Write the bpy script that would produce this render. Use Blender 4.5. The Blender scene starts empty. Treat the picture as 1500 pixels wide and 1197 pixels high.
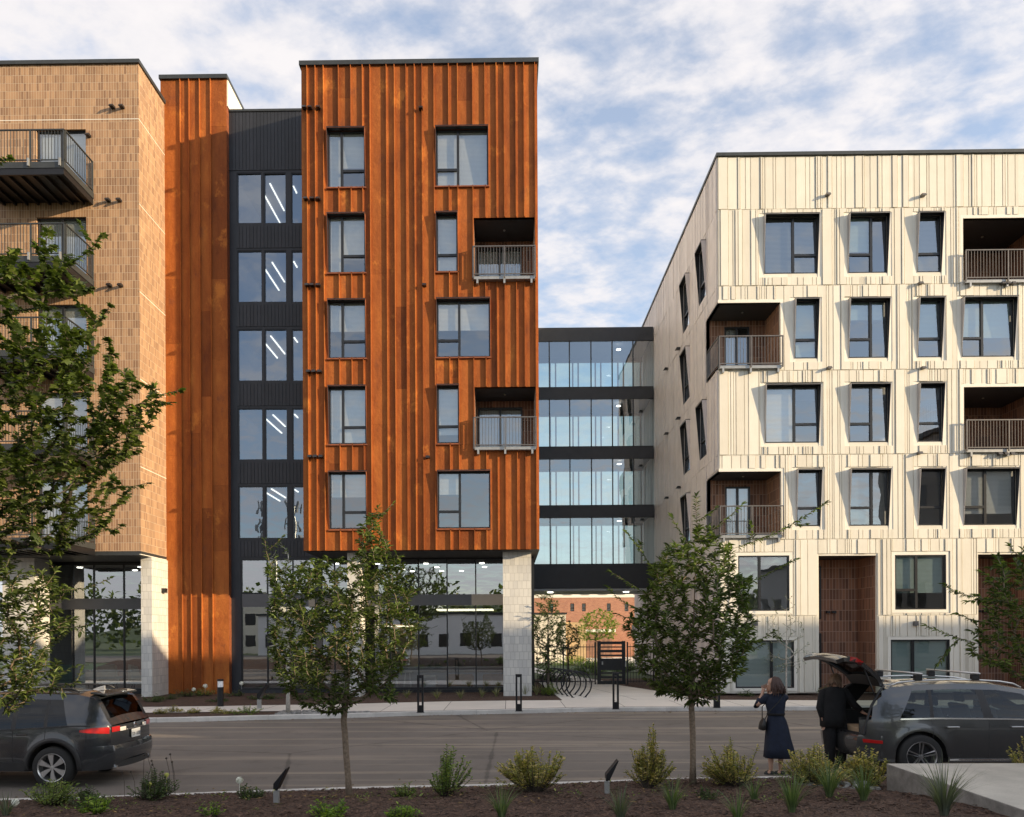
import bpy, math, random
import numpy as np
from mathutils import Vector, Matrix
R = random.Random(7)
SC = bpy.context.scene
COL = SC.collection
PI = math.pi
EYE = 2.4
FPX = 1100.0
YAW, ROLL = 0.0115, 0.005
CX, CY = 732.0, 932.0

# ------------------------------------------------------------ camera
_F = Vector((-math.sin(YAW), math.cos(YAW), 0))
_R0 = Vector((math.cos(YAW), math.sin(YAW), 0)); _U0 = Vector((0, 0, 1))
_R = _R0 * math.cos(ROLL) - _U0 * math.sin(ROLL)
_U = _U0 * math.cos(ROLL) + _R0 * math.sin(ROLL)
cam = bpy.data.cameras.new('camera'); camo = bpy.data.objects.new('camera', cam); COL.objects.link(camo)
cam.sensor_width = 36; cam.lens = 36 * FPX / 1500
cam.shift_x = (750 - CX) / 1500; cam.shift_y = (CY - 598.5) / 1500
cam.clip_end = 5000; cam.clip_start = 0.05
m = Matrix((( _R.x, _U.x, -_F.x, 0), (_R.y, _U.y, -_F.y, 0), (_R.z, _U.z, -_F.z, EYE), (0, 0, 0, 1)))
camo.matrix_world = m
SC.camera = camo

def ray(px, py):
    return _F * FPX + _R * (px - CX) - _U * (py - CY)
def PY(px, py, Y):            # photo measurement -> world point on a plane of given distance
    d = ray(px, py); t = Y / d.y
    return (d.x * t, Y, EYE + d.z * t)
def PX(px, py, X):
    d = ray(px, py); t = X / d.x
    return (X, d.y * t, EYE + d.z * t)
def PZ(px, py, Z=0.0):
    d = ray(px, py); t = (Z - EYE) / d.z
    return (d.x * t, d.y * t, Z)
def XZ(px, py, Y):
    p = PY(px, py, Y); return p[0], p[2]

# ------------------------------------------------------------ object helpers
def wloc(o):
    v = Vector((0, 0, 0))
    while o: v = v + o.location; o = o.parent
    return v
def tag(o, label=None, cat=None, group=None, kind=None):
    if label: o['label'] = label
    if cat: o['category'] = cat
    if group: o['group'] = group
    if kind: o['kind'] = kind
    return o
def empty(name, loc, label, cat, group=None, rz=0):
    o = bpy.data.objects.new(name, None); COL.objects.link(o); o.location = loc; o.rotation_euler = (0, 0, rz)
    o.empty_display_size = 0.2
    return tag(o, label, cat, group)

class MB:
    def __init__(s): s.v = []; s.f = []
    def quad(s, a, b, c, d):
        n = len(s.v); s.v += [a, b, c, d]; s.f.append((n, n+1, n+2, n+3))
    def poly(s, pts):
        n = len(s.v); s.v += list(pts); s.f.append(tuple(range(n, n+len(pts))))
    def box(s, x0, x1, y0, y1, z0, z1):
        if x0 > x1: x0, x1 = x1, x0
        if y0 > y1: y0, y1 = y1, y0
        if z0 > z1: z0, z1 = z1, z0
        n = len(s.v)
        s.v += [(x0,y0,z0),(x1,y0,z0),(x1,y1,z0),(x0,y1,z0),(x0,y0,z1),(x1,y0,z1),(x1,y1,z1),(x0,y1,z1)]
        s.f += [(n,n+3,n+2,n+1),(n+4,n+5,n+6,n+7),(n,n+1,n+5,n+4),(n+1,n+2,n+6,n+5),(n+2,n+3,n+7,n+6),(n+3,n,n+4,n+7)]
        return s
    def tbox(s, T, u0, u1, d0, d1, z0, z1):      # box in facade coordinates (u along, d outwards)
        n = len(s.v)
        s.v += [T(u0,d0,z0),T(u1,d0,z0),T(u1,d1,z0),T(u0,d1,z0),T(u0,d0,z1),T(u1,d0,z1),T(u1,d1,z1),T(u0,d1,z1)]
        s.f += [(n,n+3,n+2,n+1),(n+4,n+5,n+6,n+7),(n,n+1,n+5,n+4),(n+1,n+2,n+6,n+5),(n+2,n+3,n+7,n+6),(n+3,n,n+4,n+7)]
        return s
    def prism(s, pts, h, up=(0,0,1)):             # polygon extruded along a vector
        n = len(s.v); k = len(pts); up = Vector(up) * h
        s.v += [tuple(p) for p in pts] + [tuple(Vector(p) + up) for p in pts]
        s.f.append(tuple(range(n+k-1, n-1, -1))); s.f.append(tuple(range(n+k, n+2*k)))
        for i in range(k):
            j = (i+1) % k; s.f.append((n+i, n+j, n+k+j, n+k+i))
        return s
    def tube(s, pts, rad, n=8, cap=True):
        pts = [Vector(p) for p in pts]
        if not hasattr(rad, '__len__'): rad = [rad] * len(pts)
        base = len(s.v); a = None
        for i, p in enumerate(pts):
            d = (pts[min(i+1, len(pts)-1)] - pts[max(i-1, 0)])
            if d.length < 1e-9: d = Vector((0,0,1))
            d.normalize()
            if a is None:
                a = d.orthogonal().normalized()
            else:
                a = (a - d * a.dot(d));
                a = a.normalized() if a.length > 1e-6 else d.orthogonal().normalized()
            b = d.cross(a)
            for k in range(n):
                t = 2*PI*k/n
                s.v.append(tuple(p + (a*math.cos(t) + b*math.sin(t)) * rad[i]))
        for i in range(len(pts)-1):
            for k in range(n):
                q = (k+1) % n
                s.f.append((base+i*n+k, base+i*n+q, base+(i+1)*n+q, base+(i+1)*n+k))
        if cap:
            s.f.append(tuple(base+k for k in range(n-1, -1, -1)))
            s.f.append(tuple(base+(len(pts)-1)*n+k for k in range(n)))
        return s
    def lathe(s, prof, c=(0,0,0), axis='z', n=24):   # prof: (r, h)
        base = len(s.v)
        for r, h in prof:
            for k in range(n):
                t = 2*PI*k/n; a, b = r*math.cos(t), r*math.sin(t)
                p = (a, b, h) if axis == 'z' else ((a, h, b) if axis == 'y' else (h, a, b))
                s.v.append((p[0]+c[0], p[1]+c[1], p[2]+c[2]))
        for i in range(len(prof)-1):
            for k in range(n):
                q = (k+1) % n
                s.f.append((base+i*n+k, base+i*n+q, base+(i+1)*n+q, base+(i+1)*n+k))
        return s
    def grid(s, rows, closed=False):
        base = len(s.v); nr = len(rows); nc = len(rows[0])
        for r in rows: s.v += [tuple(p) for p in r]
        for i in range(nr-1):
            for j in range(nc if closed else nc-1):
                k = (j+1) % nc
                s.f.append((base+i*nc+j, base+i*nc+k, base+(i+1)*nc+k, base+(i+1)*nc+j))
        return s
    def build(s, name, mat, parent=None, smooth=False, local=False, bevel=0, sharp=None, recalc=False):
        me = bpy.data.meshes.new(name)
        o = bpy.data.objects.new(name, me); COL.objects.link(o)
        v = s.v
        if parent is not None:
            o.parent = parent
            if not local:
                w = wloc(parent); v = [(p[0]-w.x, p[1]-w.y, p[2]-w.z) for p in v]
        me.from_pydata(v, [], s.f); me.update()
        if recalc:
            import bmesh
            bm = bmesh.new(); bm.from_mesh(me)
            bmesh.ops.remove_doubles(bm, verts=bm.verts, dist=1e-5)
            bmesh.ops.recalc_face_normals(bm, faces=bm.faces); bm.to_mesh(me); bm.free()
        if mat is not None: me.materials.append(mat)
        if smooth:
            me.polygons.foreach_set('use_smooth', [True]*len(me.polygons))
            if sharp: me.set_sharp_from_angle(angle=math.radians(sharp))
        if bevel:
            b = o.modifiers.new('bevel', 'BEVEL'); b.width = bevel; b.segments = 2; b.limit_method = 'ANGLE'
        return o

# ------------------------------------------------------------ materials
def nmat(name):
    m = bpy.data.materials.new(name); m.use_nodes = True
    nt = m.node_tree; b = nt.nodes['Principled BSDF']
    return m, nt, b
def N(nt, typ, **kw):
    n = nt.nodes.new(typ)
    for k, v in kw.items():
        if k in n.inputs.keys() if isinstance(k, str) else False: pass
        setattr(n, k, v)
    return n
def L(nt, a, b): nt.links.new(a, b)
def math_n(nt, op, a, b=None, c=None):
    n = nt.nodes.new('ShaderNodeMath'); n.operation = op
    for i, x in enumerate((a, b, c)):
        if x is None: continue
        if isinstance(x, (int, float)): n.inputs[i].default_value = x
        else: L(nt, x, n.inputs[i])
    return n.outputs[0]
def ramp(nt, fac, stops):
    n = nt.nodes.new('ShaderNodeValToRGB'); e = n.color_ramp.elements
    while len(e) > 1: e.remove(e[-1])
    e[0].position = stops[0][0]; e[0].color = (*stops[0][1], 1)
    for p, c in stops[1:]:
        x = e.new(p); x.color = (*c, 1)
    L(nt, fac, n.inputs[0]); return n.outputs[0]
def mixc(nt, fac, a, b, mode='MIX'):
    n = nt.nodes.new('ShaderNodeMix'); n.data_type = 'RGBA'; n.blend_type = mode
    for idx, x in ((0, fac), (6, a), (7, b)):
        if isinstance(x, (int, float)): n.inputs[idx].default_value = x
        elif isinstance(x, tuple): n.inputs[idx].default_value = (*x, 1) if len(x) == 3 else x
        else: L(nt, x, n.inputs[idx])
    return n.outputs[2]
def coords(nt, scale=(1,1,1), kind='Object'):
    tc = nt.nodes.new('ShaderNodeTexCoord'); mp = nt.nodes.new('ShaderNodeMapping')
    mp.inputs['Scale'].default_value = scale
    L(nt, tc.outputs[kind], mp.inputs[0]); return mp.outputs[0]
def noise(nt, vec, scale, detail=4, rough=0.6, dist=0):
    n = nt.nodes.new('ShaderNodeTexNoise'); n.inputs['Scale'].default_value = scale
    n.inputs['Detail'].default_value = detail; n.inputs['Roughness'].default_value = rough
    n.inputs['Distortion'].default_value = dist
    L(nt, vec, n.inputs['Vector']); return n.outputs[0]
def bump(nt, b, h, strength=0.3, dist=0.01):
    n = nt.nodes.new('ShaderNodeBump'); n.inputs['Strength'].default_value = strength; n.inputs['Distance'].default_value = dist
    L(nt, h, n.inputs['Height']); L(nt, n.outputs[0], b.inputs['Normal'])
def island(nt):
    return nt.nodes.new('ShaderNodeNewGeometry').outputs['Random Per Island']
def M_simple(name, col, rough=0.6, metal=0, var=0.15, scale=3, bmp=0, bscale=40, spec=None, isl=0, coat=0):
    m, nt, b = nmat(name)
    v = coords(nt)
    n = noise(nt, v, scale, 5)
    lo = tuple(c*(1-var) for c in col); hi = tuple(min(1, c*(1+var)) for c in col)
    c = ramp(nt, n, [(0.3, lo), (0.7, hi)])
    if isl:
        c = mixc(nt, 1.0, c, ramp(nt, island(nt), [(0, (1-isl,)*3), (1, (1, 1, 1))]), 'MULTIPLY')
    L(nt, c, b.inputs['Base Color'])
    b.inputs['Roughness'].default_value = rough; b.inputs['Metallic'].default_value = metal
    if spec is not None: b.inputs['Specular IOR Level'].default_value = spec
    if coat: b.inputs['Coat Weight'].default_value = coat; b.inputs['Coat Roughness'].default_value = 0.03
    if bmp: bump(nt, b, noise(nt, v, bscale, 4), bmp, 0.01)
    return m
def M_brick(name, c1, c2, mortar, bw, rh, ms=0.012, offset=0.5, rough=0.8, squash=1, bm=0.5, wob=0):
    m, nt, b = nmat(name)
    tc = nt.nodes.new('ShaderNodeTexCoord'); sp = nt.nodes.new('ShaderNodeSeparateXYZ'); L(nt, tc.outputs['Object'], sp.inputs[0])
    xy = math_n(nt, 'ADD', sp.outputs[0], sp.outputs[1])
    cb = nt.nodes.new('ShaderNodeCombineXYZ'); L(nt, xy, cb.inputs[0]); L(nt, sp.outputs[2], cb.inputs[1])
    br = nt.nodes.new('ShaderNodeTexBrick'); L(nt, cb.outputs[0], br.inputs[0])
    br.inputs['Scale'].default_value = 1; br.inputs['Brick Width'].default_value = bw; br.inputs['Row Height'].default_value = rh
    br.inputs['Mortar Size'].default_value = ms; br.inputs['Mortar Smooth'].default_value = 0.1; br.offset = offset
    br.inputs['Color1'].default_value = (*c1, 1); br.inputs['Color2'].default_value = (*c2, 1); br.inputs['Mortar'].default_value = (*mortar, 1)
    n = noise(nt, coords(nt), 0.8, 4)
    c = mixc(nt, 1.0, br.outputs[0], ramp(nt, n, [(0.3, (0.85,)*3), (0.7, (1,)*3)]), 'MULTIPLY')
    n2 = noise(nt, coords(nt), 60, 3)
    c = mixc(nt, 0.5, c, ramp(nt, n2, [(0.3, (0.75,)*3), (0.7, (1,)*3)]), 'MULTIPLY')
    L(nt, c, b.inputs['Base Color']); b.inputs['Roughness'].default_value = rough
    h = math_n(nt, 'SUBTRACT', 1.0, br.outputs[1])
    h = math_n(nt, 'ADD', h, math_n(nt, 'MULTIPLY', n2, 0.25))
    bump(nt, b, h, bm, 0.012)
    return m
def M_glass(name, tint=(0.62, 0.68, 0.7), refl=0.32, wob=0.0016, gcol=(0.9, 0.95, 1.0), rough=0.0, fk=0.6):
    m, nt, b = nmat(name); nt.nodes.remove(b)
    out = [n for n in nt.nodes if n.type == 'OUTPUT_MATERIAL'][0]
    tr = nt.nodes.new('ShaderNodeBsdfTransparent'); tr.inputs[0].default_value = (*tint, 1)
    gl = nt.nodes.new('ShaderNodeBsdfGlossy'); gl.inputs[0].default_value = (*gcol, 1); gl.inputs['Roughness'].default_value = rough
    lw = nt.nodes.new('ShaderNodeLayerWeight'); lw.inputs[0].default_value = 0.35
    fac = math_n(nt, 'ADD', refl, math_n(nt, 'MULTIPLY', lw.outputs['Fresnel'], fk)); 
    mx = nt.nodes.new('ShaderNodeMixShader'); L(nt, fac, mx.inputs[0]); L(nt, tr.outputs[0], mx.inputs[1]); L(nt, gl.outputs[0], mx.inputs[2])
    if wob:
        bn = nt.nodes.new('ShaderNodeBump'); bn.inputs['Strength'].default_value = 1; bn.inputs['Distance'].default_value = wob
        L(nt, noise(nt, coords(nt), 1.6, 1), bn.inputs['Height']); L(nt, bn.outputs[0], gl.inputs['Normal'])
    L(nt, mx.outputs[0], out.inputs[0]); return m
def M_emit(name, col, s):
    m, nt, b = nmat(name); b.inputs['Base Color'].default_value = (*col, 1)
    b.inputs['Emission Color'].default_value = (*col, 1); b.inputs['Emission Strength'].default_value = s; return m

M = {}
# weathering steel
def M_corten(name='weathered_steel'):
    m, nt, b = nmat(name); v = coords(nt)
    vs = coords(nt, (1.3, 1.3, 0.45))
    n1 = noise(nt, vs, 1.5, 6, 0.6); n2 = noise(nt, v, 28, 6, 0.7); n3 = noise(nt, coords(nt, (1, 1, .12)), 9, 5, .7)
    c = ramp(nt, n1, [(0.25, (0.23, 0.066, 0.019)), (0.42, (0.35, 0.102, 0.022)), (0.60, (0.42, 0.130, 0.027)), (0.8, (0.52, 0.19, 0.04))])
    c = mixc(nt, 0.55, c, ramp(nt, n2, [(0.3, (0.7, 0.65, 0.6)), (0.7, (1.0, 1.0, 1.0))]), 'MULTIPLY')
    c = mixc(nt, 0.5, c, ramp(nt, n3, [(0.35, (0.75, 0.72, 0.72)), (0.5, (1, 1, 1))]), 'MULTIPLY')
    c = mixc(nt, 1.0, c, ramp(nt, island(nt), [(0, (0.56, 0.50, 0.50)), (0.25, (0.80, .77, .76)), (0.8, (1.0, 0.98, 0.95)), (0.93, (1.0,1.0,1.0)), (1, (1.0, 1.0, 1.0))]), 'MULTIPLY')
    pt = noise(nt, coords(nt, (1, 1, .7)), 1.1, 7, .7)
    c = mixc(nt, ramp(nt, pt, [(0.57, (0,)*3), (0.66, (.6,)*3)]), c, (0.60, 0.215, 0.04))
    c = mixc(nt, ramp(nt, pt, [(0.33, (.55,)*3), (0.40, (0,)*3)]), c, (0.17, 0.055, 0.025))
    L(nt, c, b.inputs['Base Color']); b.inputs['Roughness'].default_value = 0.72
    b.inputs['Specular IOR Level'].default_value = 0.25
    bump(nt, b, math_n(nt, 'ADD', math_n(nt, 'MULTIPLY', noise(nt, coords(nt, (1, 1, 1)), 3.2, 2), 5.0), n2), 0.7, 0.008)
    return m
M['corten'] = M_corten()
M['corten_trim'] = M_simple('steel_trim', (0.24, 0.075, 0.03), 0.6, 0.2, 0.3, 6)
M['brick'] = M_brick('tan_brick', (0.50, 0.30, 0.165), (0.28, 0.155, 0.085), (0.62, 0.47, 0.33), 0.098, 0.30, 0.008, 0.0, bm=.9)
M['tilewall'] = M_brick('brown_tile', (0.34, 0.17, 0.10), (0.15, 0.075, 0.05), (0.40, 0.27, 0.20), 0.125, 0.42, 0.012, 0.0)
M['column'] = M_brick('pale_shingle', (0.74, 0.72, 0.66), (0.60, 0.59, 0.56), (0.46, 0.45, 0.42), 0.17, 0.30, 0.006, 0.35, bm=0.7)
M['redbrick'] = M_brick('red_brick', (0.50, 0.22, 0.12), (0.36, 0.13, 0.07), (0.55, 0.42, 0.33), 0.22, 0.08, 0.01, 0.5)
def M_clad():
    m, nt, b = nmat('cream_cladding'); v = coords(nt)
    n = noise(nt, v, 1.2, 6); n2 = noise(nt, coords(nt, (12, 12, .6)), 3, 4)
    c = ramp(nt, n, [(0.3, (0.75, 0.715, 0.62)), (0.7, (0.82, 0.785, 0.69))])
    c = mixc(nt, 0.3, c, ramp(nt, n2, [(0.3, (0.82, .8, .77)), (0.6, (1, 1, 1))]), 'MULTIPLY')
    c = mixc(nt, 1, c, ramp(nt, island(nt), [(0, (0.86, .85, .83)), (1, (1, 1, 1))]), 'MULTIPLY')
    L(nt, c, b.inputs['Base Color']); b.inputs['Roughness'].default_value = 0.5; b.inputs['Specular IOR Level'].default_value = 0.3
    bump(nt, b, noise(nt, coords(nt, (30, 30, 2)), 6, 3), 0.25, 0.004); return m
M['clad'] = M_clad()
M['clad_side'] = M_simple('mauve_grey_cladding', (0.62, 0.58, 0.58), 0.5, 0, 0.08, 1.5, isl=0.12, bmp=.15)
M['trim'] = M_simple('cream_trim', (0.79, 0.755, 0.665), 0.5, 0, 0.04, 2)
M['hoodshade'] = M_simple('shaded_cream_hood', (0.40, 0.385, 0.385), 0.5, 0, 0.05, 2)  # grey hood colour holds the shade that falls on the cream cheeks
M['charcoal'] = M_simple('charcoal_cladding', (0.024, 0.026, 0.033), 0.55, 0, 0.2, 2, isl=0.3, bmp=.15)
M['coping'] = M_simple('dark_coping', (0.045, 0.05, 0.052), 0.5, 0.3, 0.15, 5)
M['frame'] = M_simple('black_window_frame', (0.018, 0.019, 0.022), 0.35, 0.2, 0.2, 6)
M['greyframe'] = M_simple('grey_panel', (0.10, 0.10, 0.105), 0.5, 0.1, 0.1, 2)
M['rail'] = M_simple('bronze_grey_railing', (0.13, 0.12, 0.115), 0.45, 0.4, 0.15, 6)
M['blackmetal'] = M_simple('black_metal', (0.012, 0.012, 0.014), 0.4, 0.3, 0.2, 8)
M['bracket'] = M_simple('grey_metal', (0.35, 0.35, 0.34), 0.4, 0.5, 0.15, 8)
M['glass'] = M_glass('window_glass', (0.93, 0.96, 0.96), refl=0.22, fk=.5)
M['glass_clear'] = M_glass('clear_glass', (0.50, 0.60, 0.82), refl=0.26, fk=.5, gcol=(.78, .88, 1.0))
M['glass_lobby'] = M_glass('lobby_glass', (0.80, 0.86, 0.86), refl=0.36, wob=0.0004)
M['inwall'] = M_simple('interior_paint', (0.45, 0.46, 0.47), 0.8, 0, 0.05, 1)
M['inwhite'] = M_simple('interior_white_paint', (0.8, 0.81, 0.82), 0.8, 0, 0.03, 1)
M['indark'] = M_simple('interior_dark_paint', (0.10, 0.10, 0.11), 0.8, 0, 0.1, 1)  # plain dark grey interior paint
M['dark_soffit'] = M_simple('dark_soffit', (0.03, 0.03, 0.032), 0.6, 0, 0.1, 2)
def M_blind(name, col, amp=0.75, sc=21.0):
    m, nt, b = nmat(name)
    tc = nt.nodes.new('ShaderNodeTexCoord'); sp = nt.nodes.new('ShaderNodeSeparateXYZ'); L(nt, tc.outputs['Object'], sp.inputs[0])
    w = math_n(nt, 'SINE', math_n(nt, 'MULTIPLY', sp.outputs[2], 2*PI*sc))
    c = ramp(nt, w, [(0.0, tuple(x*amp for x in col)), (0.7, col)])
    L(nt, c, b.inputs['Base Color']); b.inputs['Roughness'].default_value = 0.6
    bump(nt, b, w, 0.4, 0.01); return m
M['blind'] = M_blind('white_blind', (0.86, 0.86, 0.82))
M['blind_teal'] = M_blind('pale_teal_blind', (0.46, 0.60, 0.57), .8)
M['blind_dark'] = M_blind('dark_blind', (0.22, 0.22, 0.2), .4)
M['curtain'] = M_simple('pale_curtain', (0.6, 0.6, 0.56), 0.8, 0, 0.1, 2)
M['lamp'] = M_emit('lit_lamp', (1.0, 0.88, 0.60), 1.9)
M['stairwall'] = M_simple('blue_grey_stair_paint', (0.16, 0.18, 0.24), .8, 0, .05, 1)
M['lamp_soft'] = M_emit('lit_downlight', (1.0, 0.93, 0.8), 6.0)

# ground materials
def M_asphalt():
    m, nt, b = nmat('asphalt'); v = coords(nt)
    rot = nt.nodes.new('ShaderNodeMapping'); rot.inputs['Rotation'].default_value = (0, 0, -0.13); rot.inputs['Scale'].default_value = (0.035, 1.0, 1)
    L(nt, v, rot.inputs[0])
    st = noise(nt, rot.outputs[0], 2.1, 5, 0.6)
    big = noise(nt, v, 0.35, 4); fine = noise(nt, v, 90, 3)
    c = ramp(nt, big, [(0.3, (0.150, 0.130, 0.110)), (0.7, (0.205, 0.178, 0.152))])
    c = mixc(nt, ramp(nt, st, [(0.52, (0,)*3), (0.66, (0.65,)*3)]), c, (0.40, 0.33, 0.25))  # warm pale streaks: sun glancing off windows, painted into the asphalt colour
    pat = noise(nt, v, 1.3, 6, .7)
    c = mixc(nt, 0.8, c, ramp(nt, pat, [(0.30, (0.66,)*3), (0.45, (.95,)*3), (0.62, (1,)*3)]), 'MULTIPLY')
    vc = nt.nodes.new('ShaderNodeTexVoronoi'); vc.feature = 'DISTANCE_TO_EDGE'; vc.inputs['Scale'].default_value = .16; L(nt, v, vc.inputs[0])
    crk = math_n(nt, 'ADD', vc.outputs[0], math_n(nt, 'MULTIPLY', pat, .02))
    c = mixc(nt, 1.0, c, ramp(nt, crk, [(0.012, (0.6,)*3), (0.016, (1,)*3)]), 'MULTIPLY')
    c = mixc(nt, 0.6, c, ramp(nt, fine, [(0.3, (0.55,)*3), (0.7, (1.15,)*3)]), 'MULTIPLY')
    L(nt, c, b.inputs['Base Color']); b.inputs['Roughness'].default_value = 0.85
    bump(nt, b, fine, 0.5, 0.006); return m
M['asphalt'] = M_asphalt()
def M_concrete(name, col, sc=0.7, stain=0.25):
    m, nt, b = nmat(name); v = coords(nt)
    c = ramp(nt, noise(nt, v, sc, 7, .65), [(0.3, tuple(x*(1-stain) for x in col)), (0.65, col)])
    c = mixc(nt, 0.35, c, ramp(nt, noise(nt, v, 70, 3), [(0.35, (0.7,)*3), (0.6, (1,)*3)]), 'MULTIPLY')
    c = mixc(nt, 1, c, ramp(nt, island(nt), [(0, (0.92,)*3), (1, (1,)*3)]), 'MULTIPLY')
    L(nt, c, b.inputs['Base Color']); b.inputs['Roughness'].default_value = 0.8
    bump(nt, b, noise(nt, v, 45, 4), 0.25, 0.005); return m
M['concrete'] = M_concrete('sidewalk_concrete', (0.80, 0.745, 0.66), stain=.12)
M['kerb'] = M_concrete('kerb_concrete', (0.70, 0.67, 0.62), 2)
M['slab'] = M_concrete('board_finished_concrete', (0.58, 0.545, 0.47), 1.5, .3)
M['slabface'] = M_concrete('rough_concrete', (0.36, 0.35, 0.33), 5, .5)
def M_mulch():
    m, nt, b = nmat('mulch'); v = coords(nt)
    vo = nt.nodes.new('ShaderNodeTexVoronoi'); vo.inputs['Scale'].default_value = 38; L(nt, v, vo.inputs[0])
    c = ramp(nt, vo.outputs[1], [(0, (0.022, 0.012, 0.009)), (0.5, (0.095, 0.050, 0.032)), (0.9, (0.17, 0.10, 0.064)), (1, (0.30, 0.21, 0.15))])
    c = mixc(nt, 0.7, c, ramp(nt, noise(nt, v, 2.5, 4), [(0.3, (0.6,)*3), (0.7, (1,)*3)]), 'MULTIPLY')
    L(nt, c, b.inputs['Base Color']); b.inputs['Roughness'].default_value = 0.95
    bump(nt, b, vo.outputs[0], 1.0, 0.03); return m
M['mulch'] = M_mulch()
M['chip'] = M_simple('mulch_chips', (0.13, 0.075, 0.050), 0.95, 0, 0.3, 9, isl=0.75)
M['grassland'] = M_simple('rough_grass', (0.07, 0.10, 0.035), 0.95, 0, 0.4, 0.2, bmp=.5, bscale=8)

def M_leaf(name, dark, mid, light, trans=0.35, rough=0.5, nscale=1.6):
    m, nt, b = nmat(name); out = [n for n in nt.nodes if n.type == 'OUTPUT_MATERIAL'][0]
    r = island(nt); n = noise(nt, coords(nt), nscale, 3)
    f = math_n(nt, 'ADD', math_n(nt, 'MULTIPLY', r, 0.55), math_n(nt, 'MULTIPLY', n, 0.5))
    c = ramp(nt, f, [(0.2, dark), (0.55, mid), (0.85, light)])
    L(nt, c, b.inputs['Base Color']); b.inputs['Roughness'].default_value = rough; b.inputs['Specular IOR Level'].default_value = 0.3
    t = nt.nodes.new('ShaderNodeBsdfTranslucent')
    cm = mixc(nt, 1.0, c, (1.5, 1.7, 0.6), 'MULTIPLY'); L(nt, cm, t.inputs[0])
    mx = nt.nodes.new('ShaderNodeMixShader'); mx.inputs[0].default_value = trans
    L(nt, b.outputs[0], mx.inputs[1]); L(nt, t.outputs[0], mx.inputs[2]); L(nt, mx.outputs[0], out.inputs[0]); return m
M['leaf_cherry'] = M_leaf('cherry_leaves', (0.028, 0.042, 0.014), (0.068, 0.098, 0.028), (0.20, 0.26, 0.07))
M['leaf_maple'] = M_leaf('maple_leaves', (0.034, 0.052, 0.016), (0.078, 0.108, 0.03), (0.18, 0.22, 0.055))
M['leaf_birch'] = M_leaf('birch_leaves', (0.08, 0.11, 0.05), (0.14, 0.18, 0.085), (0.22, 0.26, 0.14))
M['leaf_shrub'] = M_leaf('shrub_leaves', (0.08, 0.13, 0.03), (0.18, 0.25, 0.065), (0.36, 0.38, 0.12), nscale=4)
M['leaf_gold'] = M_leaf('gold_tinted_leaves', (0.13, 0.16, 0.045), (0.34, 0.31, 0.10), (0.68, 0.50, 0.22), nscale=5)
M['leaf_bright'] = M_leaf('bright_green_leaves', (0.08, 0.14, 0.02), (0.16, 0.26, 0.04), (0.36, 0.44, 0.07))
M['leaf_dark'] = M_leaf('dark_green_leaves', (0.032, 0.055, 0.02), (0.07, 0.11, 0.036), (0.14, 0.19, 0.07))
M['grass'] = M_leaf('grass_blades', (0.06, 0.10, 0.04), (0.12, 0.17, 0.07), (0.24, 0.27, 0.13))
M['grass_pale'] = M_leaf('pale_grass_blades', (0.16, 0.17, 0.09), (0.27, 0.26, 0.15), (0.42, 0.38, 0.24))
M['grass_grey'] = M_leaf('grey_green_blades', (0.07, 0.085, 0.065), (0.12, 0.14, 0.10), (0.2, 0.22, 0.16))
M['flower'] = M_simple('white_petals', (0.8, 0.8, 0.68), 0.7, 0, 0.1, 30, isl=.15)
M['flower_yel'] = M_simple('yellow_green_petals', (0.6, 0.6, 0.14), 0.7, 0, 0.2, 30, isl=.2)
M['bark'] = M_simple('bark', (0.20, 0.15, 0.105), 0.9, 0, 0.4, 30, bmp=1.0, bscale=60)
M['bark_dark'] = M_simple('dark_bark', (0.07, 0.055, 0.042), 0.9, 0, 0.4, 30, bmp=1.0, bscale=60)
M['bark_pale'] = M_simple('pale_bark', (0.46, 0.43, 0.38), 0.8, 0, 0.35, 18, bmp=.6, bscale=40)

# ------------------------------------------------------------ light: low warm sun from the right, behind the camera
SUN_AZ = math.radians(68.0); SUN_EL = math.radians(13.2)
sd = Vector((-math.sin(SUN_AZ)*math.cos(SUN_EL), math.cos(SUN_AZ)*math.cos(SUN_EL), -math.sin(SUN_EL)))
sun = bpy.data.lights.new('sun', 'SUN'); suno = bpy.data.objects.new('sun', sun); COL.objects.link(suno)
suno.rotation_euler = sd.to_track_quat('-Z', 'Y').to_euler(); suno.location = (60, -30, 60)
sun.energy = 5.0; sun.angle = math.radians(0.5); sun.color = (1.0, 0.78, 0.50)

w = bpy.data.worlds.new('World'); SC.world = w; w.use_nodes = True
nt = w.node_tree; nt.nodes.clear()
out = nt.nodes.new('ShaderNodeOutputWorld'); bg = nt.nodes.new('ShaderNodeBackground'); L(nt, bg.outputs[0], out.inputs[0])
sky = nt.nodes.new('ShaderNodeTexSky'); sky.sky_type = 'NISHITA'; sky.sun_disc = False
sky.sun_elevation = SUN_EL; sky.sun_rotation = math.radians(112); sky.air_density = 1.0; sky.dust_density = 0.6
tc = nt.nodes.new('ShaderNodeTexCoord'); sp = nt.nodes.new('ShaderNodeSeparateXYZ'); L(nt, tc.outputs['Generated'], sp.inputs[0])
zc = math_n(nt, 'ADD', math_n(nt, 'MAXIMUM', sp.outputs[2], 0.0), 0.10)
cx = math_n(nt, 'DIVIDE', sp.outputs[0], zc); cy = math_n(nt, 'DIVIDE', sp.outputs[1], zc)
cb = nt.nodes.new('ShaderNodeCombineXYZ'); L(nt, cx, cb.inputs[0]); L(nt, cy, cb.inputs[1])
mp = nt.nodes.new('ShaderNodeMapping'); mp.inputs['Rotation'].default_value = (0, 0, 0.6); mp.inputs['Location'].default_value = (3.7, 1.3, 0)
mp.inputs['Scale'].default_value = (1.0, 1.25, 1)
L(nt, cb.outputs[0], mp.inputs[0])
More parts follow.
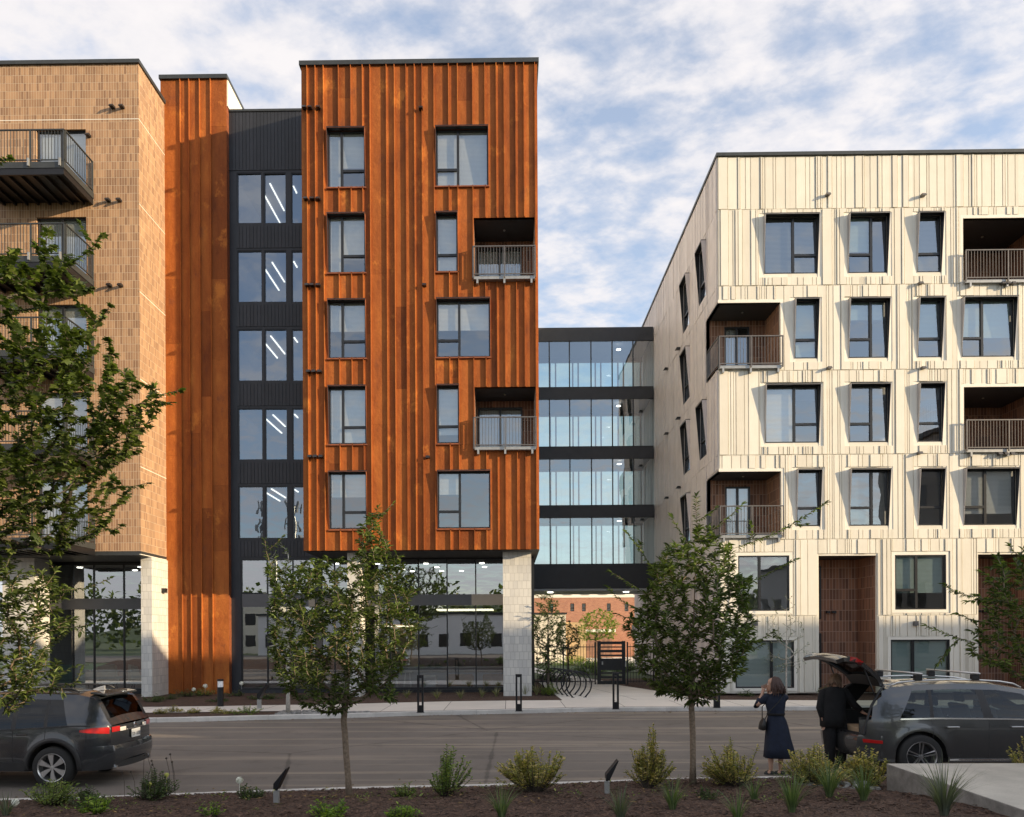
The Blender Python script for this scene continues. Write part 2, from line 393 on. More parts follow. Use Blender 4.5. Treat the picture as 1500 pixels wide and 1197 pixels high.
nA = noise(nt, mp.outputs[0], 0.9, 3, 0.5, 0.0)
nB = noise(nt, mp.outputs[0], 8.5, 6, 0.58, 0.1)
dens = math_n(nt, 'ADD', math_n(nt, 'MULTIPLY', nA, 0.75), math_n(nt, 'MULTIPLY', nB, 0.85))
lowsky = math_n(nt, 'MULTIPLY', math_n(nt, 'POWER', math_n(nt, 'SUBTRACT', 1.0, math_n(nt, 'MAXIMUM', sp.outputs[2], 0.0)), 4.0), 0.30)
leftw = math_n(nt, 'MULTIPLY', math_n(nt, 'MAXIMUM', math_n(nt, 'MULTIPLY', sp.outputs[0], -1.0), 0.0), 0.22)
fwd = math_n(nt, 'MULTIPLY', math_n(nt, 'MINIMUM', math_n(nt, 'ADD', sp.outputs[1], 0.25), 0.0), 0.30)   # clearer sky behind the camera
dens = math_n(nt, 'ADD', math_n(nt, 'ADD', math_n(nt, 'ADD', dens, lowsky), leftw), fwd)
mask = ramp(nt, dens, [(0.64, (0.25,)*3), (0.75, (0.50,)*3), (0.86, (0.84,)*3), (0.97, (1,)*3)])
ccol = mixc(nt, 1.0, ramp(nt, nB, [(0.35, (.80, .81, .82)), (0.62, (.90, .895, .875))]), (10.0, 10.0, 10.0), 'MULTIPLY')
CLOUD = 1.0
skyc = mixc(nt, 1.0, sky.outputs[0], (3.0, 2.95, 3.05), 'MULTIPLY')
# the veil of cloud glows around the low sun
sv = nt.nodes.new('ShaderNodeVectorMath'); sv.operation = 'DOT_PRODUCT'; L(nt, tc.outputs['Generated'], sv.inputs[0]); sv.inputs[1].default_value = tuple(-sd)
glow = math_n(nt, 'ADD', 1.0, math_n(nt, 'MULTIPLY', math_n(nt, 'POWER', math_n(nt, 'MAXIMUM', sv.outputs['Value'], 0.0), 2.5), 0.7))
gcb = nt.nodes.new('ShaderNodeCombineXYZ'); L(nt, glow, gcb.inputs[0]); L(nt, math_n(nt, 'MULTIPLY', glow, .97), gcb.inputs[1]); L(nt, math_n(nt, 'POWER', glow, .9), gcb.inputs[2])
ccol = mixc(nt, 1.0, ccol, gcb.outputs[0], 'MULTIPLY')
fin = mixc(nt, mask, skyc, ccol)
L(nt, fin, bg.inputs[0]); bg.inputs[1].default_value = 0.070
SC.view_settings.view_transform = 'Standard'; SC.view_settings.look = 'None'; SC.view_settings.exposure = 0.62; SC.view_settings.gamma = 1
SC.cycles.max_bounces = 8; SC.cycles.transparent_max_bounces = 16; SC.cycles.caustics_reflective = False; SC.cycles.caustics_refractive = False
SC.cycles.sample_clamp_indirect = 6
SC.cycles.use_denoising = True
# ================================================================= BUILDINGS
def Tfront(Y): return lambda u, d, z: (u, Y - d, z)
def Tleft(X): return lambda u, d, z: (X - d, u, z)       # facade facing -X, u runs along Y
def Tright(X): return lambda u, d, z: (X + d, u, z)      # facade facing +X

def wall(T, u0, u1, z0, z1, holes, depth, name, mat, parent, top=True):
    """a wall skin with openings, reveals of the given depth"""
    mb = MB()
    us = sorted({u0, u1, *[min(max(h[i], u0), u1) for h in holes for i in (0, 1)]})
    zs = sorted({z0, z1, *[min(max(h[i], z0), z1) for h in holes for i in (2, 3)]})
    for a, b in zip(us, us[1:]):
        for c, d in zip(zs, zs[1:]):
            mu, mz = (a+b)/2, (c+d)/2
            if any(h[0] < mu < h[1] and h[2] < mz < h[3] for h in holes): continue
            mb.quad(T(a,0,c), T(b,0,c), T(b,0,d), T(a,0,d))
    for h in holes:
        a, b, c, d = max(h[0], u0), min(h[1], u1), h[2], h[3]
        if a > u0 + 1e-4: mb.quad(T(a,0,c), T(a,-depth,c), T(a,-depth,d), T(a,0,d))
        if b < u1 - 1e-4: mb.quad(T(b,0,c), T(b,-depth,c), T(b,-depth,d), T(b,0,d))
        mb.quad(T(a,0,c), T(b,0,c), T(b,-depth,c), T(a,-depth,c)); mb.quad(T(a,0,d), T(b,0,d), T(b,-depth,d), T(a,-depth,d))
    return mb.build(name, mat, parent)

def sub_iv(z0, z1, cuts):
    iv = [(z0, z1)]
    for c, d in cuts:
        nv = []
        for a, b in iv:
            if d <= a or c >= b: nv.append((a, b)); continue
            if c > a: nv.append((a, c))
            if d < b: nv.append((d, b))
        iv = nv
    return iv
def strip(mb, T, ua, ub, d, z0, z1, holes, gap=0.0):
    cutu = sorted({ua, ub, *[x for h in holes for x in (h[0], h[1]) if ua < x < ub]})
    for a, b in zip(cutu, cutu[1:]):
        if b - a < 0.012: continue
        mu = (a+b)/2
        for c, e in sub_iv(z0, z1, [(h[2], h[3]) for h in holes if h[0] < mu < h[1]]):
            if e - c < 0.03: continue
            n = len(mb.v)
            mb.v += [T(a,0.001,c),T(b,0.001,c),T(b,d,c),T(a,d,c),T(a,0.001,e),T(b,0.001,e),T(b,d,e),T(a,d,e)]
            mb.f += [(n,n+3,n+2,n+1),(n+4,n+5,n+6,n+7),(n+1,n+2,n+6,n+5),(n+2,n+3,n+7,n+6),(n+3,n,n+4,n+7)]
def boards(T, u0, u1, bands, holes, name, mat, parent, rnd, ds=(.028, .034, .055), gap=.014):
    mb = MB()
    for z0, z1 in bands:
        u = u0; d = ds[0]
        while u < u1 - 0.02:
            r = rnd.random()
            wd = rnd.uniform(.26, .40) if r < .30 else (rnd.uniform(.15, .22) if r < .6 else rnd.uniform(.07, .11))
            wd = min(wd, u1-u)
            d = rnd.choice(ds)
            if wd < .05: break
            strip(mb, T, u + gap, u + wd - gap, d, z0 + .014, z1 - .014, holes)
            u += wd
    return mb.build(name, mat, parent)

def window(T, u0, u1, z0, z1, parent, layout='L', div=.45, tr=.33, blind='blind', cover=1.0, hood=0, hoodmat='trim', inset=.08, label=None, glass='glass', fw=.05, trim=0):
    """layout: which side carries the small lower light ('L','R','N' none, 'S' single with transom, 'O' single open)"""
    f = MB(); fd0, fd1 = -inset, -inset + .07
    f.tbox(T, u0, u0+fw, fd0, fd1, z0, z1).tbox(T, u1-fw, u1, fd0, fd1, z0, z1)
    f.tbox(T, u0+fw, u1-fw, fd0, fd1, z0, z0+fw).tbox(T, u0+fw, u1-fw, fd0, fd1, z1-fw, z1)
    zt = z0 + (z1-z0)*tr; um = u0 + (u1-u0)*div; mw = .045
    if layout in 'LRN':
        f.tbox(T, um-mw, um+mw, fd0, fd1+.004, z0+fw, z1-fw)
    if layout == 'L': f.tbox(T, u0+fw, um-mw, fd0, fd1+.002, zt-mw, zt+mw)
    if layout == 'R': f.tbox(T, um+mw, u1-fw, fd0, fd1+.002, zt-mw, zt+mw)
    if layout == 'S': f.tbox(T, u0+fw, u1-fw, fd0, fd1+.002, zt-mw, zt+mw)
    fr = f.build('window', M['frame'], parent)
    if label: fr['label'] = label
    g = MB(); dg = -inset + .02
    cells = []
    if layout in 'LRN':
        a = [(u0+fw, um-mw)], [(um+mw, u1-fw)]
        for side, (ua, ub) in (('L', (u0+fw, um-mw)), ('R', (um+mw, u1-fw))):
            if layout == side: cells += [(ua, ub, z0+fw, zt-mw), (ua, ub, zt+mw, z1-fw)]
            else: cells.append((ua, ub, z0+fw, z1-fw))
    elif layout == 'S': cells = [(u0+fw, u1-fw, z0+fw, zt-mw), (u0+fw, u1-fw, zt+mw, z1-fw)]
    else: cells = [(u0+fw, u1-fw, z0+fw, z1-fw)]
    for a, b, c, d in cells:
        e1, e2 = R.uniform(-.007, .007), R.uniform(-.007, .007)
        g.quad(T(a, dg+e1, c), T(b, dg-e1, c), T(b, dg-e1+e2, d), T(a, dg+e1+e2, d))
    g.build('pane', M[glass], fr)
    if blind:
        b = MB()
        for k, (ua, ub) in enumerate([(u0+fw, um), (um, u1-fw)] if layout in 'LRN' else [(u0+fw, u1-fw)]):
            cv = cover if not isinstance(cover, tuple) else cover[k % len(cover)]
            if cv <= 0: continue
            b.tbox(T, ua+.01, ub-.01, -inset-.09, -inset-.08, z1-fw-(z1-z0-2*fw)*cv, z1-.01)
            b.tbox(T, ua+.005, ub-.005, -inset-.11, -inset-.05, z1-.09, z1-.012)
        if b.v: b.build('blind', M[blind], fr)
    if hood:
        h = MB(); k = .014
        def cheek(ua, ub):
            n = len(h.v)
            h.v += [T(ua,0.0,z0-.02),T(ub,0.0,z0-.02),T(ua,0.0,z1+k),T(ub,0.0,z1+k),T(ua,hood,z1+k),T(ub,hood,z1+k),T(ua,.02,z0-.02),T(ub,.02,z0-.02)]
            h.f += [(n,n+2,n+4,n+6),(n+1,n+7,n+5,n+3),(n+6,n+4,n+5,n+7),(n+2,n+3,n+5,n+4),(n,n+6,n+7,n+1)]
        cheek(u0-k, u0-.004); cheek(u1+.004, u1+k)
        h.tbox(T, u0-.004, u1+.004, 0, hood-.003, z1+.002, z1+k)
        h.build("hood", M[hoodmat], fr)
        l = MB()
        for ua, ub in ((u0-.003, u0+.004), (u1-.004, u1+.003)):
            n = len(l.v)
            l.v += [T(ua,0,z0),T(ub,0,z0),T(ua,0,z1),T(ub,0,z1),T(ua,hood-.006,z1),T(ub,hood-.006,z1),T(ua,.018,z0),T(ub,.018,z0)]
            l.f += [(n,n+2,n+4,n+6),(n+1,n+7,n+5,n+3),(n+6,n+4,n+5,n+7),(n,n+6,n+7,n+1)]
        l.tbox(T, u0-k, u1+k, 0, hood+.002, z1+k+.001, z1+k+.03); l.tbox(T, u0+.004, u1-.004, 0, hood-.008, z1-.006, z1+.001)
        l.build('hood_lining', M['frame'], fr)
    if trim:
        t = MB(); w = trim
        t.tbox(T, u0-w, u0, .0, .03, z0-w, z1+w).tbox(T, u1, u1+w, .0, .03, z0-w, z1+w)
        t.tbox(T, u0, u1, 0, .03, z0-w, z0).tbox(T, u0, u1, 0, .03, z1, z1+w)
        t.build('surround', M['trim'], fr)
    return fr

def railing(T, u0, u1, d, z0, z1, parent, name='railing', sides=(0, 0), post=True, pitch=.11, mat='rail', brackets=None):
    """rail panel at distance d in front of the facade plus returns to distance sides[i]"""
    m = MB(); t = .02
    def run(P, a, b):
        m.tbox(P, a, b, -.025, .025, z1-.04, z1); m.tbox(P, a, b, -.018, .018, z0, z0+.035)
        n = max(1, int((b-a)/pitch))
        for i in range(1, n):
            u = a + (b-a)*i/n; m.tbox(P, u-.008, u+.008, -.008, .008, z0+.035, z1-.04)
        k = max(1, round((b-a)/1.3))
        for i in range(k+1):
            u = a + (b-a)*i/k; u = min(max(u, a+.022), b-.022); m.tbox(P, u-.022, u+.022, -.022, .022, z0-.12, z1-.002)
    run(lambda u, dd, z: T(u, d+dd, z), u0, u1)
    for s, uu in ((0, u0), (1, u1)):
        if sides[s] is not None and sides[s] < d - .1:
            run(lambda u, dd, z, uu=uu: T(uu + dd, u, z), sides[s], d-.03)
    return m.build(name, M[mat], parent)

def vent(T, u, z, parent, mat='frame', s=.09, name='vent_hood'):
    m = MB()
    m.tbox(T, u-s*.6, u+s*.6, 0.0, .17, z, z+s*.7)
    n = len(m.v); m.v += [T(u-s*.6,.17,z),T(u+s*.6,.17,z),T(u+s*.6,.17,z+s*.7),T(u-s*.6,.17,z+s*.7),T(u-s*.6,.24,z-.02),T(u+s*.6,.24,z-.02)]
    m.f += [(n+3,n+2,n+5,n+4),(n+4,n+5,n+1,n),(n,n+3,n+4),(n+1,n+5,n+2)]
    return m.build(name, M[mat], parent)

def interior(X0, X1, Y0, Y1, floors, parent, mat='inwall', zt=None):
    m = MB()
    for z in floors: m.box(X0, X1, Y0, Y1, z-.15, z+.15)
    m.box(X0, X1, Y1, Y1+.1, floors[0], floors[-1])
    x = X0 + 3.3
    while x < X1 - 2:
        m.box(x, x+.12, Y0+.01, Y1-.01, floors[0]+.16, floors[-1]-.16) if False else None
        x += 4
    return m.build('interior', M[mat], parent)

# ---------------------------------------------------------------- steel clad building (centre)
YF = 28.0
xl = XZ(443, 450, YF)[0]; xr = XZ(788.5, 450, YF)[0]
ztop = XZ(600, 96, YF)[1]; zbot = XZ(600, 806, YF)[1]
rust = empty('apartment_building', (0, YF, 0), 'tall rust orange steel clad apartment building with fins, raised on pale shingled columns', 'building')
T = Tfront(YF)
def R4(px0, px1, py0, py1, Y=YF):
    a = XZ(px0, py0, Y); b = XZ(px1, py1, Y)
    c = XZ(px0, py1, Y); d = XZ(px1, py0, Y)
    return ((a[0]+c[0])/2, (b[0]+d[0])/2, (b[1]+c[1])/2, (a[1]+d[1])/2)
wl = [(478,532,190,273),(480,534,315,399),(481,535.5,441,524),(483,536.5,567,650),(484.5,537.5,692,775)]
wr = [(635,711.5,191,275),(640,671,316,399),(640,718,441,524),(641,673,567,650),(643.5,720.5,692,774)]
rw = [R4(*p) for p in wl] + [R4(*p) for p in wr]
# snap columns/rows so that the openings line up as built
def snap(ws, idx):
    for col in idx:
        u0 = sum(ws[i][0] for i in col)/len(col)
        for i in col: ws[i] = (u0, u0 + (ws[i][1]-ws[i][0]), ws[i][2], ws[i][3])
    return ws
rw = snap(rw, [(0,1,2,3,4), (5,6,7,8,9)])
for i in range(5):
    z0 = (rw[i][2]+rw[i+5][2])/2; z1 = (rw[i][3]+rw[i+5][3])/2
    rw[i] = (rw[i][0], rw[i][0]+1.4, z0, z1); rw[i+5] = (rw[i+5][0], rw[i+5][1], z0, z1)
b1 = R4(694, 790, 319, 410); b2 = R4(697, 792, 567, 658)
bals = [(b1[0], xr-.12, b1[2]+.05, b1[3]), (b1[0], xr-.12, b2[2]+.05, b2[3])]
holes = rw + bals
wall(T, xl, xr, zbot, ztop, holes, .14, 'facade', M['corten_trim'], rust)
fins = [450,462,474,496,514,531,542,566,577.7,594.6,607,618,635.5,657,670,692,710,726.6,738,755,767,783]
fx = [XZ(p, 94+8, YF)[0] for p in fins]
edges = [xl] + fx + [xr]
pm = MB()
for a, b in zip(edges, edges[1:]):
    z = zbot; 
    cuts = []
    while z < ztop:
        h = R.uniform(2.6, 6.2); z2 = min(ztop, z+h)
        if ztop - z2 < 1: z2 = ztop
        strip(pm, T, a+.004, b-.004, .010+R.uniform(0, .006), z+.002, z2-.002, holes)
        z = z2
pm.build('steel_panels', M['corten'], rust)
fm = MB()
for x in fx:
    for h in [None]:
        strip(fm, T, x-.013, x+.013, .10, zbot, ztop, holes)
# extra short seams under the windows
fm.build('fin', M['corten'], rust)['label'] = 'standing vertical fins of the steel cladding'
cm = MB(); cm.box(xl-.06, xr+.06, YF-.11, YF+13, ztop, ztop+.16); cm.build('roof_coping', M['coping'], rust)
sm = MB()
sm.box(xl-.0, xl+.12, YF+.15, YF+13, zbot, ztop); sm.box(xl, xr, YF+12.9, YF+13, zbot, ztop); sm.box(xl+.12, xr-.12, YF+.15, YF+12.9, ztop-.1, ztop-.01)
sm.build('side_walls', M['corten'], rust); sm = MB(); sm.box(xr-.12, xr, YF+.15, YF+12.89, zbot, ztop-.001); sm.build('courtyard_bounce_wall', M['clad'], rust)  # cream put on this unseen side to bounce light onto the facade opposite
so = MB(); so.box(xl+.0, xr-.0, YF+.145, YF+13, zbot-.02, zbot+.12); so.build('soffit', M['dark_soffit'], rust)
fl = [XZ(600, p, YF)[1] for p in (787, 661, 535, 409, 284)]
im = MB()
for z in fl[1:]: im.box(xl+.13, xr-.13, YF+.15, YF+5, z-.15, z+.12)
im.box(xl+.13, xr-.13, YF+5, YF+5.1, zbot+.2, ztop-.2)
for x in (xl+3.1, ): im.box(x, x+.12, YF+.16, YF+5, zbot+.2, ztop-.2)
im.build('interior', M['inwall'], rust)
lay = [('R',.37,.30,'blind',(1,.62)),('R',.37,.30,'blind',(1,.75)),('R',.37,.30,'blind',(.5,.5)),('R',.37,.30,'blind',1.0),('R',.37,.30,'blind',(.42,.42)),
       ('L',.42,.30,'blind',(1.0,1.0)),('S',.5,.30,'blind',1.0),('L',.42,.30,'blind',(.5,.5)),('S',.5,.30,'blind',.85),('L',.42,.30,'blind',(.38,.0))]
for wnd, (ly, dv, trr, bl, cv) in zip(rw, lay):
    window(T, *wnd, rust, ly, dv, trr, bl, cv, hood=.19, hoodmat='corten_trim', inset=.10)
    s = MB(); s.tbox(T, wnd[0]-.04, wnd[1]+.04, .0, .10, wnd[2]-.07, wnd[2]-.022); s.build('sill', M['corten_trim'], rust)
# recessed balconies
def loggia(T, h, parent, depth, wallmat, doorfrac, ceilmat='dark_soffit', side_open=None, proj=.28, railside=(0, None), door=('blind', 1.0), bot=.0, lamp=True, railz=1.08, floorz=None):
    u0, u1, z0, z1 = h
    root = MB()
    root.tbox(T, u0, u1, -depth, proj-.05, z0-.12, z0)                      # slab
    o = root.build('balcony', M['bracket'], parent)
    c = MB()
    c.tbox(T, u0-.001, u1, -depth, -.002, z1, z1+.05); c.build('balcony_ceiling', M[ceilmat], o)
    b = MB()
    dz = z1 - .25; du0 = u0 + (u1-u0)*doorfrac[0]; du1 = u0 + (u1-u0)*doorfrac[1]
    b.tbox(T, u0, du0, -depth-.1, -depth, z0, z1); b.tbox(T, du1, u1, -depth-.1, -depth, z0, z1); b.tbox(T, du0, du1, -depth-.1, -depth, dz, z1)
    if side_open != 'L': b.tbox(T, u0-.1, u0-.002, -depth, -.145, z0, z1)
    if side_open != 'R': b.tbox(T, u1+.002, u1+.1, -depth, -.145, z0, z1)
    b.build('balcony_wall', M[wallmat], o)
    T2 = lambda u, d, z: T(u, d - depth, z)
    d = MB(); fw = .06; um = (du0+du1)/2
    d.tbox(T2, du0, du0+fw, -.08, .02, z0, dz).tbox(T2, du1-fw, du1, -.08, .02, z0, dz).tbox(T2, um-.04, um+.04, -.08, .02, z0, dz-fw)
    d.tbox(T2, du0+fw, du1-fw, -.08, .02, dz-fw, dz)
    d.build('sliding_door', M['frame'], o)
    g = MB(); g.quad(T2(du0+fw, -.04, z0), T2(du1-fw, -.04, z0), T2(du1-fw, -.04, dz-fw), T2(du0+fw, -.04, dz-fw)); g.build('door_glass', M['glass'], o)
    if door[0]:
        q = MB(); n = int((du1-du0-2*fw)/.09)
        for i in range(n):
            ua = du0+fw + (du1-du0-2*fw)*i/n
            if i/n > door[1]: break
            q.tbox(T2, ua, ua+.08, -.16-.02*(i % 2), -.15-.02*(i % 2), z0+.02, dz-fw)
        q.build('vertical_blinds', M['blind' if door[0] == 'blind' else door[0]], o)
    railing(T, u0-.03, u1+.03 if side_open != 'R' else u1+.05, proj, z0+.02, z0+railz, o, sides=railside, mat='rail')
    k = MB()
    for f in (.06, .5, .94):
        uu = u0 + (u1-u0)*f
        MB().tbox(T, uu-.035, uu+.035, -.0, proj-.03, z0-.28, z0-.122).build('bracket', M['bracket'], o)
    if lamp:
        e = MB(); uu = (u0+u1)/2; p = T(uu, -depth*.5, z1); e.lathe([(0, z1-.03), (.045, z1-.03), (.045, z1-.001)], (p[0], p[1], 0), n=10); e.build('ceiling_light', M['bracket'], o)
    return o
for i, h in enumerate(bals):
    loggia(T, h, rust, 1.7, 'tilewall', (.03, .80), door=('blind', 1.0))
for px, py in ((447,162),(455,162),(467,162),(449,295),(458,295),(467,295),(451,421),(458,421),(467,421),(453,547),(461,547),(469,547),(455,671),(463,671),(471,671),(617,163),(622,421),(627,672)):
    x, z = XZ(px, py, YF); vent(T, x, z, rust, 'frame', .12)
# columns under it
for p0, p1, Yc in ((509, 527, 28.55), (737, 778.5, 28.6)):
    x0, x1 = XZ(p0, 900, Yc)[0], XZ(p1, 900, Yc)[0]
    c = MB(); c.box(x0, x1, Yc, Yc+1.05, 0.1, zbot-.02); c.build('column', M['column'], rust)

# ---------------------------------------------------------------- ground floor glazing shared by wing + centre (front plane YG)
YG = 30.6
wing = empty('stair_block', (-9, YG, 0), 'narrow charcoal clad stair block with five stacked windows between rust tower and steel clad building', 'building')
Tw = Tfront(YG)
wx0 = XZ(336, 500, YG)[0]; wx1 = XZ(470, 500, YG)[0]; wtop = XZ(390, 164, YG)[1]
rows = [(253,327.5),(367,443),(482,558.5),(598,674),(712,789)]
wholes = []; wcols = [(348,384.5),(387.5,420.5),(427.5,461)]
for y0, y1 in rows:
    for a, b in wcols: wholes.append(R4(a, b, y0, y1, YG))
for i, cidx in enumerate(([0,3,6,9,12],[1,4,7,10,13],[2,5,8,11,14])):
    u0 = sum(wholes[k][0] for k in cidx)/5; u1 = sum(wholes[k][1] for k in cidx)/5
    for k in cidx: wholes[k] = (u0, u1, wholes[k][2], wholes[k][3])
gx0 = XZ(353, 900, YG)[0]; gx1 = XZ(463, 900, YG)[0]; zg1 = XZ(390, 819, YG)[1]; zg0 = .25
zt0 = XZ(390, 889, YG)[1]; zt1 = XZ(390, 870, YG)[1]
ghole = (gx0, gx1, zg0, zg1)
wall(Tw, wx0, wx1, .1, wtop, wholes+[ghole], .12, 'facade', M['charcoal'], wing)
bandsz = []
prev = zg1
for y0, y1 in rows[::-1]:
    bandsz.append((prev+.1, XZ(390, y1, YG)[1]-.1)); prev = XZ(390, y0, YG)[1]
bandsz.append((prev+.1, wtop))
for z0, z1 in bandsz:
    u = wx0 + .3 if z1 != wtop else wx0+.02
    bm_ = MB()
    while u < wx1:
        strip(bm_, Tw, u, u+.13, .022, z0, z1, []); u += .145
    bm_.build('ribbed_panel', M['charcoal'], wing)
cm = MB(); cm.box(wx0, wx1, YG-.06, YG+8, wtop, wtop+.09); cm.build('roof_coping', M['coping'], wing)
sm = MB(); sm.box(wx0, wx0+.1, YG+.13, YG+8, .1, wtop); sm.box(wx0+.1, wx1, YG+7.9, YG+8, .1, wtop); sm.build('side_walls', M['charcoal'], wing)
im = MB()
for (y0, y1) in rows:
    zf = XZ(390, y1, YG)[1]; zc = XZ(390, y0, YG)[1]
    im.box(wx0+.1, wx1, YG+.15, YG+6, zc+.06, zc+.28)
im.box(wx0+.1, wx1, YG+.15, YG+6, zg1+.1, zg1+.3)
im.box(wx0+.1, wx1, YG+6, YG+6.1, zg1, wtop-.3); im.box(wx0+.1, wx0+.2, YG+.15, YG+6, zg1+.1, wtop-.3)
im.box(wx1-.02, wx1+.08, YG+.15, YG+6, zg1+.1, wtop-.3)
im.build('interior', M['stairwall'], wing)
for h in wholes:
    window(Tw, *h, wing, 'O', blind=None, inset=.09, fw=.035, glass='glass_clear')
for k, (y0, y1) in enumerate(rows):
    zc = XZ(390, y0, YG)[1]
    l = MB()
    zc += .055
    for (xa, ya, yb) in ((wx0+1.42, YG+.8+.25*(k%2), YG+2.8), (wx0+.93, YG+1.6, YG+3.9-.3*(k%3)), (wx0+2.35, YG+1.0, YG+1.5)):
        l.box(xa, xa+.05, ya, yb, zc-.04, zc)
    l.build('strip_light', M['lamp'], wing)
def glazing(T, u0, u1, z0, z1, nm, zt, parent, fw=.05, tband='greyframe', glass='glass_lobby', inset=.06):
    f = MB(); g = MB()
    f.tbox(T, u0, u0+fw, -inset-.06, -inset+.04, z0, z1).tbox(T, u1-fw, u1, -inset-.06, -inset+.04, z0, z1)
    f.tbox(T, u0+fw, u1-fw, -inset-.06, -inset+.04, z0, z0+.08).tbox(T, u0+fw, u1-fw, -inset-.06, -inset+.04, z1-fw, z1)
    for u in nm:
        f.tbox(T, u-.025, u+.025, -inset-.06, -inset+.045, z0+.08, zt[0]); f.tbox(T, u-.025, u+.025, -inset-.06, -inset+.045, zt[1], z1-fw)
    fr = f.build('glazed_wall', M['frame'], parent)
    b = MB(); b.tbox(T, u0+fw, u1-fw, -inset-.06, -inset+.05, zt[0], zt[1]); b.build('transom_panel', M[tband], fr)
    us = [u0+fw] + list(nm) + [u1-fw]
    for a, c in zip(us, us[1:]):
        for za, zb in ((z0+.08, zt[0]), (zt[1], z1-fw)):
            e1 = R.uniform(-.003, .003); e2 = R.uniform(-.003, .003)
            g.quad(T(a, -inset+e1, za), T(c, -inset-e1, za), T(c, -inset-e1+e2, zb), T(a, -inset+e1+e2, zb))
    g.build('pane', M[glass], fr); return fr
glazing(Tw, gx0, gx1, zg0, zg1, [XZ(391.5, 900, YG)[0], XZ(429, 900, YG)[0]], (zt0, zt1), wing)
# centre lobby
lx0 = XZ(466, 900, YG)[0]; lx1 = XZ(740, 900, YG)[0]; lz1 = XZ(600, 818, YG)[1]
glazing(Tw, lx0, xr-.25, .25, lz1, [XZ(p, 900, YG)[0] for p in (490, 529, 571, 613, 655, 697, 739)], (XZ(600, 887, YG)[1], XZ(600, 871, YG)[1]), rust)
lb = MB()
lb.box(lx0, xr-.15, YG-.05, YG+.1, .08, .25)
lb.box(lx0, xr-.15, YG-.05, YG+.1, lz1, zbot-.03)
lb.box(xr-.24, xr-.12, YG-.1, YG+10, .1, zbot-.03); lb.build('lobby_wall', M['frame'], rust)
li = MB()
li.box(wx0+.1, xr-.25, YG+.12, YG+8, .05, .16)
li.build('lobby_floor', M['concrete'], rust)
li = MB(); li.box(lx0-.3, xr-.25, YG+8, YG+8.1, .16, zbot-.1); li.box(wx0+.1, wx0+.2, YG+.12, YG+7.8, .16, zg1+.1)
li.build('lobby_back_wall', M['greyframe'], rust)
li = MB(); li.box(wx1-.0, xr-.25, YG+.12, YG+8, lz1+.02, lz1+.1); li.box(wx1, xr-.25, YG+.9, YG+8, zt0+.2, zt0+.32); li.build('lobby_ceiling', M['greyframe'], rust)
for i, (px, py, dy) in enumerate([(493,841,2),(553,836,2.2),(624,836,2.2),(706,836,2.2),(640,849,4),(577,849,4),(710,848,4),(647,856,6),(604,860,6),(676,859,6),(590,856,5)]):
    x = PY(px, py, YG+dy)[0]; l = MB(); l.lathe([(0, 0), (.11, 0), (.11, .03)], (x, YG+dy, lz1-.02), n=12); l.build('downlight', M['lamp_soft'], rust)

# ---------------------------------------------------------------- rust tower
YT = 30.35
tower = empty('steel_clad_tower', (-13, YT, 0), 'narrow full height rust steel tower beside the tan brick building', 'tower')
Tt = Tfront(YT)
tx0 = XZ(248, 560, YT)[0] - .3; tx1 = XZ(334, 560, YT)[0]; tz1 = XZ(290, 117, YT)[1]
pm = MB(); tf = [XZ(p, 560, YT)[0] for p in (266.5, 279.5, 295, 311)]
ed = [tx0] + tf + [tx1]
for a, b in zip(ed, ed[1:]):
    z = .1
    while z < tz1:
        z2 = min(tz1, z + R.uniform(2.4, 5.5)); z2 = tz1 if tz1-z2 < 1 else z2
        strip(pm, Tt, a+.004, b-.004, .01+R.uniform(0, .006), z+.002, z2-.002, []); z = z2
pm.build('steel_panels', M['corten'], tower)
fm = MB()
for x in tf: strip(fm, Tt, x-.013, x+.013, .09, .1, tz1, [])
fm.build('fin', M['corten'], tower)
bx = MB(); bx.box(tx0, tx1, YT, YT+5, .1, tz1); bx.build('core', M['corten_trim'], tower)
cm = MB(); cm.box(tx0-.03, tx1+.05, YT-.1, YT+5, tz1, tz1+.16); cm.build('roof_coping', M['coping'], tower)
sk = MB(); sk.box(tx1+.001, tx1+.04, YT+.02, YT+5, wtop+.1, tz1-.001); sk.build('side_cladding', M['clad'], tower)

# ---------------------------------------------------------------- tan brick building (left)
YB = 28.2
brick = empty('apartment_building', (-20, YB, 0), 'tan brick apartment building at the far left with hanging steel balconies', 'building')
Tb = Tfront(YB); bx1 = XZ(204.5, 450, YB)[0]; bx0 = -34.0
bz1 = XZ(100, 95, YB)[1]; bz0 = XZ(100, 808, YB)[1]
levels = [XZ(60, 234, 26.3)[1]-.0]
sp_ = 3.31
lv = [levels[0] - i*sp_ for i in range(5)]
bh = []
dx0 = XZ(53, 300, YB)[0]; dx1 = XZ(126, 300, YB)[0]
for z in lv: bh.append((dx0, dx1, z+.05, z+2.35)); bh.append((dx0-7.2, dx1-7.2, z+.05, z+2.35))
wall(Tb, bx0, bx1, bz0, bz1, bh, .2, 'facade', M['brick'], brick)
Ts = Tright(bx1)
wall(Ts, YB, YT+.8, bz0, bz1, [], .2, 'side_facade', M['brick'], brick)
cm = MB(); cm.box(bx0, bx1+.06, YB-.08, YB+10, bz1, bz1+.14); cm.build('roof_coping', M['coping'], brick); cm = MB(); cm.box(bx0, bx1-.001, YB+.01, YB+10, bz0-.15, bz0); cm.build('soffit', M['coping'], brick)
jm = MB()
for py in (176, 0):
    if py: z = XZ(100, py, YB)[1]; jm.box(bx0, bx1+.004, YB-.004, YB+2.3, z, z+.025)
for k in range(5): jm.box(bx1-.05, bx1+.004, YB+.0, YT, lv[k]-.5, lv[k]-.475)
jm.build('movement_joint', M['trim'], brick)
